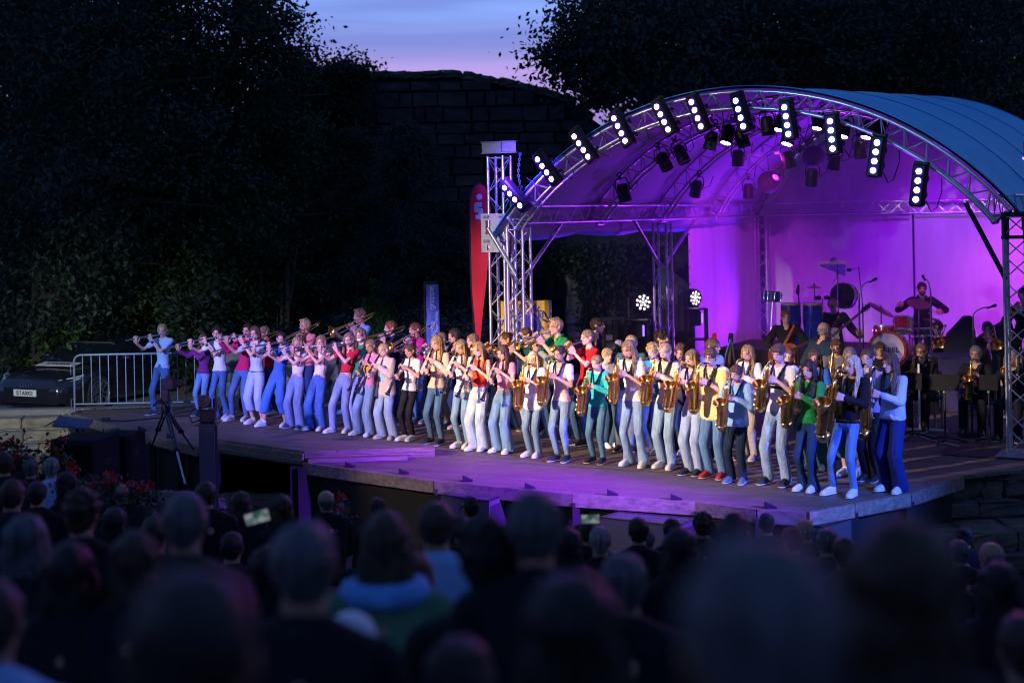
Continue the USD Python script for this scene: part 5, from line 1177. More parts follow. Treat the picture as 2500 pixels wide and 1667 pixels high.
obj('bell_cup', moved(lathe([(0, .09), (.05, .08), (.085, .03), (.092, 0), (0, 0)], 18), (.02, 0, .01)), CHROME, t, smooth=40); obj('stand', cat([rod((.08, .02, .0), (.08, .02, -c[2] + .6), .013, 8), rod((.08, .02, -.25), (-.0, .0, -.38), .01, 6), moved(trimesh.creation.icosphere(1, .03), (.08, 0, -.2))]), CHROME, t)
c = dep(1988, 701, 25.9); cymbal(c, .14, (0, 0, 1), 'small splash cymbal above the congas', .6)
c = dep(2008, 727, 25.7); t = thing('percussion_blocks', 'pair of dark percussion blocks beside the right conga', 'percussion', mat4(c))
for x in (-.08, .08): obj('block', moved(bbox(.11, .09, .07, .02), (x, 0, 0)), BLACKP, t)
obj('stand', rod((0, 0, -.02), (0, 0, -.8), .012, 6), CHROME, t)


def tall_mic(x, yt, mx, my, Y, label, yb=None):
    a, m = dep(x, yt, Y), dep(mx, my, Y); t = thing('microphone_stand', label, 'microphone stand', mat4((a[0], Y, 0)))
    k = [np.array([0, 0, .02]), np.array([0, 0, a[2] - .1])]; d = (m - a); s = np.linspace(0, math.pi / 2, 7)
    k += [np.array([d[0] * .8 * (1 - math.cos(q)), 0, a[2] - .1 + (d[2] + .1) * .95 * math.sin(q)]) for q in s[1:]]
    obj('pole', tube(k, [.016] * 2 + [.011] * 6, 8), CHROME, t, smooth=60); obj('clutch', moved(lathe([(.0, -.06), (.024, -.05), (.024, .05), (0, .06)], 10), (0, 0, a[2] * .62)), CHROME, t)
    obj('microphone', moved(lathe([(0, -.10), (.014, -.095), (.018, .0), (.027, .03), (.027, .06), (0, .085)], 12), (d[0] * .95, 0, d[2] + a[2]), np.stack(frame(nz([d[0], -.2, .15])), 1)), BLACKP, t, smooth=40)
    obj('base', cat([rod((0, 0, .04), (.32 * math.cos(q), .32 * math.sin(q), .012), .014, 6) for q in (.2, 2.3, 4.4)]), CHROME, t)


tall_mic(2097, 712, 2134, 684, 24.2, 'tall curved chrome microphone stand left of the drum kit')
tall_mic(2272, 705, 2254, 678, 24.6, 'tall chrome microphone stand before the drummer, microphone bent left')
tall_mic(2375, 760, 2425, 748, 23.6, 'curved chrome microphone stand among the trombone players')
a = dep(2106, 742, 26.0); t = thing('boom_stand', 'black boom microphone stand with raised boom behind the bass player', 'microphone stand', mat4((a[0], 26.0, 0)))
obj('pole', rod((0, 0, .02), (0, 0, a[2]), .013, 6), BLACKM, t); obj('base', cat([rod((0, 0, .1), (.3 * math.cos(q), .3 * math.sin(q), .012), .012, 6) for q in (.2, 2.3, 4.4)]), BLACKM, t)
b = dep(2096, 652, 26.0) - [a[0], 26.0, 0]; m = dep(2073, 659, 26.0) - [a[0], 26.0, 0]; obj('boom', tube([(0, 0, a[2]), b, m + [.03, 0, 0]], .009, 6), BLACKM, t); obj('microphone', moved(trimesh.creation.icosphere(2, 1), m, None, (.05, .03, .035)), BLACKP, t, smooth=True)
a = dep(1947, 700, 25.4); t = thing('stand_microphone', 'black microphone on a short stand over the left conga', 'microphone stand', mat4((a[0], 25.4, 0)))
obj('pole', rod((0, 0, .02), (.02, 0, a[2] - .05), .012, 6), BLACKM, t); obj('base', cat([rod((0, 0, .1), (.28 * math.cos(q), .28 * math.sin(q), .012), .012, 6) for q in (.2, 2.3, 4.4)]), BLACKM, t); obj('microphone', tri(bone((0, 0, a[2] - .1), .035, (.02, 0, a[2] + .02), .02)), BLACKP, t, smooth=True)

BAND = [('in black shirt with patterned strap playing guitar', (1918.6, 756), ((1905, 1008), (1936, 1010)), 12, 'guitar', 'shirt', BLK, 'straight', BLK, SD, 'short', 'red', 0, 0, ('gstrap', 'collar')),
        ('in dark suit jacket bending over an electric bass', (2035, 729), ((2022, 958), (2052, 960)), 25, 'guitar', 'jacket', cloth((.015, .015, .03)), 'straight', BLK, SD, 'short', 'sand', 0, 2, ('gstrap',))]
GB = {}
for i, (who, hd, ft, yaw, pose, top, tm, bo, bm, shoe, hs_, hc_, fem, sk, ext) in enumerate(BAND):
    GB[i] = person(who, hd, ft, yaw, pose, top, tm, bo, bm, shoe, hs_, hc_, fem, sk, 20 if i else -10, ext=ext, pitch=.35 * i, group='band at the back of the stage')


def guitar(label, d, ang, body_m, k, neck_l, cat_='guitar'):
    M = np.eye(4); M[:3, :3] = d['R'] @ rz(.12) @ ry(-ang); M[:3, 3] = d['root'] + d['R'] @ (d['pel'] + [-.02, -.20, .12]); t = thing('guitar', label, cat_, M)
    o = unary_union([Point(-.12, 0).buffer(.165), Point(.10, .0).buffer(.125), sbox(-.1, -.1, .1, .1)]).buffer(.02).buffer(-.02).difference(Point(.22, -.12).buffer(.085)); o = affinity.scale(o, k, k)
    b = extrude(o.buffer(-.006), .045); b = moved(b, (0, .022, 0), np.array([[1, 0, 0], [0, 0, -1], [0, 1, 0]], float)); obj('body', b, body_m, t)
    obj('neck', moved(bbox(neck_l, .022, .045, .008), (.1 + neck_l / 2, -.03, 0)), mat('rosewood', (.10, .05, .03), .4), t)
    hdp = extrude(affinity.scale(Polygon([(0, -.03), (.16, -.045), (.19, 0), (.16, .045), (0, .03)]), 1, 1), .018); obj('headstock', moved(hdp, (.1 + neck_l, -.02, 0), np.array([[1, 0, 0], [0, 0, -1], [0, 1, 0]], float)), BLACKP, t)
    obj('tuners', cat([moved(bbox(.02, .02, .02, .004), (.14 + neck_l + .04 * i, -.03, s * .055)) for i in range(3) for s in (-1, 1)]), CHROME, t)
    obj('pickups', cat([moved(bbox(.035, .012, .08, .003), (x * k, -.03, 0)) for x in (-.02, .07)] + [moved(bbox(.02, .015, .09, .003), (-.1 * k, -.03, 0))]), CHROME, t)
    obj('strings', cat([rod((-.12 * k, -.045, z), (.1 + neck_l, -.045, z), .0012, 3) for z in np.linspace(-.017, .017, 6)]), CHROME, t)


guitar('red brown electric guitar with bright headstock, held by the guitarist in black', GB[0], .42, mat('sunburst', (.38, .08, .03), .2, 0, .6, 4, coat=.6), 1.0, .48)
guitar('pale electric bass held steeply by the player in the dark jacket', GB[1], .70, mat('pink_white_body', (.60, .42, .45), .25, coat=.5), 1.0, .64, 'bass guitar')
SEAT = [('drummer in black shirt with dark beard behind red drums', (2250, 689), .52, 27.0, .56, 8, 'drums', 'shirt', 'short', 'black', 1, ('beard', 'collar')),
        ('seated trombone player with glasses left of the black panel', (2290, 783), .45, 24.9, 0, 25, 'trombone', 'shirt', 'short', 'brown', 0, ('glasses',)),
        ('seated trombone player with glasses beside the front right tower', (2410, 785), .45, 24.4, 0, 15, 'trombone', 'shirt', 'short', 'dark', 0, ('glasses',)),
        ('seated saxophonist in black with glasses and tie', (2250, 838), .45, 21.7, 0, 32, 'sax', 'shirt', 'short', 'sand', 0, ('glasses', 'collar')),
        ('seated saxophonist in black tee with trimmed grey beard', (2383, 844), .45, 21.2, 0, 30, 'sax', 'tee', 'short', 'grey', 1, ('beard',)),
        ('seated in black dress behind the front right tower', (2469, 855), .45, 20.6, 0, 30, 'trumpet', 'long', 'half', 'light', 2, ()),
        ('with red lit face, seated by the bass drum', (2148, 835), .45, 23.2, 0, 14, 'none', 'tee', 'fringe', 'brown', 0, ()),
        ('in black at the right picture edge with raised trumpet', (2502, 702), .9, 24.0, .35, 40, 'trumpet', 'shirt', 'short', 'dark', 0, ())]
for who, hd, sh, Y, zf, yaw, pose, top, hs_, hc_, sk, ext in SEAT:
    c = dep(*hd, Y); px = (hd[0], 1000)
    d = person(who, hd, ((hd[0] - 10, 1040), (hd[0] + 10, 1040)), yaw, pose, top, BLK, 'straight', BLK, SD, hs_, hc_, 1 if 'dress' in who else 0, sk, 0, seat=(sh, Y), ext=ext, zf=zf, group='band at the back of the stage', label=f'person {who}')
    play(d, pose, who)
    if pose == 'drums':
        for s, g, e in (('left', d['gl'], 1), ('right', d['gr'], -1)):
            p = d['root'] + d['R'] @ g; q = d['root'] + d['R'] @ (g + [(-.22 if e > 0 else -.1), -.25, -.03 if e > 0 else .02]); t = thing('drumstick', f'wooden drumstick in the {s} hand of the drummer', 'drumstick'); obj('shaft', tube([p + (p - q) * .25, p, q], [.008, .008, .005], 6), mat('pale_wood', ()), t); obj('tip', moved(trimesh.creation.icosphere(1, .008), q), mat('pale_wood', ()), t)
    # chair
    ch_ = thing('chair', f'wooden chair under the person {who}'.replace('person drummer', 'drummer').replace('person seated ', 'seated ')[:90], 'chair', mat4(d['root'], d['R'] @ rz(0)), 'chairs of the band')
    stands = 'drummer' in who or 'edge' in who; wd_ = mat('chair_wood', (.42, .29, .16), .5, 0, .2, 10)
    obj('seat', moved(bbox(.44, .42, .04, .01), (0, .12, sh - .02)), BLACKC, ch_)
    for x in (-.2, .2):
        obj('leg', moved(bbox(.035, .035, sh - .04, .005), (x, -.07, (sh - .04) / 2)), wd_, ch_); obj('leg', moved(bbox(.035, .035, sh - .04 + (0 if stands else .42), .005), (x, .31, (sh - .04 + (0 if stands else .42)) / 2)), wd_, ch_)
    for y in (-.07, .31): obj('rail', moved(bbox(.38, .02, .03, .004), (0, y, sh * .55)), wd_, ch_)
    if not stands: obj('backrest', moved(bbox(.42, .025, .2, .01), (0, .315, sh + .28)), wd_, ch_)


def music_stand(x0, x1, y0, y1, Y, label, ang=.35):
    a, b = dep(x0, y0, Y), dep(x1, y1, Y); w, h = (b - a)[0], (a - b)[2]; c = (a + b) / 2; t = thing('music_stand', label, 'music stand', mat4((c[0], Y, 0), rz(-.45)), 'music stands before the saxophones')
    obj('desk', moved(bbox(w, .012, h, .004), (0, .02, c[2]), rx(-ang)), BLACKC, t); obj('lip', moved(bbox(w, .05, .012, .003), (0, .02 + .1 * ang, c[2] - h / 2 + .01)), BLACKM, t)
    obj('pole', rod((0, .03, c[2]), (0, .03, .05), .014, 8), BLACKM, t, smooth=60); obj('knob', moved(trimesh.creation.icosphere(1, .022), (0, .01, c[2] - h / 2 - .02)), mat('green_knob', (.1, .3, .05), .5), t)
    for q in (.3, 2.4, 4.5): obj('foot', tube([(0, .03, .09), (.14 * math.cos(q), .03 + .14 * math.sin(q), .06), (.30 * math.cos(q), .03 + .3 * math.sin(q), .014)], .014, 6), BLACKM, t)


music_stand(2200, 2250, 910, 951, 20.6, 'black music stand with desk turned left, leftmost of three')
music_stand(2268, 2341, 914, 953, 20.2, 'black music stand between the two front saxophonists, with green knob')
music_stand(2390, 2436, 915, 953, 20.0, 'black music stand beside the front right tower')
a = at(2246, 1053); top = dep(2246, 887, a[1]); t = thing('white_microphone_stand', 'pale microphone stand on flat white legs before the saxophonists', 'microphone stand', mat4(a))
obj('pole', rod((0, 0, .03), (0, 0, top[2]), .017, 8), WHITEP, t, smooth=60)
for q in (-.25, 2.9, 1.3): obj('foot', tube([(0, 0, .04), (.4 * math.cos(q), .4 * math.sin(q), .015)], .02, 6), WHITEP, t)
obj('microphone', moved(trimesh.creation.icosphere(2, 1), (-.02, -.05, top[2] + .02), None, (.025, .06, .025)), BLACKP, t, smooth=True)
a = at(2374, 1064); top = dep(2374, 917, a[1]); t = thing('round_base_stand', 'black microphone stand with heavy round base by the grey bearded saxophonist', 'microphone stand', mat4(a))
obj('pole', rod((0, 0, .03), (0, 0, top[2]), .013, 8), BLACKM, t, smooth=60); obj('base', lathe([(.22, 0), (.22, .02), (.18, .035), (0, .05)], 24), BLACKM, t, smooth=40); obj('microphone', moved(trimesh.creation.icosphere(2, 1), (.03, -.06, top[2] - .01), None, (.03, .07, .03)), BLACKP, t, smooth=True)
pts = [at(*p) + [0, 0, .008] for p in ((2248, 1066), (2265, 1072), (2290, 1078), (2330, 1087), (2356, 1096), (2375, 1103), (2383, 1102), (2402, 1110))]
c = thing('white_cable', 'thin white cable snaking over the stage to the front right tower', 'cable'); obj('wire', tube(pts, .007, 5), WHITEP, c); obj('plug', moved(bbox(.12, .03, .03, .008), at(2300, 1081) + [0, 0, .02], rz(-.3)), BLACKP, c)
c = thing('black_cable', 'black cable lying across the deck from the left edge', 'cable'); obj('wire', tube([at(*p) + [0, 0, .010] for p in ((256, 1029), (300, 1029), (360, 1024), (420, 1018), (470, 1016), (560, 1014))], .014, 6), BLACKP, c); obj('plug', moved(bbox(.14, .06, .05, .01), at(258, 1028) + [0, 0, .03]), BLACKP, c)
for lab, x0, x1, yt, yb, Y, sl_ in (('dark rounded cloth covered panel between the two trombone players', 2305, 2372, 776, 900, 24.2, .25), ('dark covered panel behind the right trombone player', 2378, 2470, 788, 900, 25.0, .3)):
    a, b = dep(x0, yb, Y), dep(x1, yt, Y); w, h = (b - a)[0], b[2] - .2; t = thing('covered_panel', lab, 'panel', mat4((a[0], Y, .2), rz(-.15)))
    q = Polygon([(0, -.2), (w, -.2), (w, h * .8), (w * .9, h), (w * .72, h), (w * .18, h * .78), (0, h * .45)]).buffer(.03).buffer(.0)
    obj('panel', moved(extrude(q, .06), (0, .03, 0), np.array([[1, 0, 0], [0, 0, -1], [0, 1, 0]], float)), mat('dark_navy_cloth', (.012, .012, .03), .9), t)
    obj('rim', moved(tube([(*p, 0) for p in np.array(q.exterior.coords)[::2]], .014, 5), (0, 0, 0), np.array([[1, 0, 0], [0, 0, -1], [0, 1, 0]], float)), BLACKC, t)
a, b = dep(2290, 868, 23.2), dep(2392, 868, 23.0); t = thing('draped_table', 'low table with hanging dark blue cloth behind the saxophonists', 'table')
obj('top', box(*((a + b) / 2 + [0, .3, -.02]), (b - a)[0], .6, .03), mat('navy_drape', (.02, .018, .10), .85, 0, .2, 6), t)
obj('cloth', hanging(a * [1, 1, 0], b * [1, 1, 0], .02, a[2], .07, 4, 50, 6), mat('navy_drape', ()), t, smooth=True)
vcp = dep(1491, 838, 21.6); t = thing('video_camera', 'video camera with furry microphone on a tripod behind the white tee', 'camera', mat4((vcp[0], 21.6, 0)))
obj('body', moved(bbox(.14, .26, .13, .02), (0, 0, vcp[2] - .05)), BLACKP, t); obj('lens', moved(lathe([(0, -.1), (.05, -.09), (.055, .06), (.0, .05)], 14), (0, -.17, vcp[2] - .03), rx(math.pi / 2)), BLACKM, t, smooth=40)
obj('furry_microphone', moved(strands(trimesh.creation.icosphere(3, 1), .2, 60), (.12, -.05, vcp[2] + .0), None, (.06, .11, .055)), mat('grey_fur', (.3, .29, .3), .9), t); obj('screen', moved(bbox(.1, .02, .08, .006), (-.02, -.05, vcp[2] + .09)), mat('dark_glass', (.05, .04, .07), .1), t)
for q in (.4, 2.5, 4.6): obj('leg', rod((0, 0, vcp[2] - .12), (.4 * math.cos(q), .4 * math.sin(q), 0), .016, 6), BLACKM, t)
for x, y, Y, lab in ((1728, 812, 23.6, 'guitar with red headstock on a stand by the side sheet'), (1768, 812, 23.4, 'dark guitar with hanging strap on a stand by the side sheet')):
    c = dep(x, y, Y); t = thing('guitar_on_stand', lab, 'guitar', mat4((c[0], Y, 0), ry(.08)))
    o = unary_union([Point(0, .42).buffer(.17), Point(0, .64).buffer(.13)]).buffer(.03).buffer(-.03); fl2 = np.array([[1, 0, 0], [0, 0, -1], [0, 1, 0]], float)
    obj('body', moved(extrude(o, .05), (0, .03, 0), fl2), red if 'red' in lab else BLACKP, t); obj('neck', moved(bbox(.045, .02, c[2] - .85, .006), (0, -.03, .7 + (c[2] - .85) / 2)), mat('rosewood', ()), t); obj('headstock', moved(bbox(.08, .02, .18, .02), (0, -.03, c[2] - .09)), red if 'red' in lab else BLACKP, t)
    obj('stand', cat([rod((0, .1, .5), (s * .25, -.1 if s else .35, 0.01), .012, 6) for s in (-1, 0, 1)]), BLACKM, t)
    if 'strap' in lab: obj('strap', tube([(0, -.04, c[2] - .1), (-.06, -.05, c[2] - .35), (-.09, -.05, c[2] - .7)], .018, 5), SILVER, t); obj('strap', tube([(0, -.04, c[2] - .1), (.06, -.05, c[2] - .35), (.12, -.05, c[2] - .6)], .018, 5), SILVER, t)
for lab, x, y, Y in (('black monitor speaker on the floor behind the green cardigan', 2000, 1122, 18.9), ('black monitor speaker on the floor near the beige sneakers', 1616, 1098, 20.0)):
    a = at(x, y); t = thing('floor_monitor', lab, 'speaker', mat4(a, rz(2.6)))
    wd = trimesh.convex.convex_hull(np.array([(sx * .2, yy, zz) for sx in (-1, 1) for yy, zz in ((-.2, 0), (.2, 0), (.2, .28), (.02, .42), (-.2, .14))])); obj('cabinet', wd, BLACKP, t); obj('grille', moved(bbox(.36, .36, .012, .004), (0, -.1, .29), rx(.9)), mat('grille', (.012, .012, .013), .7, 0, .3, 200), t)
a = at(2148, 1052); t = thing('instrument_case', 'black soft instrument case leaning behind the blue blouse', 'case', mat4(a)); obj('bag', smoothed(hull(sph((0, 0, .12), .13), sph((.03, .05, .5), .09), sph((.02, .04, .3), .12)), .05, 3), BLACKC, t, smooth=True)
obj('handle', tube([(.0, -.12, .35), (.05, -.16, .38), (.08, -.12, .42)], .012, 5), BLACKP, t)

# ------------------------------------------------------------------ things in front of and beside the stage
def quad_box(name, label, pts, z, h, m, cat_='speaker', group=None):
    q = np.array([at(*p, z)[:2] for p in pts]); c = q.mean(0); t = thing(name, label, cat_, mat4((c[0], c[1], z - h)), group)
    obj('cabinet', extrude(Polygon(q - c), h), m, t); P = Polygon(q - c)
    obj('top_edge', extrude(P.buffer(.004).difference(P.buffer(-.03)), .012, h - .006), BLACKM, t)
    f = np.array(P.exterior.coords); i = int(np.argmin(f[:-1, 1])); a, b = f[i], f[i + 1] if f[i + 1][1] < f[i - 1][1] or i == 0 else f[i - 1]
    obj('grille', moved(bbox(np.linalg.norm(b - a) * .9, .015, h * .85, .004), ((a + b)[0] / 2, (a + b)[1] / 2 - .002, h / 2), rz(math.atan2(b[1] - a[1], b[0] - a[0]))), mat('grille', ()), t); return t


GL = mat('gloss_black_top', (.06, .058, .062), .5)
G4 = 'speaker boxes in the pit before the stage'
quad_box('subwoofer', 'black speaker box below the front edge, lit violet on top, with loose cable', ((1076, 1207), (1117, 1194), (1233, 1208), (1194, 1223)), -.12, .85, GL, group=G4)
quad_box('subwoofer', 'wide violet topped speaker box behind the raised phone', ((1466, 1262), (1510, 1249), (1697, 1264), (1655, 1284)), -.14, .85, GL, group=G4)
quad_box('subwoofer', 'small speaker box right of the wide violet one', ((1726, 1254), (1750, 1246), (1824, 1252), (1800, 1263)), -.14, .85, GL, group=G4)
quad_box('subwoofer', 'dim speaker box at the right front corner of the stage', ((1911, 1277), (1965, 1262), (2078, 1266), (2010, 1286)), -.16, .85, GL, group=G4)
BSP = mat('blue_black_plastic', (.006, .008, .013), .8, spec=.15)
for (x0, x1, y, Y, dx, lab, dpt) in ((128, 250, 1074, 19.6, .0, 'big black subwoofer beside the stone steps', .7), (243, 322, 1064, 20.6, 0, 'narrower black subwoofer behind the big one', .6)):
    a, b = dep(x0, y, Y), dep(x1, y, Y); w = (b - a)[0]; h = (a[2] + b[2]) / 2 + 1.0; t = thing('subwoofer', lab, 'speaker', mat4(((a + b)[0] / 2, Y + dpt / 2, -1.0), rz(-.22)), 'speakers left of the stage')
    obj('cabinet', moved(bbox(w, dpt, h, .02), (0, 0, h / 2)), BSP, t); obj('grille', moved(bbox(w * .84, .02, h * .9, .008), (0.0, -dpt / 2 - .005, h / 2)), mat('black_grille', (.003, .003, .004), .95, spec=.05), t)
    for s in (-1, 1): obj('handle', moved(bbox(.012, .16, .08, .004), (s * (w / 2 + .003), 0, h * .75)), BLACKM, t)
c = dep(178, 1032, 22.6); t = thing('tilted_floodlight', 'dark floodlight panel tilted up on a short stand at the stage corner', 'stage light', mat4(c))
obj('panel', moved(bbox(.55, .34, .05, .01), (0, 0, 0), rx(.25) @ ry(.12)), mat('slate_panel', (.05, .08, .13), .4), t); obj('barn_door', moved(bbox(.16, .3, .015, .003), (-.33, .0, .01), ry(-.5)), mat('slate_panel', ()), t); obj('stand', cat([rod((.03, .1, 0), (.03, .1, -.35), .02, 6), rod((.13, .1, 0), (.13, .1, -.35), .02, 6)]), BLACKM, t); obj('base', moved(bbox(.5, .3, .9, .05), (.1, .25, -.8)), BLACKP, t)
# steel column with camera housing
a, b = dep(489, 1037, 19.4), dep(527, 1037, 19.4); w = (b - a)[0]; h = a[2] + .95; t = thing('steel_column', 'grey blue steel column in the pit carrying a black camera housing', 'column', mat4(((a + b)[0] / 2, 19.4, -.95)))
cm = mat('grey_blue_steel', (.06, .07, .10), .45, .4, .15, 8)
for y in (-.1, .1): obj('flange', moved(bbox(w, .02, h, .003), (0, y, h / 2)), cm, t)
obj('web', moved(bbox(.03, .18, h, .003), (-w * .2, 0, h / 2)), cm, t); obj('top_plate', moved(bbox(.28, .28, .02, .004), (0, 0, h + .011)), cm, t)
t2 = thing('camera_housing', 'black remote camera with round lens and cables on the steel column', 'camera', mat4(((a + b)[0] / 2, 19.4, -.95 + h + .022)))
obj('housing', moved(bbox(.2, .2, .18, .03), (0, 0, .09)), BLACKP, t2); obj('yoke', cat([moved(bbox(.03, .14, .2, .01), (s * .1, 0, .24)) for s in (-1, 1)]), BLACKP, t2); obj('lens', moved(lathe([(0, -.13), (.06, -.12), (.085, 0), (.085, .1), (0, .08)], 16), (-.02, -.05, .29), rx(1.3)), BLACKC, t2, smooth=40); obj('cable', tube([(-.1, -.05, .05), (-.2, -.08, .02), (-.24, -.06, .12), (-.18, 0, .2), (-.1, 0, .15)], .012, 6), BLACKM, t2)
# tripod with stills camera
hd_ = dep(405, 1000, 20.0); t = thing('tripod', 'black camera tripod straddling the stage edge at left', 'tripod')
fts = [at(372, 1087, 0) + [0, 0, .01], at(472, 1097, 0) + [0, 0, .01], dep(453, 1183, 19.0)]
for f in fts:
    m1 = hd_ + (f - hd_) * .55; l = obj('leg', cat([rod(hd_ + [s * .02, 0, 0], m1 + [s * .02, 0, 0], .016, 6) for s in (-1, 1)]), BLACKM, t); obj('lower_leg', rod(m1, f, .015, 6), STEEL if f is fts[2] else BLACKM, l); obj('clamp', moved(bbox(.08, .06, .05, .01), m1), BLACKP, l); obj('foot', moved(trimesh.creation.icosphere(1, .025), f), RUBBER, l)
obj('collar', moved(lathe([(0, -.05), (.06, -.04), (.07, .02), (.05, .1), (0, .1)], 12), hd_), BLACKP, t, smooth=40); obj('head', cat([moved(bbox(.12, .12, .2, .02), hd_ + [0, 0, .2]), moved(bbox(.16, .1, .05, .01), hd_ + [-.02, 0, .12])]), BLACKP, t); obj('spirit_plate', moved(lathe([(0, 0), (.055, 0), (.055, .03), (0, .03)], 14), hd_ + [0, 0, .05]), SILVER, t); obj('pan_handle', rod(hd_ + [-.05, 0, .16], dep(375, 990, 19.7) - [0, 0, .0], .014, 6), BLACKM, t)
cp = dep(412, 938, 20.0); t = thing('stills_camera', 'black photo camera mounted on the tripod', 'camera', mat4(cp, rz(-.6)))
obj('body', bbox(.24, .12, .15, .02), BLACKP, t); obj('prism', moved(bbox(.09, .08, .06, .02), (0, 0, .09)), BLACKP, t); obj('lens', moved(lathe([(0, -.02), (.05, 0), (.055, .16), (.045, .18), (0, .16)], 14), (.02, .05, -.01), rx(-math.pi / 2)), BLACKM, t, smooth=40)
# crowd barrier
GALV = mat('galvanised_tube', (.20, .24, .30), .5, .5, .1, 9)
bl_, br_ = at(183, 1009), dep(500, 1000, 25.6); br_ = at(498, 1002); t = thing('crowd_barrier', 'galvanised crowd barrier along the stage edge before the black car', 'barrier'); BH = 1.02
d = br_ - bl_; ln = np.linalg.norm(d); d /= ln; cr = .12
top = [bl_ + UP * .02, bl_ + UP * (BH - cr)] + [bl_ + d * cr * (1 - math.cos(q)) + UP * (BH - cr + cr * math.sin(q)) for q in np.linspace(.25, math.pi / 2, 6)] + [br_ - d * cr * (1 - math.cos(q)) + UP * (BH - cr + cr * math.sin(q)) for q in np.linspace(math.pi / 2, .25, 6)] + [br_ + UP * (BH - cr), br_ + UP * .02]
obj('frame', tube(top, .021, 8), GALV, t, smooth=60); obj('bottom_rail', rod(bl_ + UP * .16, br_ + UP * .16, .019, 8), GALV, t, smooth=60)
for k in range(1, 15): p = bl_ + d * ln * k / 15; obj('bar', rod(p + UP * .16, p + UP * BH, .010, 6), GALV, t, smooth=60)
for z in (.82, .25): obj('hook', tube([bl_ + UP * z, bl_ - d * .06 + UP * z, bl_ - d * .06 + UP * (z - .14)], .009, 6), GALV, t)
for p in (bl_, br_): obj('foot', rod(p + [-.02, -.25, .015], p + [.02, .25, .015], .018, 6), GALV, t)
# parked car
CP = mat('black_car_paint', (.012, .012, .015), .18, .0, coat=1.0); GLS = mat('dark_car_glass', (.008, .012, .012), .06, coat=.5)
CZG, CSC = -.42, 1.0; rwh, fwh = np.array([-7.2, 31.25, CZG]), np.array([-8.35, 28.6, CZG]); cd = nz((fwh - rwh) * [1, 1, 0])
cm0 = (rwh + fwh) / 2 - .86 * CSC * np.cross(UP, cd)
car = thing('car', 'black parked sports saloon with white name boards on bonnet and bumper', 'car', mat4((cm0[0], cm0[1], CZG), np.stack([cd, np.cross(UP, cd), UP], 1), CSC))
# body sections: x, half width low, half width belt, z bottom, z belt
xs_ = np.array([-2.45, -2.38, -2.1, -1.5, -.8, 0, .8, 1.4, 1.9, 2.25, 2.42, 2.48])
wl_ = np.array([.78, .86, .93, .96, .94, .94, .95, .96, .94, .88, .80, .72]); zb_ = np.array([.34, .24, .19, .17, .16, .16, .16, .17, .18, .18, .22, .32]); zt_ = np.array([.86, .98, 1.02, 1.0, .95, .93, .92, .88, .82, .75, .66, .52])
v = []
for x, w, b0, t0 in zip(xs_, wl_, zb_, zt_):
    hgt = t0 - b0
    for yy, zz in ((0, 0), (.86, 0), (.97, .12), (1.0, .40), (.985, .62), (.955, .80), (.88, .95), (.70, 1.0), (0, 1.035 if x > .9 else 1.0)): v.append((x, yy * w, b0 + zz * hgt))
    for yy, zz in ((.70, 1.0), (.88, .95), (.955, .80), (.985, .62), (1.0, .40), (.97, .12), (.86, 0)): v.append((x, -yy * w, b0 + zz * hgt))
v = np.array(v); nr = 16; f = [(i * nr + k, i * nr + (k + 1) % nr, (i + 1) * nr + (k + 1) % nr, (i + 1) * nr + k) for i in range(len(xs_) - 1) for k in range(nr)]
bd_ = trimesh.Trimesh(v, np.vstack([np.array(f)[:, [0, 1, 2]], np.array(f)[:, [0, 2, 3]], [[0, k + 1, k] for k in range(1, nr - 1)], [[(len(xs_) - 1) * nr, (len(xs_) - 1) * nr + k, (len(xs_) - 1) * nr + k + 1] for k in range(1, nr - 1)]]), process=False); bd_.fix_normals()
bm3 = man(bd_)
for wx in (1.45, -1.45): bm3 = bm3 - M3.cylinder(2.4, .375, .375, 32).translate((0, 0, -1.2)).rotate((90, 0, 0)).translate((wx, 0, .36)).trim_by_plane((0, 1, 0), .55) - M3.cylinder(2.4, .375, .375, 32).translate((0, 0, -1.2)).rotate((90, 0, 0)).translate((wx, 0, .36)).trim_by_plane((0, -1, 0), .55)
obj('body', tri(bm3), CP, car, smooth=35)
gxs = np.array([1.25, .55, -.1, -.8, -1.5, -2.15]); gz_ = np.array([.93, 1.27, 1.385, 1.385, 1.24, 1.02]); gw = np.array([.74, .62, .60, .60, .60, .66]); gbw = np.array([.78, .82, .85, .85, .82, .74])
gv = []
for x, z, w, wb in zip(gxs, gz_, gw, gbw): gv += [(x, wb, .90), (x, wb * .45 + w * .55, (.9 + z) / 2 + .02), (x, w, z - .03), (x, w * .8, z), (x, -w * .8, z), (x, -w, z - .03), (x, -(wb * .45 + w * .55), (.9 + z) / 2 + .02), (x, -wb, .90)]
gf = [(i * 8 + k, i * 8 + k + 1, (i + 1) * 8 + k + 1, (i + 1) * 8 + k) for i in range(5) for k in range(7)]
gl_f = [q for q in gf if (q[0] % 8) in (0, 1, 5, 6) or (q[0] // 8 == 0 and q[0] % 8 in (2, 3, 4)) or (q[0] // 8 == 4 and q[0] % 8 == 3)]; rf = [q for q in gf if q not in gl_f]
obj('windows', (np.array(gv), np.array(gl_f)), GLS, car, smooth=40); obj('roof', (np.array(gv) + [0, 0, .004], np.array(rf)), CP, car, smooth=40)
for k, q, o in ((0, 8, 2), (7, 8, -2), (16, 0, 2), (23, 0, -2)): obj('pillar', tube([gv[k], gv[k + q + o]], .022, 5), CP, car)
obj('roof_trim', tube([np.array(gv[8 + k]) + [.01, 0, .006] for k in (2, 3, 4, 5)], .012, 5), mat('highlight_grey', (.35, .36, .38), .3, .8), car)  # pale rod added as a painted sky highlight along the roof edge
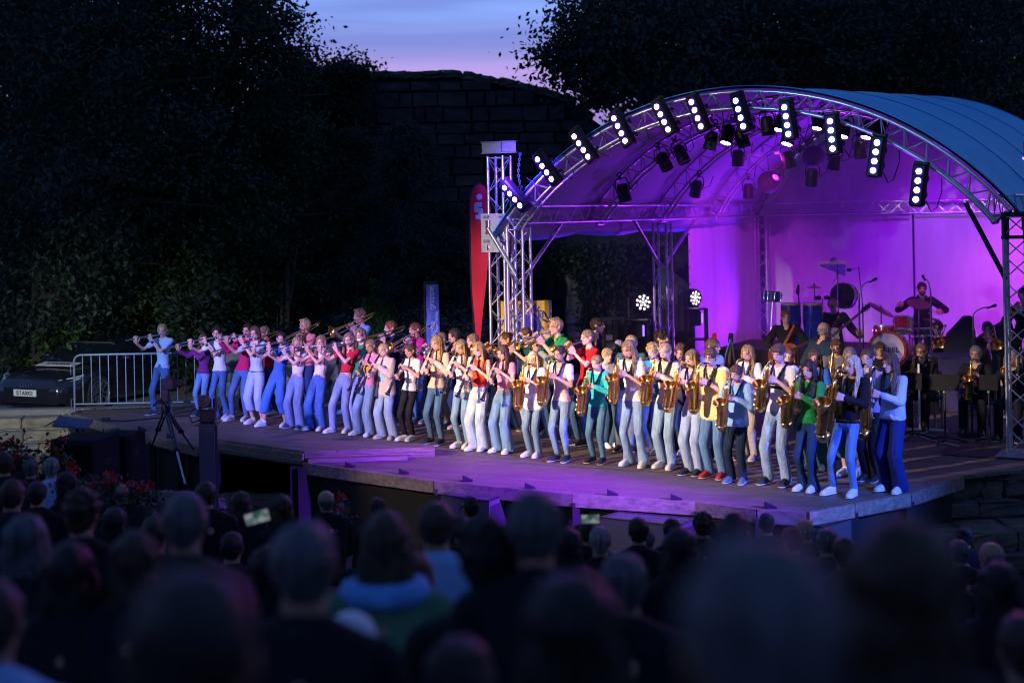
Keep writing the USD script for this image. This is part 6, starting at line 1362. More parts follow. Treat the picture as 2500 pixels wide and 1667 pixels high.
for s in (1, -1): obj('mirror', cat([moved(smoothed(hull(sph((0, 0, 0), (.07, .11, .07)), sph((-.06, 0, 0), (.05, .1, .06))), .05, 2), (.72, s * 1.02, 1.0)), rod((.7, s * .86, .95), (.72, s * .96, .98), .02, 5)]), CP, car, smooth=True)
SPK = mat('wheel_alloy', (.42, .44, .46), .3, .9)
for wx in (1.45, -1.45):
    for s in (1, -1):
        wp_ = (wx, s * .86, .36); R = rx(-s * math.pi / 2)
        w_ = obj('wheel', moved(lathe([(.27, -.11), (.345, -.10), (.36, -.05), (.36, .06), (.345, .10), (.275, .11), (.27, .0)], 32), wp_, R), RUBBER, car, smooth=40)
        obj('rim', moved(lathe([(.275, .108), (.262, .112), (.25, .09), (.25, -.1)], 32), wp_, R), SPK, w_, smooth=40)
        sp_ = []
        for k in range(5):
            for o in (-.16, .16): a0 = k * 2 * math.pi / 5 + math.pi / 2; sp_.append(moved(trimesh.convex.convex_hull(np.array([(math.cos(a0 + q * o * 2.5 if False else a0) * r0 + -math.sin(a0) * (o * (.35 + r0) * .55 + e), math.sin(a0) * r0 + math.cos(a0) * (o * (.35 + r0) * .55 + e), z0) for q in (1,) for r0, e2 in ((.05, .016), (.255, .020)) for e in (-e2, e2) for z0 in (.055, .095)])), wp_, R))
        obj('spokes', cat(sp_), SPK, w_); obj('hub', moved(disc(.05), np.array(wp_) + [0, s * .095, 0], R), BLACKP, w_); obj('brake_disc', moved(lathe([(.06, .0), (.17, .0), (.17, .012), (.06, .012)], 24), wp_, R), STEEL, w_)
HLM = mat('headlight_glass', (.35, .40, .45), .1, .2, coat=1.0)
for s in (1, -1):
    q = trimesh.convex.convex_hull(np.array([(2.36, s * .52, .60), (2.33, s * .56, .66), (2.02, s * .90, .74), (1.93, s * .925, .76), (2.0, s * .925, .70), (2.28, s * .70, .59)])); h_ = obj('headlight', q, HLM, car)
    obj('light_strip', tube([(2.40, s * .50, .655), (2.30, s * .70, .70), (2.10, s * .90, .745), (1.93, s * .955, .77)], .011, 5), mat('bright_strip', (.8, .85, .9), .2), h_); obj('projector', cat([moved(trimesh.creation.icosphere(1, .026), (2.36 - .07 * i, s * (.60 + .08 * i), .635 + .012 * i)) for i in range(4)]), CHROME, h_)
    obj('air_curtain', moved(bbox(.10, .03, .26, .01), (2.30, s * .80, .40), rz(-s * .9)), mat('grey_plastic', (.09, .09, .10), .6), car)
obj('grille', moved(bbox(.04, 1.15, .24, .015), (2.47, 0, .44)), mat('gloss_grille', (.012, .012, .013), .25), car)
obj('lower_intake', moved(bbox(.05, 1.3, .09, .02), (2.42, 0, .27)), BLACKP, car); obj('splitter', moved(bbox(.2, 1.55, .02, .006), (2.36, 0, .20)), mat('gloss_grille', ()), car)
obj('emblem', cat([moved(trimesh.creation.torus(.042, .008, 18, 6), (2.49, -.105 + .07 * i, .60), ry(math.pi / 2)) for i in range(4)]), CHROME, car)
pt = obj('number_plate', moved(bbox(.02, .56, .13, .004), (2.515, 0, .46)), WHITEP, car); TXR = np.array([[0, 0, 1], [1, 0, 0], [0, 1, 0]], float)


def words(s, h, m, par, c, u, w_, bold=True, name='lettering', center=True, squash=1.0):
    tm_ = meshkit.text_mesh(s, h, .004, bold); tm_.vertices[:, 0] *= squash
    if center: tm_.apply_translation(-np.array([tm_.bounds[:, 0].mean(), tm_.bounds[:, 1].mean(), 0]))
    return obj(name, plane_mesh(tm_, np.asarray(c), np.asarray(u, float), np.asarray(w_, float)), m, par)


words('STARKE', .078, BLACKP, pt, (2.526, 0, .46), (0, 1, 0), (0, 0, 1))
pl2 = obj('bonnet_board', moved(bbox(.30, .92, .012, .003), (1.55, 0, .925), ry(.13)), WHITEP, car); words('STARKE', .115, BLACKP, pl2, (1.55, 0, .934), (0, 1, 0), nz([-.99, 0, .13]))
tt = at(130, 1000, -.02); tn_ = thing('turntable_plate', 'round dark turntable plate under the parked car', 'platform', mat4((cm0[0], cm0[1], CZG + .004))); obj('disc', lathe([(2.75, 0), (2.75, .012), (0, .014)], 64), mat('dark_plate', (.10, .09, .08), .8, 0, .3, 2), tn_, smooth=40)
obj('rim', lathe([(2.72, .012), (2.76, .012), (2.76, .02), (2.72, .02)], 64), BLACKM, tn_)
# stone walls at the back left, between road and stage
lw = thing('stone_wall', 'low mossy sandstone wall behind the flute players', 'wall')
a, b = at(520, 985), at(930, 985)
for j in range(3): stone_course(lw, [a[0] - .2, 27.4], [b[0] + .3, 26.9], -.05 + .31 * j, .31, .5, 80 + j, .5, 1.2, [mat(f'mossy_stone_{i}', c, .95, 0, .6, 3, .8, 12) for i, c in enumerate([(.22, .20, .13), (.18, .17, .11), (.13, .13, .085)])], .03)
lw2 = thing('kerb_wall', 'low stone kerb wall at far left behind the car', 'wall'); stone_course(lw2, [-16, 30.6], [-6.5, 31.8], -.05, .55, .5, 90, .7, 1.3, STONE, .03)
bg = thing('bag', 'black bags lying behind the crimson sweater by the wall', 'bag'); c = at(592, 1003)
obj('bag_body', smoothed(union([sph(c + [0, 0, .15], (.22, .16, .17)), sph(c + [.25, .05, .18], (.15, .15, .2))]), .06, 3), BLACKC, bg, smooth=True); obj('bag_strap', tube([c + [-.2, -.1, .2], c + [-.35, -.15, .06], c + [-.5, -.1, .01]], .02, 5), BLACKP, bg)

# banners
rb_y = 24.3; c = lambda x, y: dep(x, y, rb_y)
fl_ = thing('beach_flag', 'tall red drop shaped flag with white emblem beside the lifting tower', 'flag')
out = [(1163, 840), (1152, 700), (1149, 560), (1149, 500), (1152, 472), (1160, 455), (1172, 449), (1183, 455), (1192, 475), (1198, 510), (1199, 545), (1195, 600), (1188, 680), (1179, 760), (1172, 840)]
o3 = np.array([c(*p) for p in out]); o2 = Polygon(o3[:, [0, 2]]).buffer(.02).buffer(-.02); fm = mat('red_flag', (.78, .008, .035), .7, 0, .06, 3, .15, 6); flip = np.array([[1, 0, 0], [0, 0, -1], [0, 1, 0]], float)
obj('cloth', moved(extrude(o2, .012), (0, rb_y, 0), flip), fm, fl_)
obj('pole', tube([c(1160, 1010)] + [q + [-.015, 0, 0] for q in o3[:6]] + [o3[6] + [0, 0, .01]], .016, 6), BLACKM, fl_)
wem = mat('pale_emblem', (.62, .66, .74), .7)
k = lambda x, y: c(x, y)[[0, 2]]
dt = Point(*k(1170, 481)).buffer(.05); s1 = LineString([k(1176, 500), k(1163, 500), k(1163, 514), k(1174, 514), k(1174, 530), k(1161, 530)]).buffer(.038, cap_style=2, join_style=1)
obj('emblem', moved(extrude(unary_union([dt, s1]), .006), (0, rb_y - .012, 0), flip), wem, fl_)
bb_y = 25.2; c2 = lambda x, y: dep(x, y, bb_y); bb = thing('banner', 'narrow blue vertical banner with pale lettering left of the red flag', 'banner'); p = [c2(1040, 694), c2(1070, 694), c2(1075, 860), c2(1041, 860)]
v = []; n_ = 14
for i in range(n_ + 1):
    f_ = i / n_
    for g_ in np.linspace(0, 1, 7): q = (p[0] * (1 - g_) + p[1] * g_) * (1 - f_) + (p[3] * (1 - g_) + p[2] * g_) * f_; v.append(q + [0, .02 * math.sin(f_ * 17 + g_ * 3) * f_ + .012 * math.sin(g_ * 6 + f_ * 5), 0])
kk = np.arange((n_ + 1) * 7).reshape(n_ + 1, 7)
obj('cloth', (np.array(v), np.stack([kk[:-1, :-1], kk[:-1, 1:], kk[1:, 1:], kk[1:, :-1]], -1).reshape(-1, 4)), mat('blue_banner', (.09, .19, .45), .6, 0, .15, 5, .3, 12), bb, smooth=True)
obj('frame', cat([rod(c2(1036, 689), c2(1041, 1000), .022, 6), rod(c2(1036, 691), c2(1067, 690), .028, 6)]), BLACKM, bb)
words('gruppe', .088, wem, bb, c2(1057, 727) + [0, -.05, 0], (0, 0, 1), (-1, 0, 0), False); words('Team | Erfolg', .042, wem, bb, c2(1066, 786) + [0, -.055, 0], (0, 0, 1), (-1, 0, 0), False); words('sche', .088, wem, bb, c2(1057, 802) + [0, -.05, 0], (0, 0, 1), (-1, 0, 0), False)
yb_y = 23.6; c3 = lambda x, y: dep(x, y, yb_y); a, b = c3(1228, 1040), c3(1340, 733); yb = thing('yellow_banner', 'yellow board with blue round emblem and lion heads behind the truss tower', 'banner')
obj('board', box((a + b)[0] / 2, yb_y, (a + b)[2] / 2, (b - a)[0], .05, (b - a)[2]), mat('yellow_board', (.62, .38, .025), .6, 0, .08, 2), yb); obj('edge', box(b[0] + .022, yb_y, (a + b)[2] / 2, .04, .055, (b - a)[2]), mat('pale_violet_edge', (.4, .35, .45), .6), yb)
bl2 = mat('emblem_blue', (.01, .025, .32), .6); cc_ = c3(1284, 795); P2 = lambda x, y: np.array([cc_[0] + x, cc_[2] + y])
ring = Point(*P2(0, 0)).buffer(.245, 24).difference(Point(*P2(0, 0)).buffer(.205, 24)); core = Point(*P2(0, 0)).buffer(.19, 24)
ell = unary_union([sbox(*P2(-.08, -.12), *P2(-.03, .12)), sbox(*P2(-.08, -.12), *P2(.09, -.07))])
em = [core.difference(ell), ring]
for s in (-1, 1):
    hp2 = [(s * .20, .26), (s * .30, .24), (s * .37, .12), (s * .40, .04), (s * .44, .0), (s * .43, -.06), (s * .38, -.07), (s * .41, -.11), (s * .36, -.16), (s * .31, -.13), (s * .30, -.24), (s * .24, -.34), (s * .20, -.25)]
    pg = Polygon([P2(*q) for q in hp2]); em += [pg.difference(pg.buffer(-.018)), LineString([P2(s * .28, .10), P2(s * .35, .06)]).buffer(.014), LineString([P2(s * .26, -.02), P2(s * .31, -.1), P2(s * .26, -.2)]).buffer(.012)]
obj('emblem', moved(extrude(unary_union(em), .008), (0, yb_y - .027, 0), flip), bl2, yb)
for ch2, an in zip('LIONS', np.radians([58, 30, 0, -30, -58])):
    tm_ = meshkit.text_mesh(ch2, .105, .008, True); tm_.apply_translation((-tm_.bounds[:, 0].mean(), .275, 0)); tm_.vertices = tm_.vertices @ rz(an).T; obj('letter', plane_mesh(tm_, np.array([cc_[0], yb_y - .027, cc_[2]]), np.array([1.0, 0, 0]), UP), bl2, yb)

# ------------------------------------------------------------------ trees and plants
LEAVES_N = [0]


def leaves(pts, size, seed, droop=.4, aspect=.55, spread=1.0):
    """One small folded leaf per point."""
    r = np.random.default_rng(seed); n = len(pts); LEAVES_N[0] += n * 2
    a = r.uniform(0, 2 * np.pi, n); e = r.normal(-droop, .5, n); d = np.stack([np.cos(a) * np.cos(e), np.sin(a) * np.cos(e), np.sin(e)], 1)
    u = np.cross(d, r.normal(size=(n, 3))); u /= np.linalg.norm(u, axis=1, keepdims=True) + 1e-9; nn = np.cross(d, u); s = size * r.uniform(.6, 1.35, n)[:, None]
    v = np.stack([pts, pts + d * s * .5 + u * s * aspect * .5 + nn * s * .08, pts + d * s, pts + d * s * .5 - u * s * aspect * .5 + nn * s * .08], 1).reshape(-1, 3)
    i = np.arange(n)[:, None] * 4; return v, np.vstack([i + [0, 1, 2], i + [0, 2, 3]])


def branches(base, top, spread, n, seed, r0=.28):
    """A tapered trunk with limbs; returns (mesh, the limbs' outer points)."""
    r = np.random.default_rng(seed); base, top = np.asarray(base, float), np.asarray(top, float); ax = top - base
    ms = [tube([base + ax * k + r.normal(0, .06, 3) * [1, 1, 0] * (k > 0) for k in np.linspace(0, 1, 7)], np.linspace(r0, r0 * .3, 7), 8)]; ends = []
    for i in range(n):
        k = r.uniform(.3, .98); p = base + ax * k; a = r.uniform(0, 2 * np.pi); L_ = spread * r.uniform(.55, 1.0) * (1.15 - .5 * k); d = np.array([math.cos(a), math.sin(a), r.uniform(.1, .7)]); q = p + d * L_ * .5 + [0, 0, .2]; e = p + d * L_ + [0, 0, -.1 * L_]
        ms.append(tube([p, q, e], [r0 * .32 * (1.1 - k * .6), r0 * .2 * (1.1 - k * .6), .02], 5)); ends.append((q + e) / 2); ends.append(e)
        for j in range(3): f = p + (e - p) * r.uniform(.4, .9) + r.normal(0, .25 * L_ ** .5, 3); ms.append(tube([q, f], [.03, .01], 4)); ends.append(f)
    return cat(ms), np.array(ends)


BARK = mat('bark', (.07, .055, .04), .95, 0, .5, 6, .6, 20, stretch=(3, 3, .5))
BARKL = mat('pale_bark', (.20, .14, .11), .9, 0, .5, 6, .5, 20, stretch=(3, 3, .5))
LF = [leafmat('leaf_dark', (.016, .036, .015), (.032, .064, .026)), leafmat('leaf_mid', (.03, .07, .022), (.06, .12, .035)), leafmat('leaf_bright', (.045, .13, .015), (.09, .21, .03)), leafmat('needles', (.016, .044, .03), (.03, .07, .045)), leafmat('ivy', (.02, .05, .02), (.04, .085, .03))]


def tree(name, label, base, top, spread, nl, ncl, per, sig, size, lf, seed, r0=.28, extra=None, cat_='tree', droop=.5, group=None, clip=None, bark=None):
    t = thing(name, label, cat_, None, group); m, ends = branches(base, top, spread, nl, seed, r0); obj('trunk', m, bark or BARK, t, smooth=60); r = np.random.default_rng(seed + 1)
    c = ends[r.integers(len(ends), size=ncl)] + r.normal(0, .45, (ncl, 3)) * spread * .28
    if extra is not None: c = np.vstack([c, extra])
    if clip is not None: c = c[clip(c)]
    p = np.repeat(c, per, 0); p = p + r.normal(0, 1, p.shape) * [sig, sig, sig * .55] * np.repeat(r.uniform(.6, 1.4, len(c)), per)[:, None]
    obj('crown', leaves(p, size, seed + 2, droop), lf, t); return t


def px_of(q): u, v = q[:, 0] / q[:, 1] * FP, (CZ - q[:, 2]) / q[:, 1] * FP; return 1250 + u * math.cos(ROLL) + v * math.sin(ROLL), 522 + v * math.cos(ROLL) - u * math.sin(ROLL)
def left_side(q): x, y = px_of(q); return x < np.interp(y, [-100, 0, 60, 95, 150, 200, 260, 300, 900], [630, 670, 720, 760, 730, 690, 660, 900, 900])
def right_side(q): x, y = px_of(q); return x > np.interp(y, [-100, 0, 50, 110, 145, 185, 215, 260, 290, 900], [1440, 1425, 1375, 1350, 1335, 1365, 1425, 1450, 1490, 1530])


def along(pix, Y, n, seed, jit=12, dj=1.2):
    """Leaf cluster centres along a line seen in the photograph, spread in depth."""
    r = np.random.default_rng(seed); pix = np.array(pix, float); s = np.linspace(0, 1, len(pix)); k = r.uniform(0, 1, n); out = []
    for q in k: x, y = np.interp(q, s, pix[:, 0]) + r.normal(0, jit), np.interp(q, s, pix[:, 1]) + r.normal(0, jit); out.append(dep(x, y, Y + r.normal(0, dj)))
    return np.array(out)


def area(x0, x1, y0, y1, Y, n, seed, dj=1.2): r = np.random.default_rng(seed); return np.array([dep(r.uniform(x0, x1), r.uniform(y0, y1), Y + r.normal(0, dj)) for _ in range(n)])


tree('tall_tree', 'tall dark broadleaf tree with leaning trunk against the sky at left', dep(500, 900, 34), dep(590, -120, 33), 3.0, 34, 190, 70, .33, .125, LF[0], 21, .30,
     np.vstack([along([(560, 20), (660, 60), (740, 60), (815, 92)], 33, 26, 1, 14, .6), along([(620, 110), (700, 130), (790, 135)], 33, 24, 2, 14, .6), along([(600, 0), (680, 15), (720, -10)], 33, 20, 3, 16, .6), along([(640, 200), (700, 165), (760, 150)], 33, 14, 6, 14, .5), area(430, 640, -40, 240, 33.5, 75, 4), area(160, 470, -60, 420, 33.5, 190, 5, 1.6), area(560, 690, 180, 330, 34, 50, 9)]), clip=left_side)
tree('far_left_tree', 'huge dark tree filling the upper left corner', dep(120, 930, 31), dep(120, -250, 31), 5.0, 30, 230, 70, .38, .14, LF[0], 31, .4, np.vstack([area(-80, 330, -60, 650, 31, 210, 8, 1.6), area(-60, 250, 500, 800, 30.5, 70, 12, 1.0)]))
tree('dark_tree', 'dark broadleaf tree below the tall tree, behind the parked car', dep(330, 950, 35.5), dep(360, 330, 35.5), 3.6, 26, 180, 70, .36, .14, LF[0], 41, .25, np.vstack([area(230, 560, 330, 820, 35, 150, 10, 1.0), area(180, 330, 360, 560, 32.5, 40, 11, .6)]))
tree('lime_tree', 'dim broadleaf tree left of the pale trunks with hanging leaves', dep(520, 950, 33), dep(560, 400, 33), 3.0, 22, 110, 60, .32, .13, LF[1], 51, .2, np.vstack([area(430, 640, 470, 780, 32.5, 90, 13, .8), area(560, 760, 290, 480, 34.5, 70, 14, 1.0)]))
tree('overhanging_tree', 'large tree whose leafy branches hang over the stage roof from the right', dep(2090, 800, 41), dep(2070, -260, 39), 7.5, 44, 240, 70, .42, .15, LF[0], 61, .5,
     np.vstack([along([(1520, 40), (1440, 90), (1350, 145), (1300, 150)], 34, 34, 15, 16, .7), along([(1420, 20), (1370, 45), (1372, 110), (1325, 185)], 34, 30, 16, 14, .7), along([(1480, 120), (1420, 190), (1400, 240)], 34, 30, 17, 14, .6), along([(1560, 160), (1470, 220), (1440, 262)], 34.5, 34, 18, 12, .6), area(1410, 1560, -30, 150, 34.5, 80, 19), area(1500, 1800, -40, 230, 36, 170, 20, 1.6), area(1700, 2150, -40, 225, 38, 190, 22, 1.6), area(2050, 2540, -60, 260, 38.5, 190, 23, 1.6)]), clip=right_side)
tree('left_background_tree', 'black tree mass behind the huge left tree', dep(100, 930, 45), dep(100, -250, 45), 7, 20, 150, 60, .55, .34, LF[0], 91, .5, np.vstack([area(-100, 420, -80, 560, 45, 230, 34, 1.5), area(300, 700, 300, 640, 43, 120, 35, 1.0)]), clip=left_side)
tree('right_background_tree', 'dark tree mass at the upper right corner', dep(2420, 800, 47), dep(2420, -260, 47), 7, 26, 150, 60, .5, .34, LF[0], 71, .5, np.vstack([area(2100, 2560, -60, 330, 46, 150, 24, 1.5), area(1560, 2150, -60, 280, 47, 210, 25, 1.5)]), clip=right_side)
tree('wall_top_bush', 'bush growing on the crest of the ruined wall', dep(850, 240, 37.6), dep(850, 170, 37.6), 0.6, 10, 30, 60, .2, .11, LF[0], 81, .06, np.vstack([along([(690, 200), (740, 172), (800, 185), (850, 168), (895, 178)], 37.4, 60, 26, 9, .4), along([(690, 215), (720, 178)], 37.4, 16, 27, 8, .3), area(640, 900, 195, 330, 37.3, 90, 28, .3)]), 'bush')


def conifer(name, label, base, h, rad, seed, n=46, lf=LF[3], extra=()):
    t = thing(name, label, 'tree'); r = np.random.default_rng(seed); base = np.asarray(base, float); obj('trunk', tube([base, base + [0, 0, h]], [.16, .03], 7), BARK, t, smooth=60); P, D, ms = [], [], []
    for i in range(n):
        k = r.uniform(.05, .97); a = r.uniform(0, 6.28); L_ = rad * (1.05 - k) * r.uniform(.7, 1.15) + .2; p = base + [0, 0, h * k]; s = np.linspace(0, 1, 12)[:, None]; d = np.array([math.cos(a), math.sin(a), 0]); c = p + d * L_ * s + np.array([0, 0, 1.0]) * (.15 * L_ * s - .45 * L_ * s ** 2)
        ms.append(tube(c[::3], [.025, .016, .01, .006], 4))
        for q, f in zip(c, s[:, 0]):
            m = 34; w = .08 + .28 * L_ * .6 * f * (1.25 - f); off = r.normal(0, 1, (m, 1)) * w * np.array([[-d[1], d[0], 0]]) + r.normal(0, .1, (m, 3)) * [1, 1, .25]; off[:, 2] -= np.abs(r.normal(0, .16, m)) * f; P.append(q + off)
    obj('branches', cat(ms), BARK, t); P = np.vstack(P); obj('foliage', leaves(P, .15, seed, .55, .22), lf, t)


conifer('drooping_conifer', 'dark drooping conifer beside the ruined wall', dep(1010, 905, 31.5), 5.6, 2.6, 5, 74)
conifer('drooping_conifer', 'dark conifer with low branches behind the blue banner', dep(1090, 915, 33.5), 4.2, 2.4, 6, 56)
conifer('drooping_conifer', 'dark conifer between the pale trunks and the bright shrub', dep(880, 900, 34.5), 6.0, 2.6, 7, 64)
for i, (x, yt, Y, rr_) in enumerate(((700, 640, 32.5, .075), (686, 690, 32.8, .05), (675, 760, 32.4, .02))):
    a, b = dep(x - 8, 905, Y), dep(x + 2, yt, Y); t = thing('bare_trunk', f'{("thicker pale", "thinner pale", "thin dead")[i]} bare trunk standing before the dark wood', 'tree', None); obj('trunk', tube([a * [1, 1, 0] - [0, 0, .5], a * .6 + b * .4 + [.05, 0, 0], b], [rr_, rr_ * .85, rr_ * .6], 8), BARKL, t, smooth=60); obj('limb', tube([a * .5 + b * .5, a * .4 + b * .6 + [.12, .05, .2], b + [.2, .1, .3]], [rr_ * .45, rr_ * .35, rr_ * .2], 5), BARKL, t)
# bright shrubs
r = np.random.default_rng(77); sb_ = thing('bright_shrub', 'bright green upright shrub right of the tallest trombone player', 'shrub'); P = []; stems = []
for x, yt, w in ((893, 735, 10), (915, 690, 9), (932, 712, 9), (945, 722, 9), (955, 745, 8), (905, 760, 12), (940, 770, 14), (880, 772, 9)):
    b, tpx = dep(x, 900, 30.3), dep(x, yt, 30.3); n = 700; k = r.uniform(0, 1, n) ** .8; wd_ = (w + 6) / 115 * (1.15 - k); P.append(b + (tpx - b) * k[:, None] + r.normal(0, 1, (n, 3)) * wd_[:, None] * [.75, .75, .3]); stems.append(tube([b * [1, 1, 0] - [0, 0, .5], b, tpx], [.03, .02, .006], 5))
obj('stems', cat(stems), BARK, sb_); obj('foliage', leaves(np.vstack(P), .10, 3, -.9, .35), LF[2], sb_)


def shrub(label, x0, x1, y0, y1, Y, n, size, lf, seed, per=26):
    t = thing('shrub', label, 'shrub'); r = np.random.default_rng(seed); c = area(x0, x1, y0, y1, Y, n, seed, .7); P = np.repeat(c, per, 0) + r.normal(0, .16, (n * per, 3)); b = dep((x0 + x1) / 2, y1, Y) * [1, 1, 0] - [0, 0, .5]
    obj('stems', cat([tube([b + r.normal(0, .25, 3) * [1, 1, 0], (b + q) / 2 + [0, 0, .1], q], [.02, .014, .005], 4) for q in c[::4]]), BARK, t); obj('foliage', leaves(P, size, seed, .2, .5), lf, t)


shrub('bright leafy shrub above the bonnet of the black car', 90, 230, 800, 890, 31.4, 60, .15, LF[2], 101)
shrub('green shrub left of the black car', -20, 100, 850, 960, 31.2, 60, .14, LF[1], 102)
shrub('dim bush behind the left conifers and the car roof', 200, 420, 640, 880, 33.2, 130, .16, LF[1], 103, 30)
shrub('large leaved dim bush behind the flute players', 420, 540, 700, 920, 31.0, 90, .18, LF[0], 104, 26)
shrub('dark undergrowth behind the salmon tee', 560, 860, 800, 930, 31.5, 110, .15, LF[0], 105, 26)
shrub('undergrowth at the foot of the red flag', 990, 1180, 780, 960, 30.0, 80, .14, LF[3], 106, 26)
shrub('leafy thicket at far left above the kerb', -40, 220, 640, 860, 33.5, 110, .16, LF[0], 107, 30)
iv = thing('ivy', 'ivy climbing over the lower ruin behind the open stage side', 'ivy'); r = np.random.default_rng(9)
c = np.vstack([area(1425, 1480, 640, 800, 34.0, 90, 201, .15), area(1500, 1560, 640, 800, 33.9, 110, 202, .2), area(1330, 1560, 600, 660, 34.1, 90, 203, .2)]); P = np.repeat(c, 22, 0) + r.normal(0, .12, (len(c) * 22, 3)) * [1, .6, 1]; obj('leaves', leaves(P, .10, 8, .6, .8), LF[4], iv)
obj('vines', cat([tube([q, q + [.05, .1, -.5], q + [-.05, .15, -1.1]], [.008, .012, .015], 4) for q in c[::6]]), BARK, iv)
GER = leafmat('geranium_red', (.45, .012, .01), (.62, .03, .015))
for i, (x, y, Y, w) in enumerate(((8, 1082, 16.4, .22), (36, 1104, 16.2, .20), (128, 1106, 16.6, .13), (186, 1172, 15.6, .20), (262, 1176, 15.2, .22), (340, 1196, 15.0, .16), (818, 1242, 14.6, .12))):
    t = thing('geranium', ('red geraniums at far left before the stone steps', 'red geraniums under the first ones', 'small red geraniums by the stone steps', 'red geraniums before the big subwoofer', 'red geraniums left of the low pit wall', 'red geraniums on the low pit wall', 'single red bloom beside the bald spectator')[i], 'flowers'); q = dep(x, y, Y); r = np.random.default_rng(300 + i)
    c = q + r.normal(0, 1, (6, 3)) * [w * .5, .15, .07]; obj('blooms', leaves(np.repeat(c, 26, 0) + r.normal(0, .028, (156, 3)), .034, i, 0, .9), GER, t, kind='stuff'); P = q + r.normal(0, 1, (260, 3)) * [w * .6, .16, .08] - [0, 0, .10]; obj('foliage', leaves(P, .055, i, .1, .9), LF[0], t)
    obj('trough', moved(bbox(w * 2.2, .25, .2, .03), q - [0, 0, .32]), mat('dark_trough', (.02, .015, .013), .8), t)

# ------------------------------------------------------------------ audience, seen from behind
def spectator(label, x, y, wpx, hst, hc, top, yaw=0, tilt=0.0, ext=(), skin=1, wide=.225):
    """(x, y): crown in the photograph; wpx: width of the head there."""
    PERSON_N[0] += 1; seed = PERSON_N[0]; r = np.random.default_rng(seed); Y = wide / (wpx / FP); c = dep(x, y, Y); S = .235; P = thing('person', label, 'person', mat4(c, rz(math.pi - math.radians(yaw))), 'seated audience')
    HR = rx(tilt); Hm = lambda m: trimesh.Trimesh(((m.vertices - [0, 0, .1]) * S) @ HR.T - [0, 0, S * .9], m.faces, process=False)
    nk, sh = np.array([0, .03, -.26]), .19
    tor = [hull(sph((-.155, .05, -.325), (.06, .07, .055)), sph((.155, .05, -.325), (.06, .07, .055)), sph((0, .05, -.245), (.075, .068, .05))), hull(sph((-.155, .05, -.33), (.07, .08, .06)), sph((.155, .05, -.33), (.07, .08, .06)), sph((0, .06, -.62), (.17, .12, .1)), sph((0, .06, -.85), (.17, .13, .1)))]
    for s in (-1, 1): tor += [bone((s * .195, .05, -.335), .064, (s * .25, .02, -.64), .05), bone((s * .25, .02, -.64), .05, (s * .15, -.22, -.74), .04), bone((s * .1, .0, -.90), .085, (s * .12, -.42, -.86), .07), bone((s * .12, -.42, -.86), .065, (s * .12, -.45, -1.24), .045)]
    body = smoothed(union([bone((0, .03, -.28), .06, (0, .015, -.16), .058)] + [hull(sph((0, .05, -.33), (.1, .06, .05)), sph((0, .05, -.4), .1))]), .05, 3)
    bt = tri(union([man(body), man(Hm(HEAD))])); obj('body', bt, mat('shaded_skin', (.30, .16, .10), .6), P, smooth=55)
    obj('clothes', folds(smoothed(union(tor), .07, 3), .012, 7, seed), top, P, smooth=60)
    if hst == 'cap':
        obj('sun_hat', Hm(smoothed(union([sph((0, .05, .66), (.37, .45, .40), 20).trim_by_plane((0, 0, 1), .22), sph((0, .08, .3), (.36, .40, .2), 20), hull(sph((-.15, -.45, .62), (.1, .1, .03)), sph((.15, -.45, .62), (.1, .1, .03)), sph((0, -.65, .58), (.12, .1, .03)))]), .07, 3)), top, P, smooth=60)
    elif hst: obj('hair', folds(Hm(hair(hst, seed)), .012, 22, seed), HAIRC[hc], P, smooth=True)
    if 'glasses' in ext: obj('glasses', cat([Hm(moved(trimesh.creation.torus(.085, .012, 14, 5), (s * .13, -.375, .50), rx(math.pi / 2))) for s in (-1, 1)] + [Hm(rod((s * .21, -.36, .51), (s * .34, .05, .52), .012, 4)) for s in (-1, 1)]), BLACKM, P)
    if 'scarf' in ext: obj('scarf', moved(trimesh.creation.torus(.11, .045, 20, 8), (0, .04, -.27), None, (1.1, 1, 1)), cloth((.10, .30, .62)), P, smooth=True)
    return P, c


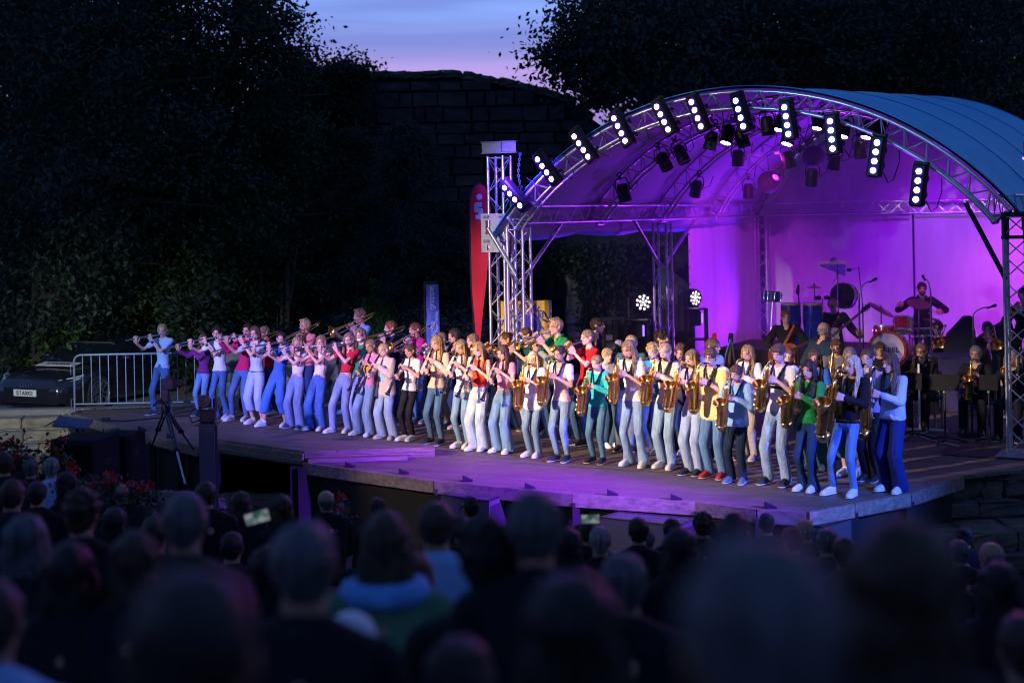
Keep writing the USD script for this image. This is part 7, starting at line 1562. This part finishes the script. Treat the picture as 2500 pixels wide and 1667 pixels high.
DK = [cloth(c) for c in ((.006, .006, .010), (.008, .005, .008), (.005, .007, .012), (.012, .014, .022), (.006, .010, .010))]
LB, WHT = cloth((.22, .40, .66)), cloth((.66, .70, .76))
AUD = [
    ('spectator turned right at the left edge, face rim lit violet', 4, 1104, 60, 'short', 'dark', 0, -60, {}), ('spectator with grey hair, first of two beside the geraniums', 74, 1119, 49, 'short', 'grey', 3, -15, {}), ('spectator with pale grey hair, second of two beside the geraniums', 124, 1117, 51, 'short', 'white', 5, -20, {}),
    ('spectator with dark hair below the big subwoofer, face turned right', 160, 1153, 58, 'half', 'black', 1, -60, {}), ('dark blurred spectator at left edge below the rim lit face', 30, 1172, 78, 'short', 'dark', 3, 0, {}), ('small dark spectator before the two grey haired heads', 90, 1176, 62, 'short', 'black', 0, -10, {}),
    ('big dark blurred spectator left of the bald one', 200, 1205, 105, 'curly', 'dark', 1, 0, {}), ('bald spectator raising a phone below the tripod', 296, 1180, 52, 'balding', 'grey', 3, -30, {}), ('spectator with dark violet rimmed hair below the steel column', 500, 1176, 66, 'short', 'dark', 1, -30, {}),
    ('very small dark spectator beside the low pit wall', 376, 1218, 36, 'short', 'black', 0, 0, {}), ('spectator with blond grey bob below the apron', 587, 1199, 60, 'bob', 'sand', 0, -10, {}), ('spectator with long dark hair right of the blond bob', 685, 1208, 66, 'half', 'dark', 0, -25, {}),
    ('bald grey spectator in front of the stage post', 794, 1196, 55, 'balding', 'grey', 0, -30, {}), ('spectator with short dark hair right of the bald grey one', 919, 1213, 53, 'crop', 'dark', 2, -30, {}), ('small spectator between the raised screen and the blue head', 549, 1262, 40, 'short', 'sand', 1, 0, {}),
    ('blurred grey blue head below the steel column', 452, 1208, 142, 'short', 'grey', 2, 0, {}), ('blurred grey green head at lower left', 62, 1260, 128, 'bob', 'grey', 4, 0, {}), ('large blurred dark blue head left of the bob haircut', 742, 1278, 215, 'short', 'grey', 2, 0, {}),
    ('spectator with long bob, blue scarf and green top in the middle', 940, 1254, 150, 'bob', 'sand', 6, 0, {'scarf'}), ('spectator in white sun hat low in the middle', 855, 1500, 176, 'cap', 'grey', 7, 0, {}), ('huge dark blurred spectator at lower left', 470, 1395, 420, 'short', 'black', 2, 0, {}),
    ('spectator in light blue shirt right of the bob haircut', 1062, 1226, 118, 'short', 'sand', 5, -10, {}), ('spectator with dark hair and glasses before the violet box', 1145, 1211, 58, 'crop', 'black', 0, -40, {'glasses'}), ('blurred blue head before the front stage edge, middle', 1303, 1203, 182, 'short', 'grey', 2, 0, {}),
    ('black silhouette spectator below the blurred blue head', 1190, 1284, 180, 'curly', 'black', 0, 0, {}), ('spectator holding the small phone near the wide violet box', 1435, 1268, 62, 'short', 'dark', 1, 0, {}), ('grey teal head below the small phone', 1464, 1286, 72, 'short', 'white', 2, 0, {}),
    ('dark head left of the rim lit small head', 1558, 1264, 66, 'short', 'black', 0, 0, {}), ('rim lit small grey head before the wide violet box', 1572, 1290, 62, 'short', 'grey', 2, -20, {}), ('blurred teal and pink head left of the largest head', 1518, 1352, 150, 'short', 'grey', 2, -10, {}),
    ('largest blurred head in the foreground', 1852, 1318, 520, 'short', 'grey', 4, -5, {}), ('second largest blurred head at lower right', 2195, 1278, 330, 'half', 'dark', 2, 0, {}), ('dark curly head before the small speaker box', 1715, 1256, 58, 'curly', 'brown', 0, 0, {}),
    ('dark blurred head right of the curly one', 1794, 1252, 84, 'half', 'black', 0, 0, {}), ('black short haired head by the right corner speaker', 1870, 1252, 54, 'crop', 'black', 0, 0, {}), ('pale grey round head before the right stage corner', 1965, 1265, 60, 'balding', 'white', 2, 0, {}),
    ('reddish rim lit head in front of the pale grey one', 1932, 1287, 64, 'short', 'brown', 1, -20, {}), ('blue grey head right of the pale grey one', 2018, 1289, 68, 'short', 'grey', 2, 0, {}), ('small grey head left of the dark bun', 2312, 1278, 40, 'short', 'grey', 0, 0, {}),
    ('head with dark bun before the stone terrace', 2352, 1284, 54, 'bun', 'black', 1, 0, {}), ('rim lit head under the dark bun', 2338, 1318, 62, 'short', 'grey', 2, -20, {}), ('bald shiny head before the stone terrace', 2418, 1322, 76, 'balding', 'grey', 3, -30, {}),
    ('dark head low at the right edge', 2438, 1372, 116, 'half', 'black', 0, 0, {}), ('spectator in blue shirt at the bottom right corner', 2500, 1500, 175, 'short', 'dark', 5, 0, {}), ('black silhouette between the two big right heads', 1660, 1290, 105, 'half', 'black', 0, 0, {}),
    ('dark blurred head at the bottom left edge', -18, 1420, 200, 'short', 'dark', 5, 0, {}), ('dark head left of the huge spectator', 170, 1330, 150, 'half', 'black', 0, 0, {}), ('dark shaggy head above the huge spectator', 330, 1300, 150, 'half', 'dark', 2, 0, {}), ('black silhouette in front of the white cap row', 1395, 1405, 290, 'half', 'black', 0, 0, {}), ('dark blurred head left of the large blue one', 655, 1335, 120, 'half', 'black', 0, 0, {}), ('dark head between the bob haircut and the black silhouette', 1010, 1352, 130, 'short', 'dark', 2, 0, {}), ('dark head left of the dark curly spectator, above the wide violet box', 1640, 1266, 58, 'short', 'black', 0, 0, {}),
    ('small dark head below the glasses wearing spectator', 1125, 1262, 62, 'short', 'black', 0, 0, {}), ('dark head below the small phone, right of the blurred blue head', 1385, 1288, 84, 'half', 'black', 2, 0, {}), ('dim head below the blue grey head on the right', 2060, 1312, 78, 'short', 'dark', 0, 0, {}), ('dark head left of the bald shiny head', 2285, 1340, 80, 'short', 'black', 0, 0, {}),
    ('dark head below the bald phone filmer', 280, 1238, 74, 'half', 'black', 0, 0, {}), ('dim head left of the blurred grey blue head', 378, 1262, 88, 'short', 'dark', 2, 0, {}), ('small dark head right of the blurred grey blue head', 566, 1300, 74, 'short', 'black', 0, 0, {}),
    ('dark spectator in patterned top right of the white sun hat', 1120, 1560, 230, 'short', 'black', 3, 0, {})]
TOPS = DK + [LB, cloth((.06, .17, .10)), WHT]
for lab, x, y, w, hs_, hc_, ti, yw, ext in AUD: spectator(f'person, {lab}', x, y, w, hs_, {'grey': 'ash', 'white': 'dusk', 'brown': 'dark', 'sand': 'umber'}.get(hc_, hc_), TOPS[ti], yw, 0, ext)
scr = usdkit.material(stage, W + '/Looks/phone_screen', {'tc': ('texture_coordinate', {}), 'v': ('voronoi_texture', {'scale': 28.0}), 'r': ('rgb_ramp', {'ramp': [(0, (.05, .25, .16)), (.5, (.35, .55, .6)), (.75, (.8, .85, .9)), (1, (.5, .12, .2))]}), 's': ('separate_color', {}), 'e': ('emission', {'strength': .28})}, [('tc.object', 'v.vector'), ('v.color', 's.color'), ('s.r', 'r.fac'), ('r.color', 'e.color')], surface='e.emission')
for x, y, Y, lab, k, rt_ in ((628, 1262, 8.6, 'glowing phone held up to film, left of the middle', 1.0, .25), (1441, 1266, 10.4, 'small glowing phone held up before the wide violet box', .9, .0)):
    t = thing('phone', lab, 'phone', mat4(dep(x, y, Y), ry(-rt_))); obj('case', moved(bbox(.155 * k, .010, .078 * k, .004), (0, -.0, 0)), BLACKP, t); obj('screen', moved(bbox(.145 * k, .002, .068 * k, .0005), (0, -.0065, 0)), scr, t)

# fog hanging under the stage roof
fv = usdkit.material(stage, W + '/Looks/stage_fog', {'v': ('principled_volume', {'color': (.8, .78, .85), 'density': 0.013, 'anisotropy': .3})}, volume='v.volume')
obj('haze', extrude(Polygon([(st(a, b))[:2] for a, b in ((.35, 1.0), (7.2, 1.0), (7.2, 12.4), (.35, 12.4))]), 3.7, .7), fv, kind='stuff', label='thin fog hanging under the stage roof', cat='fog')
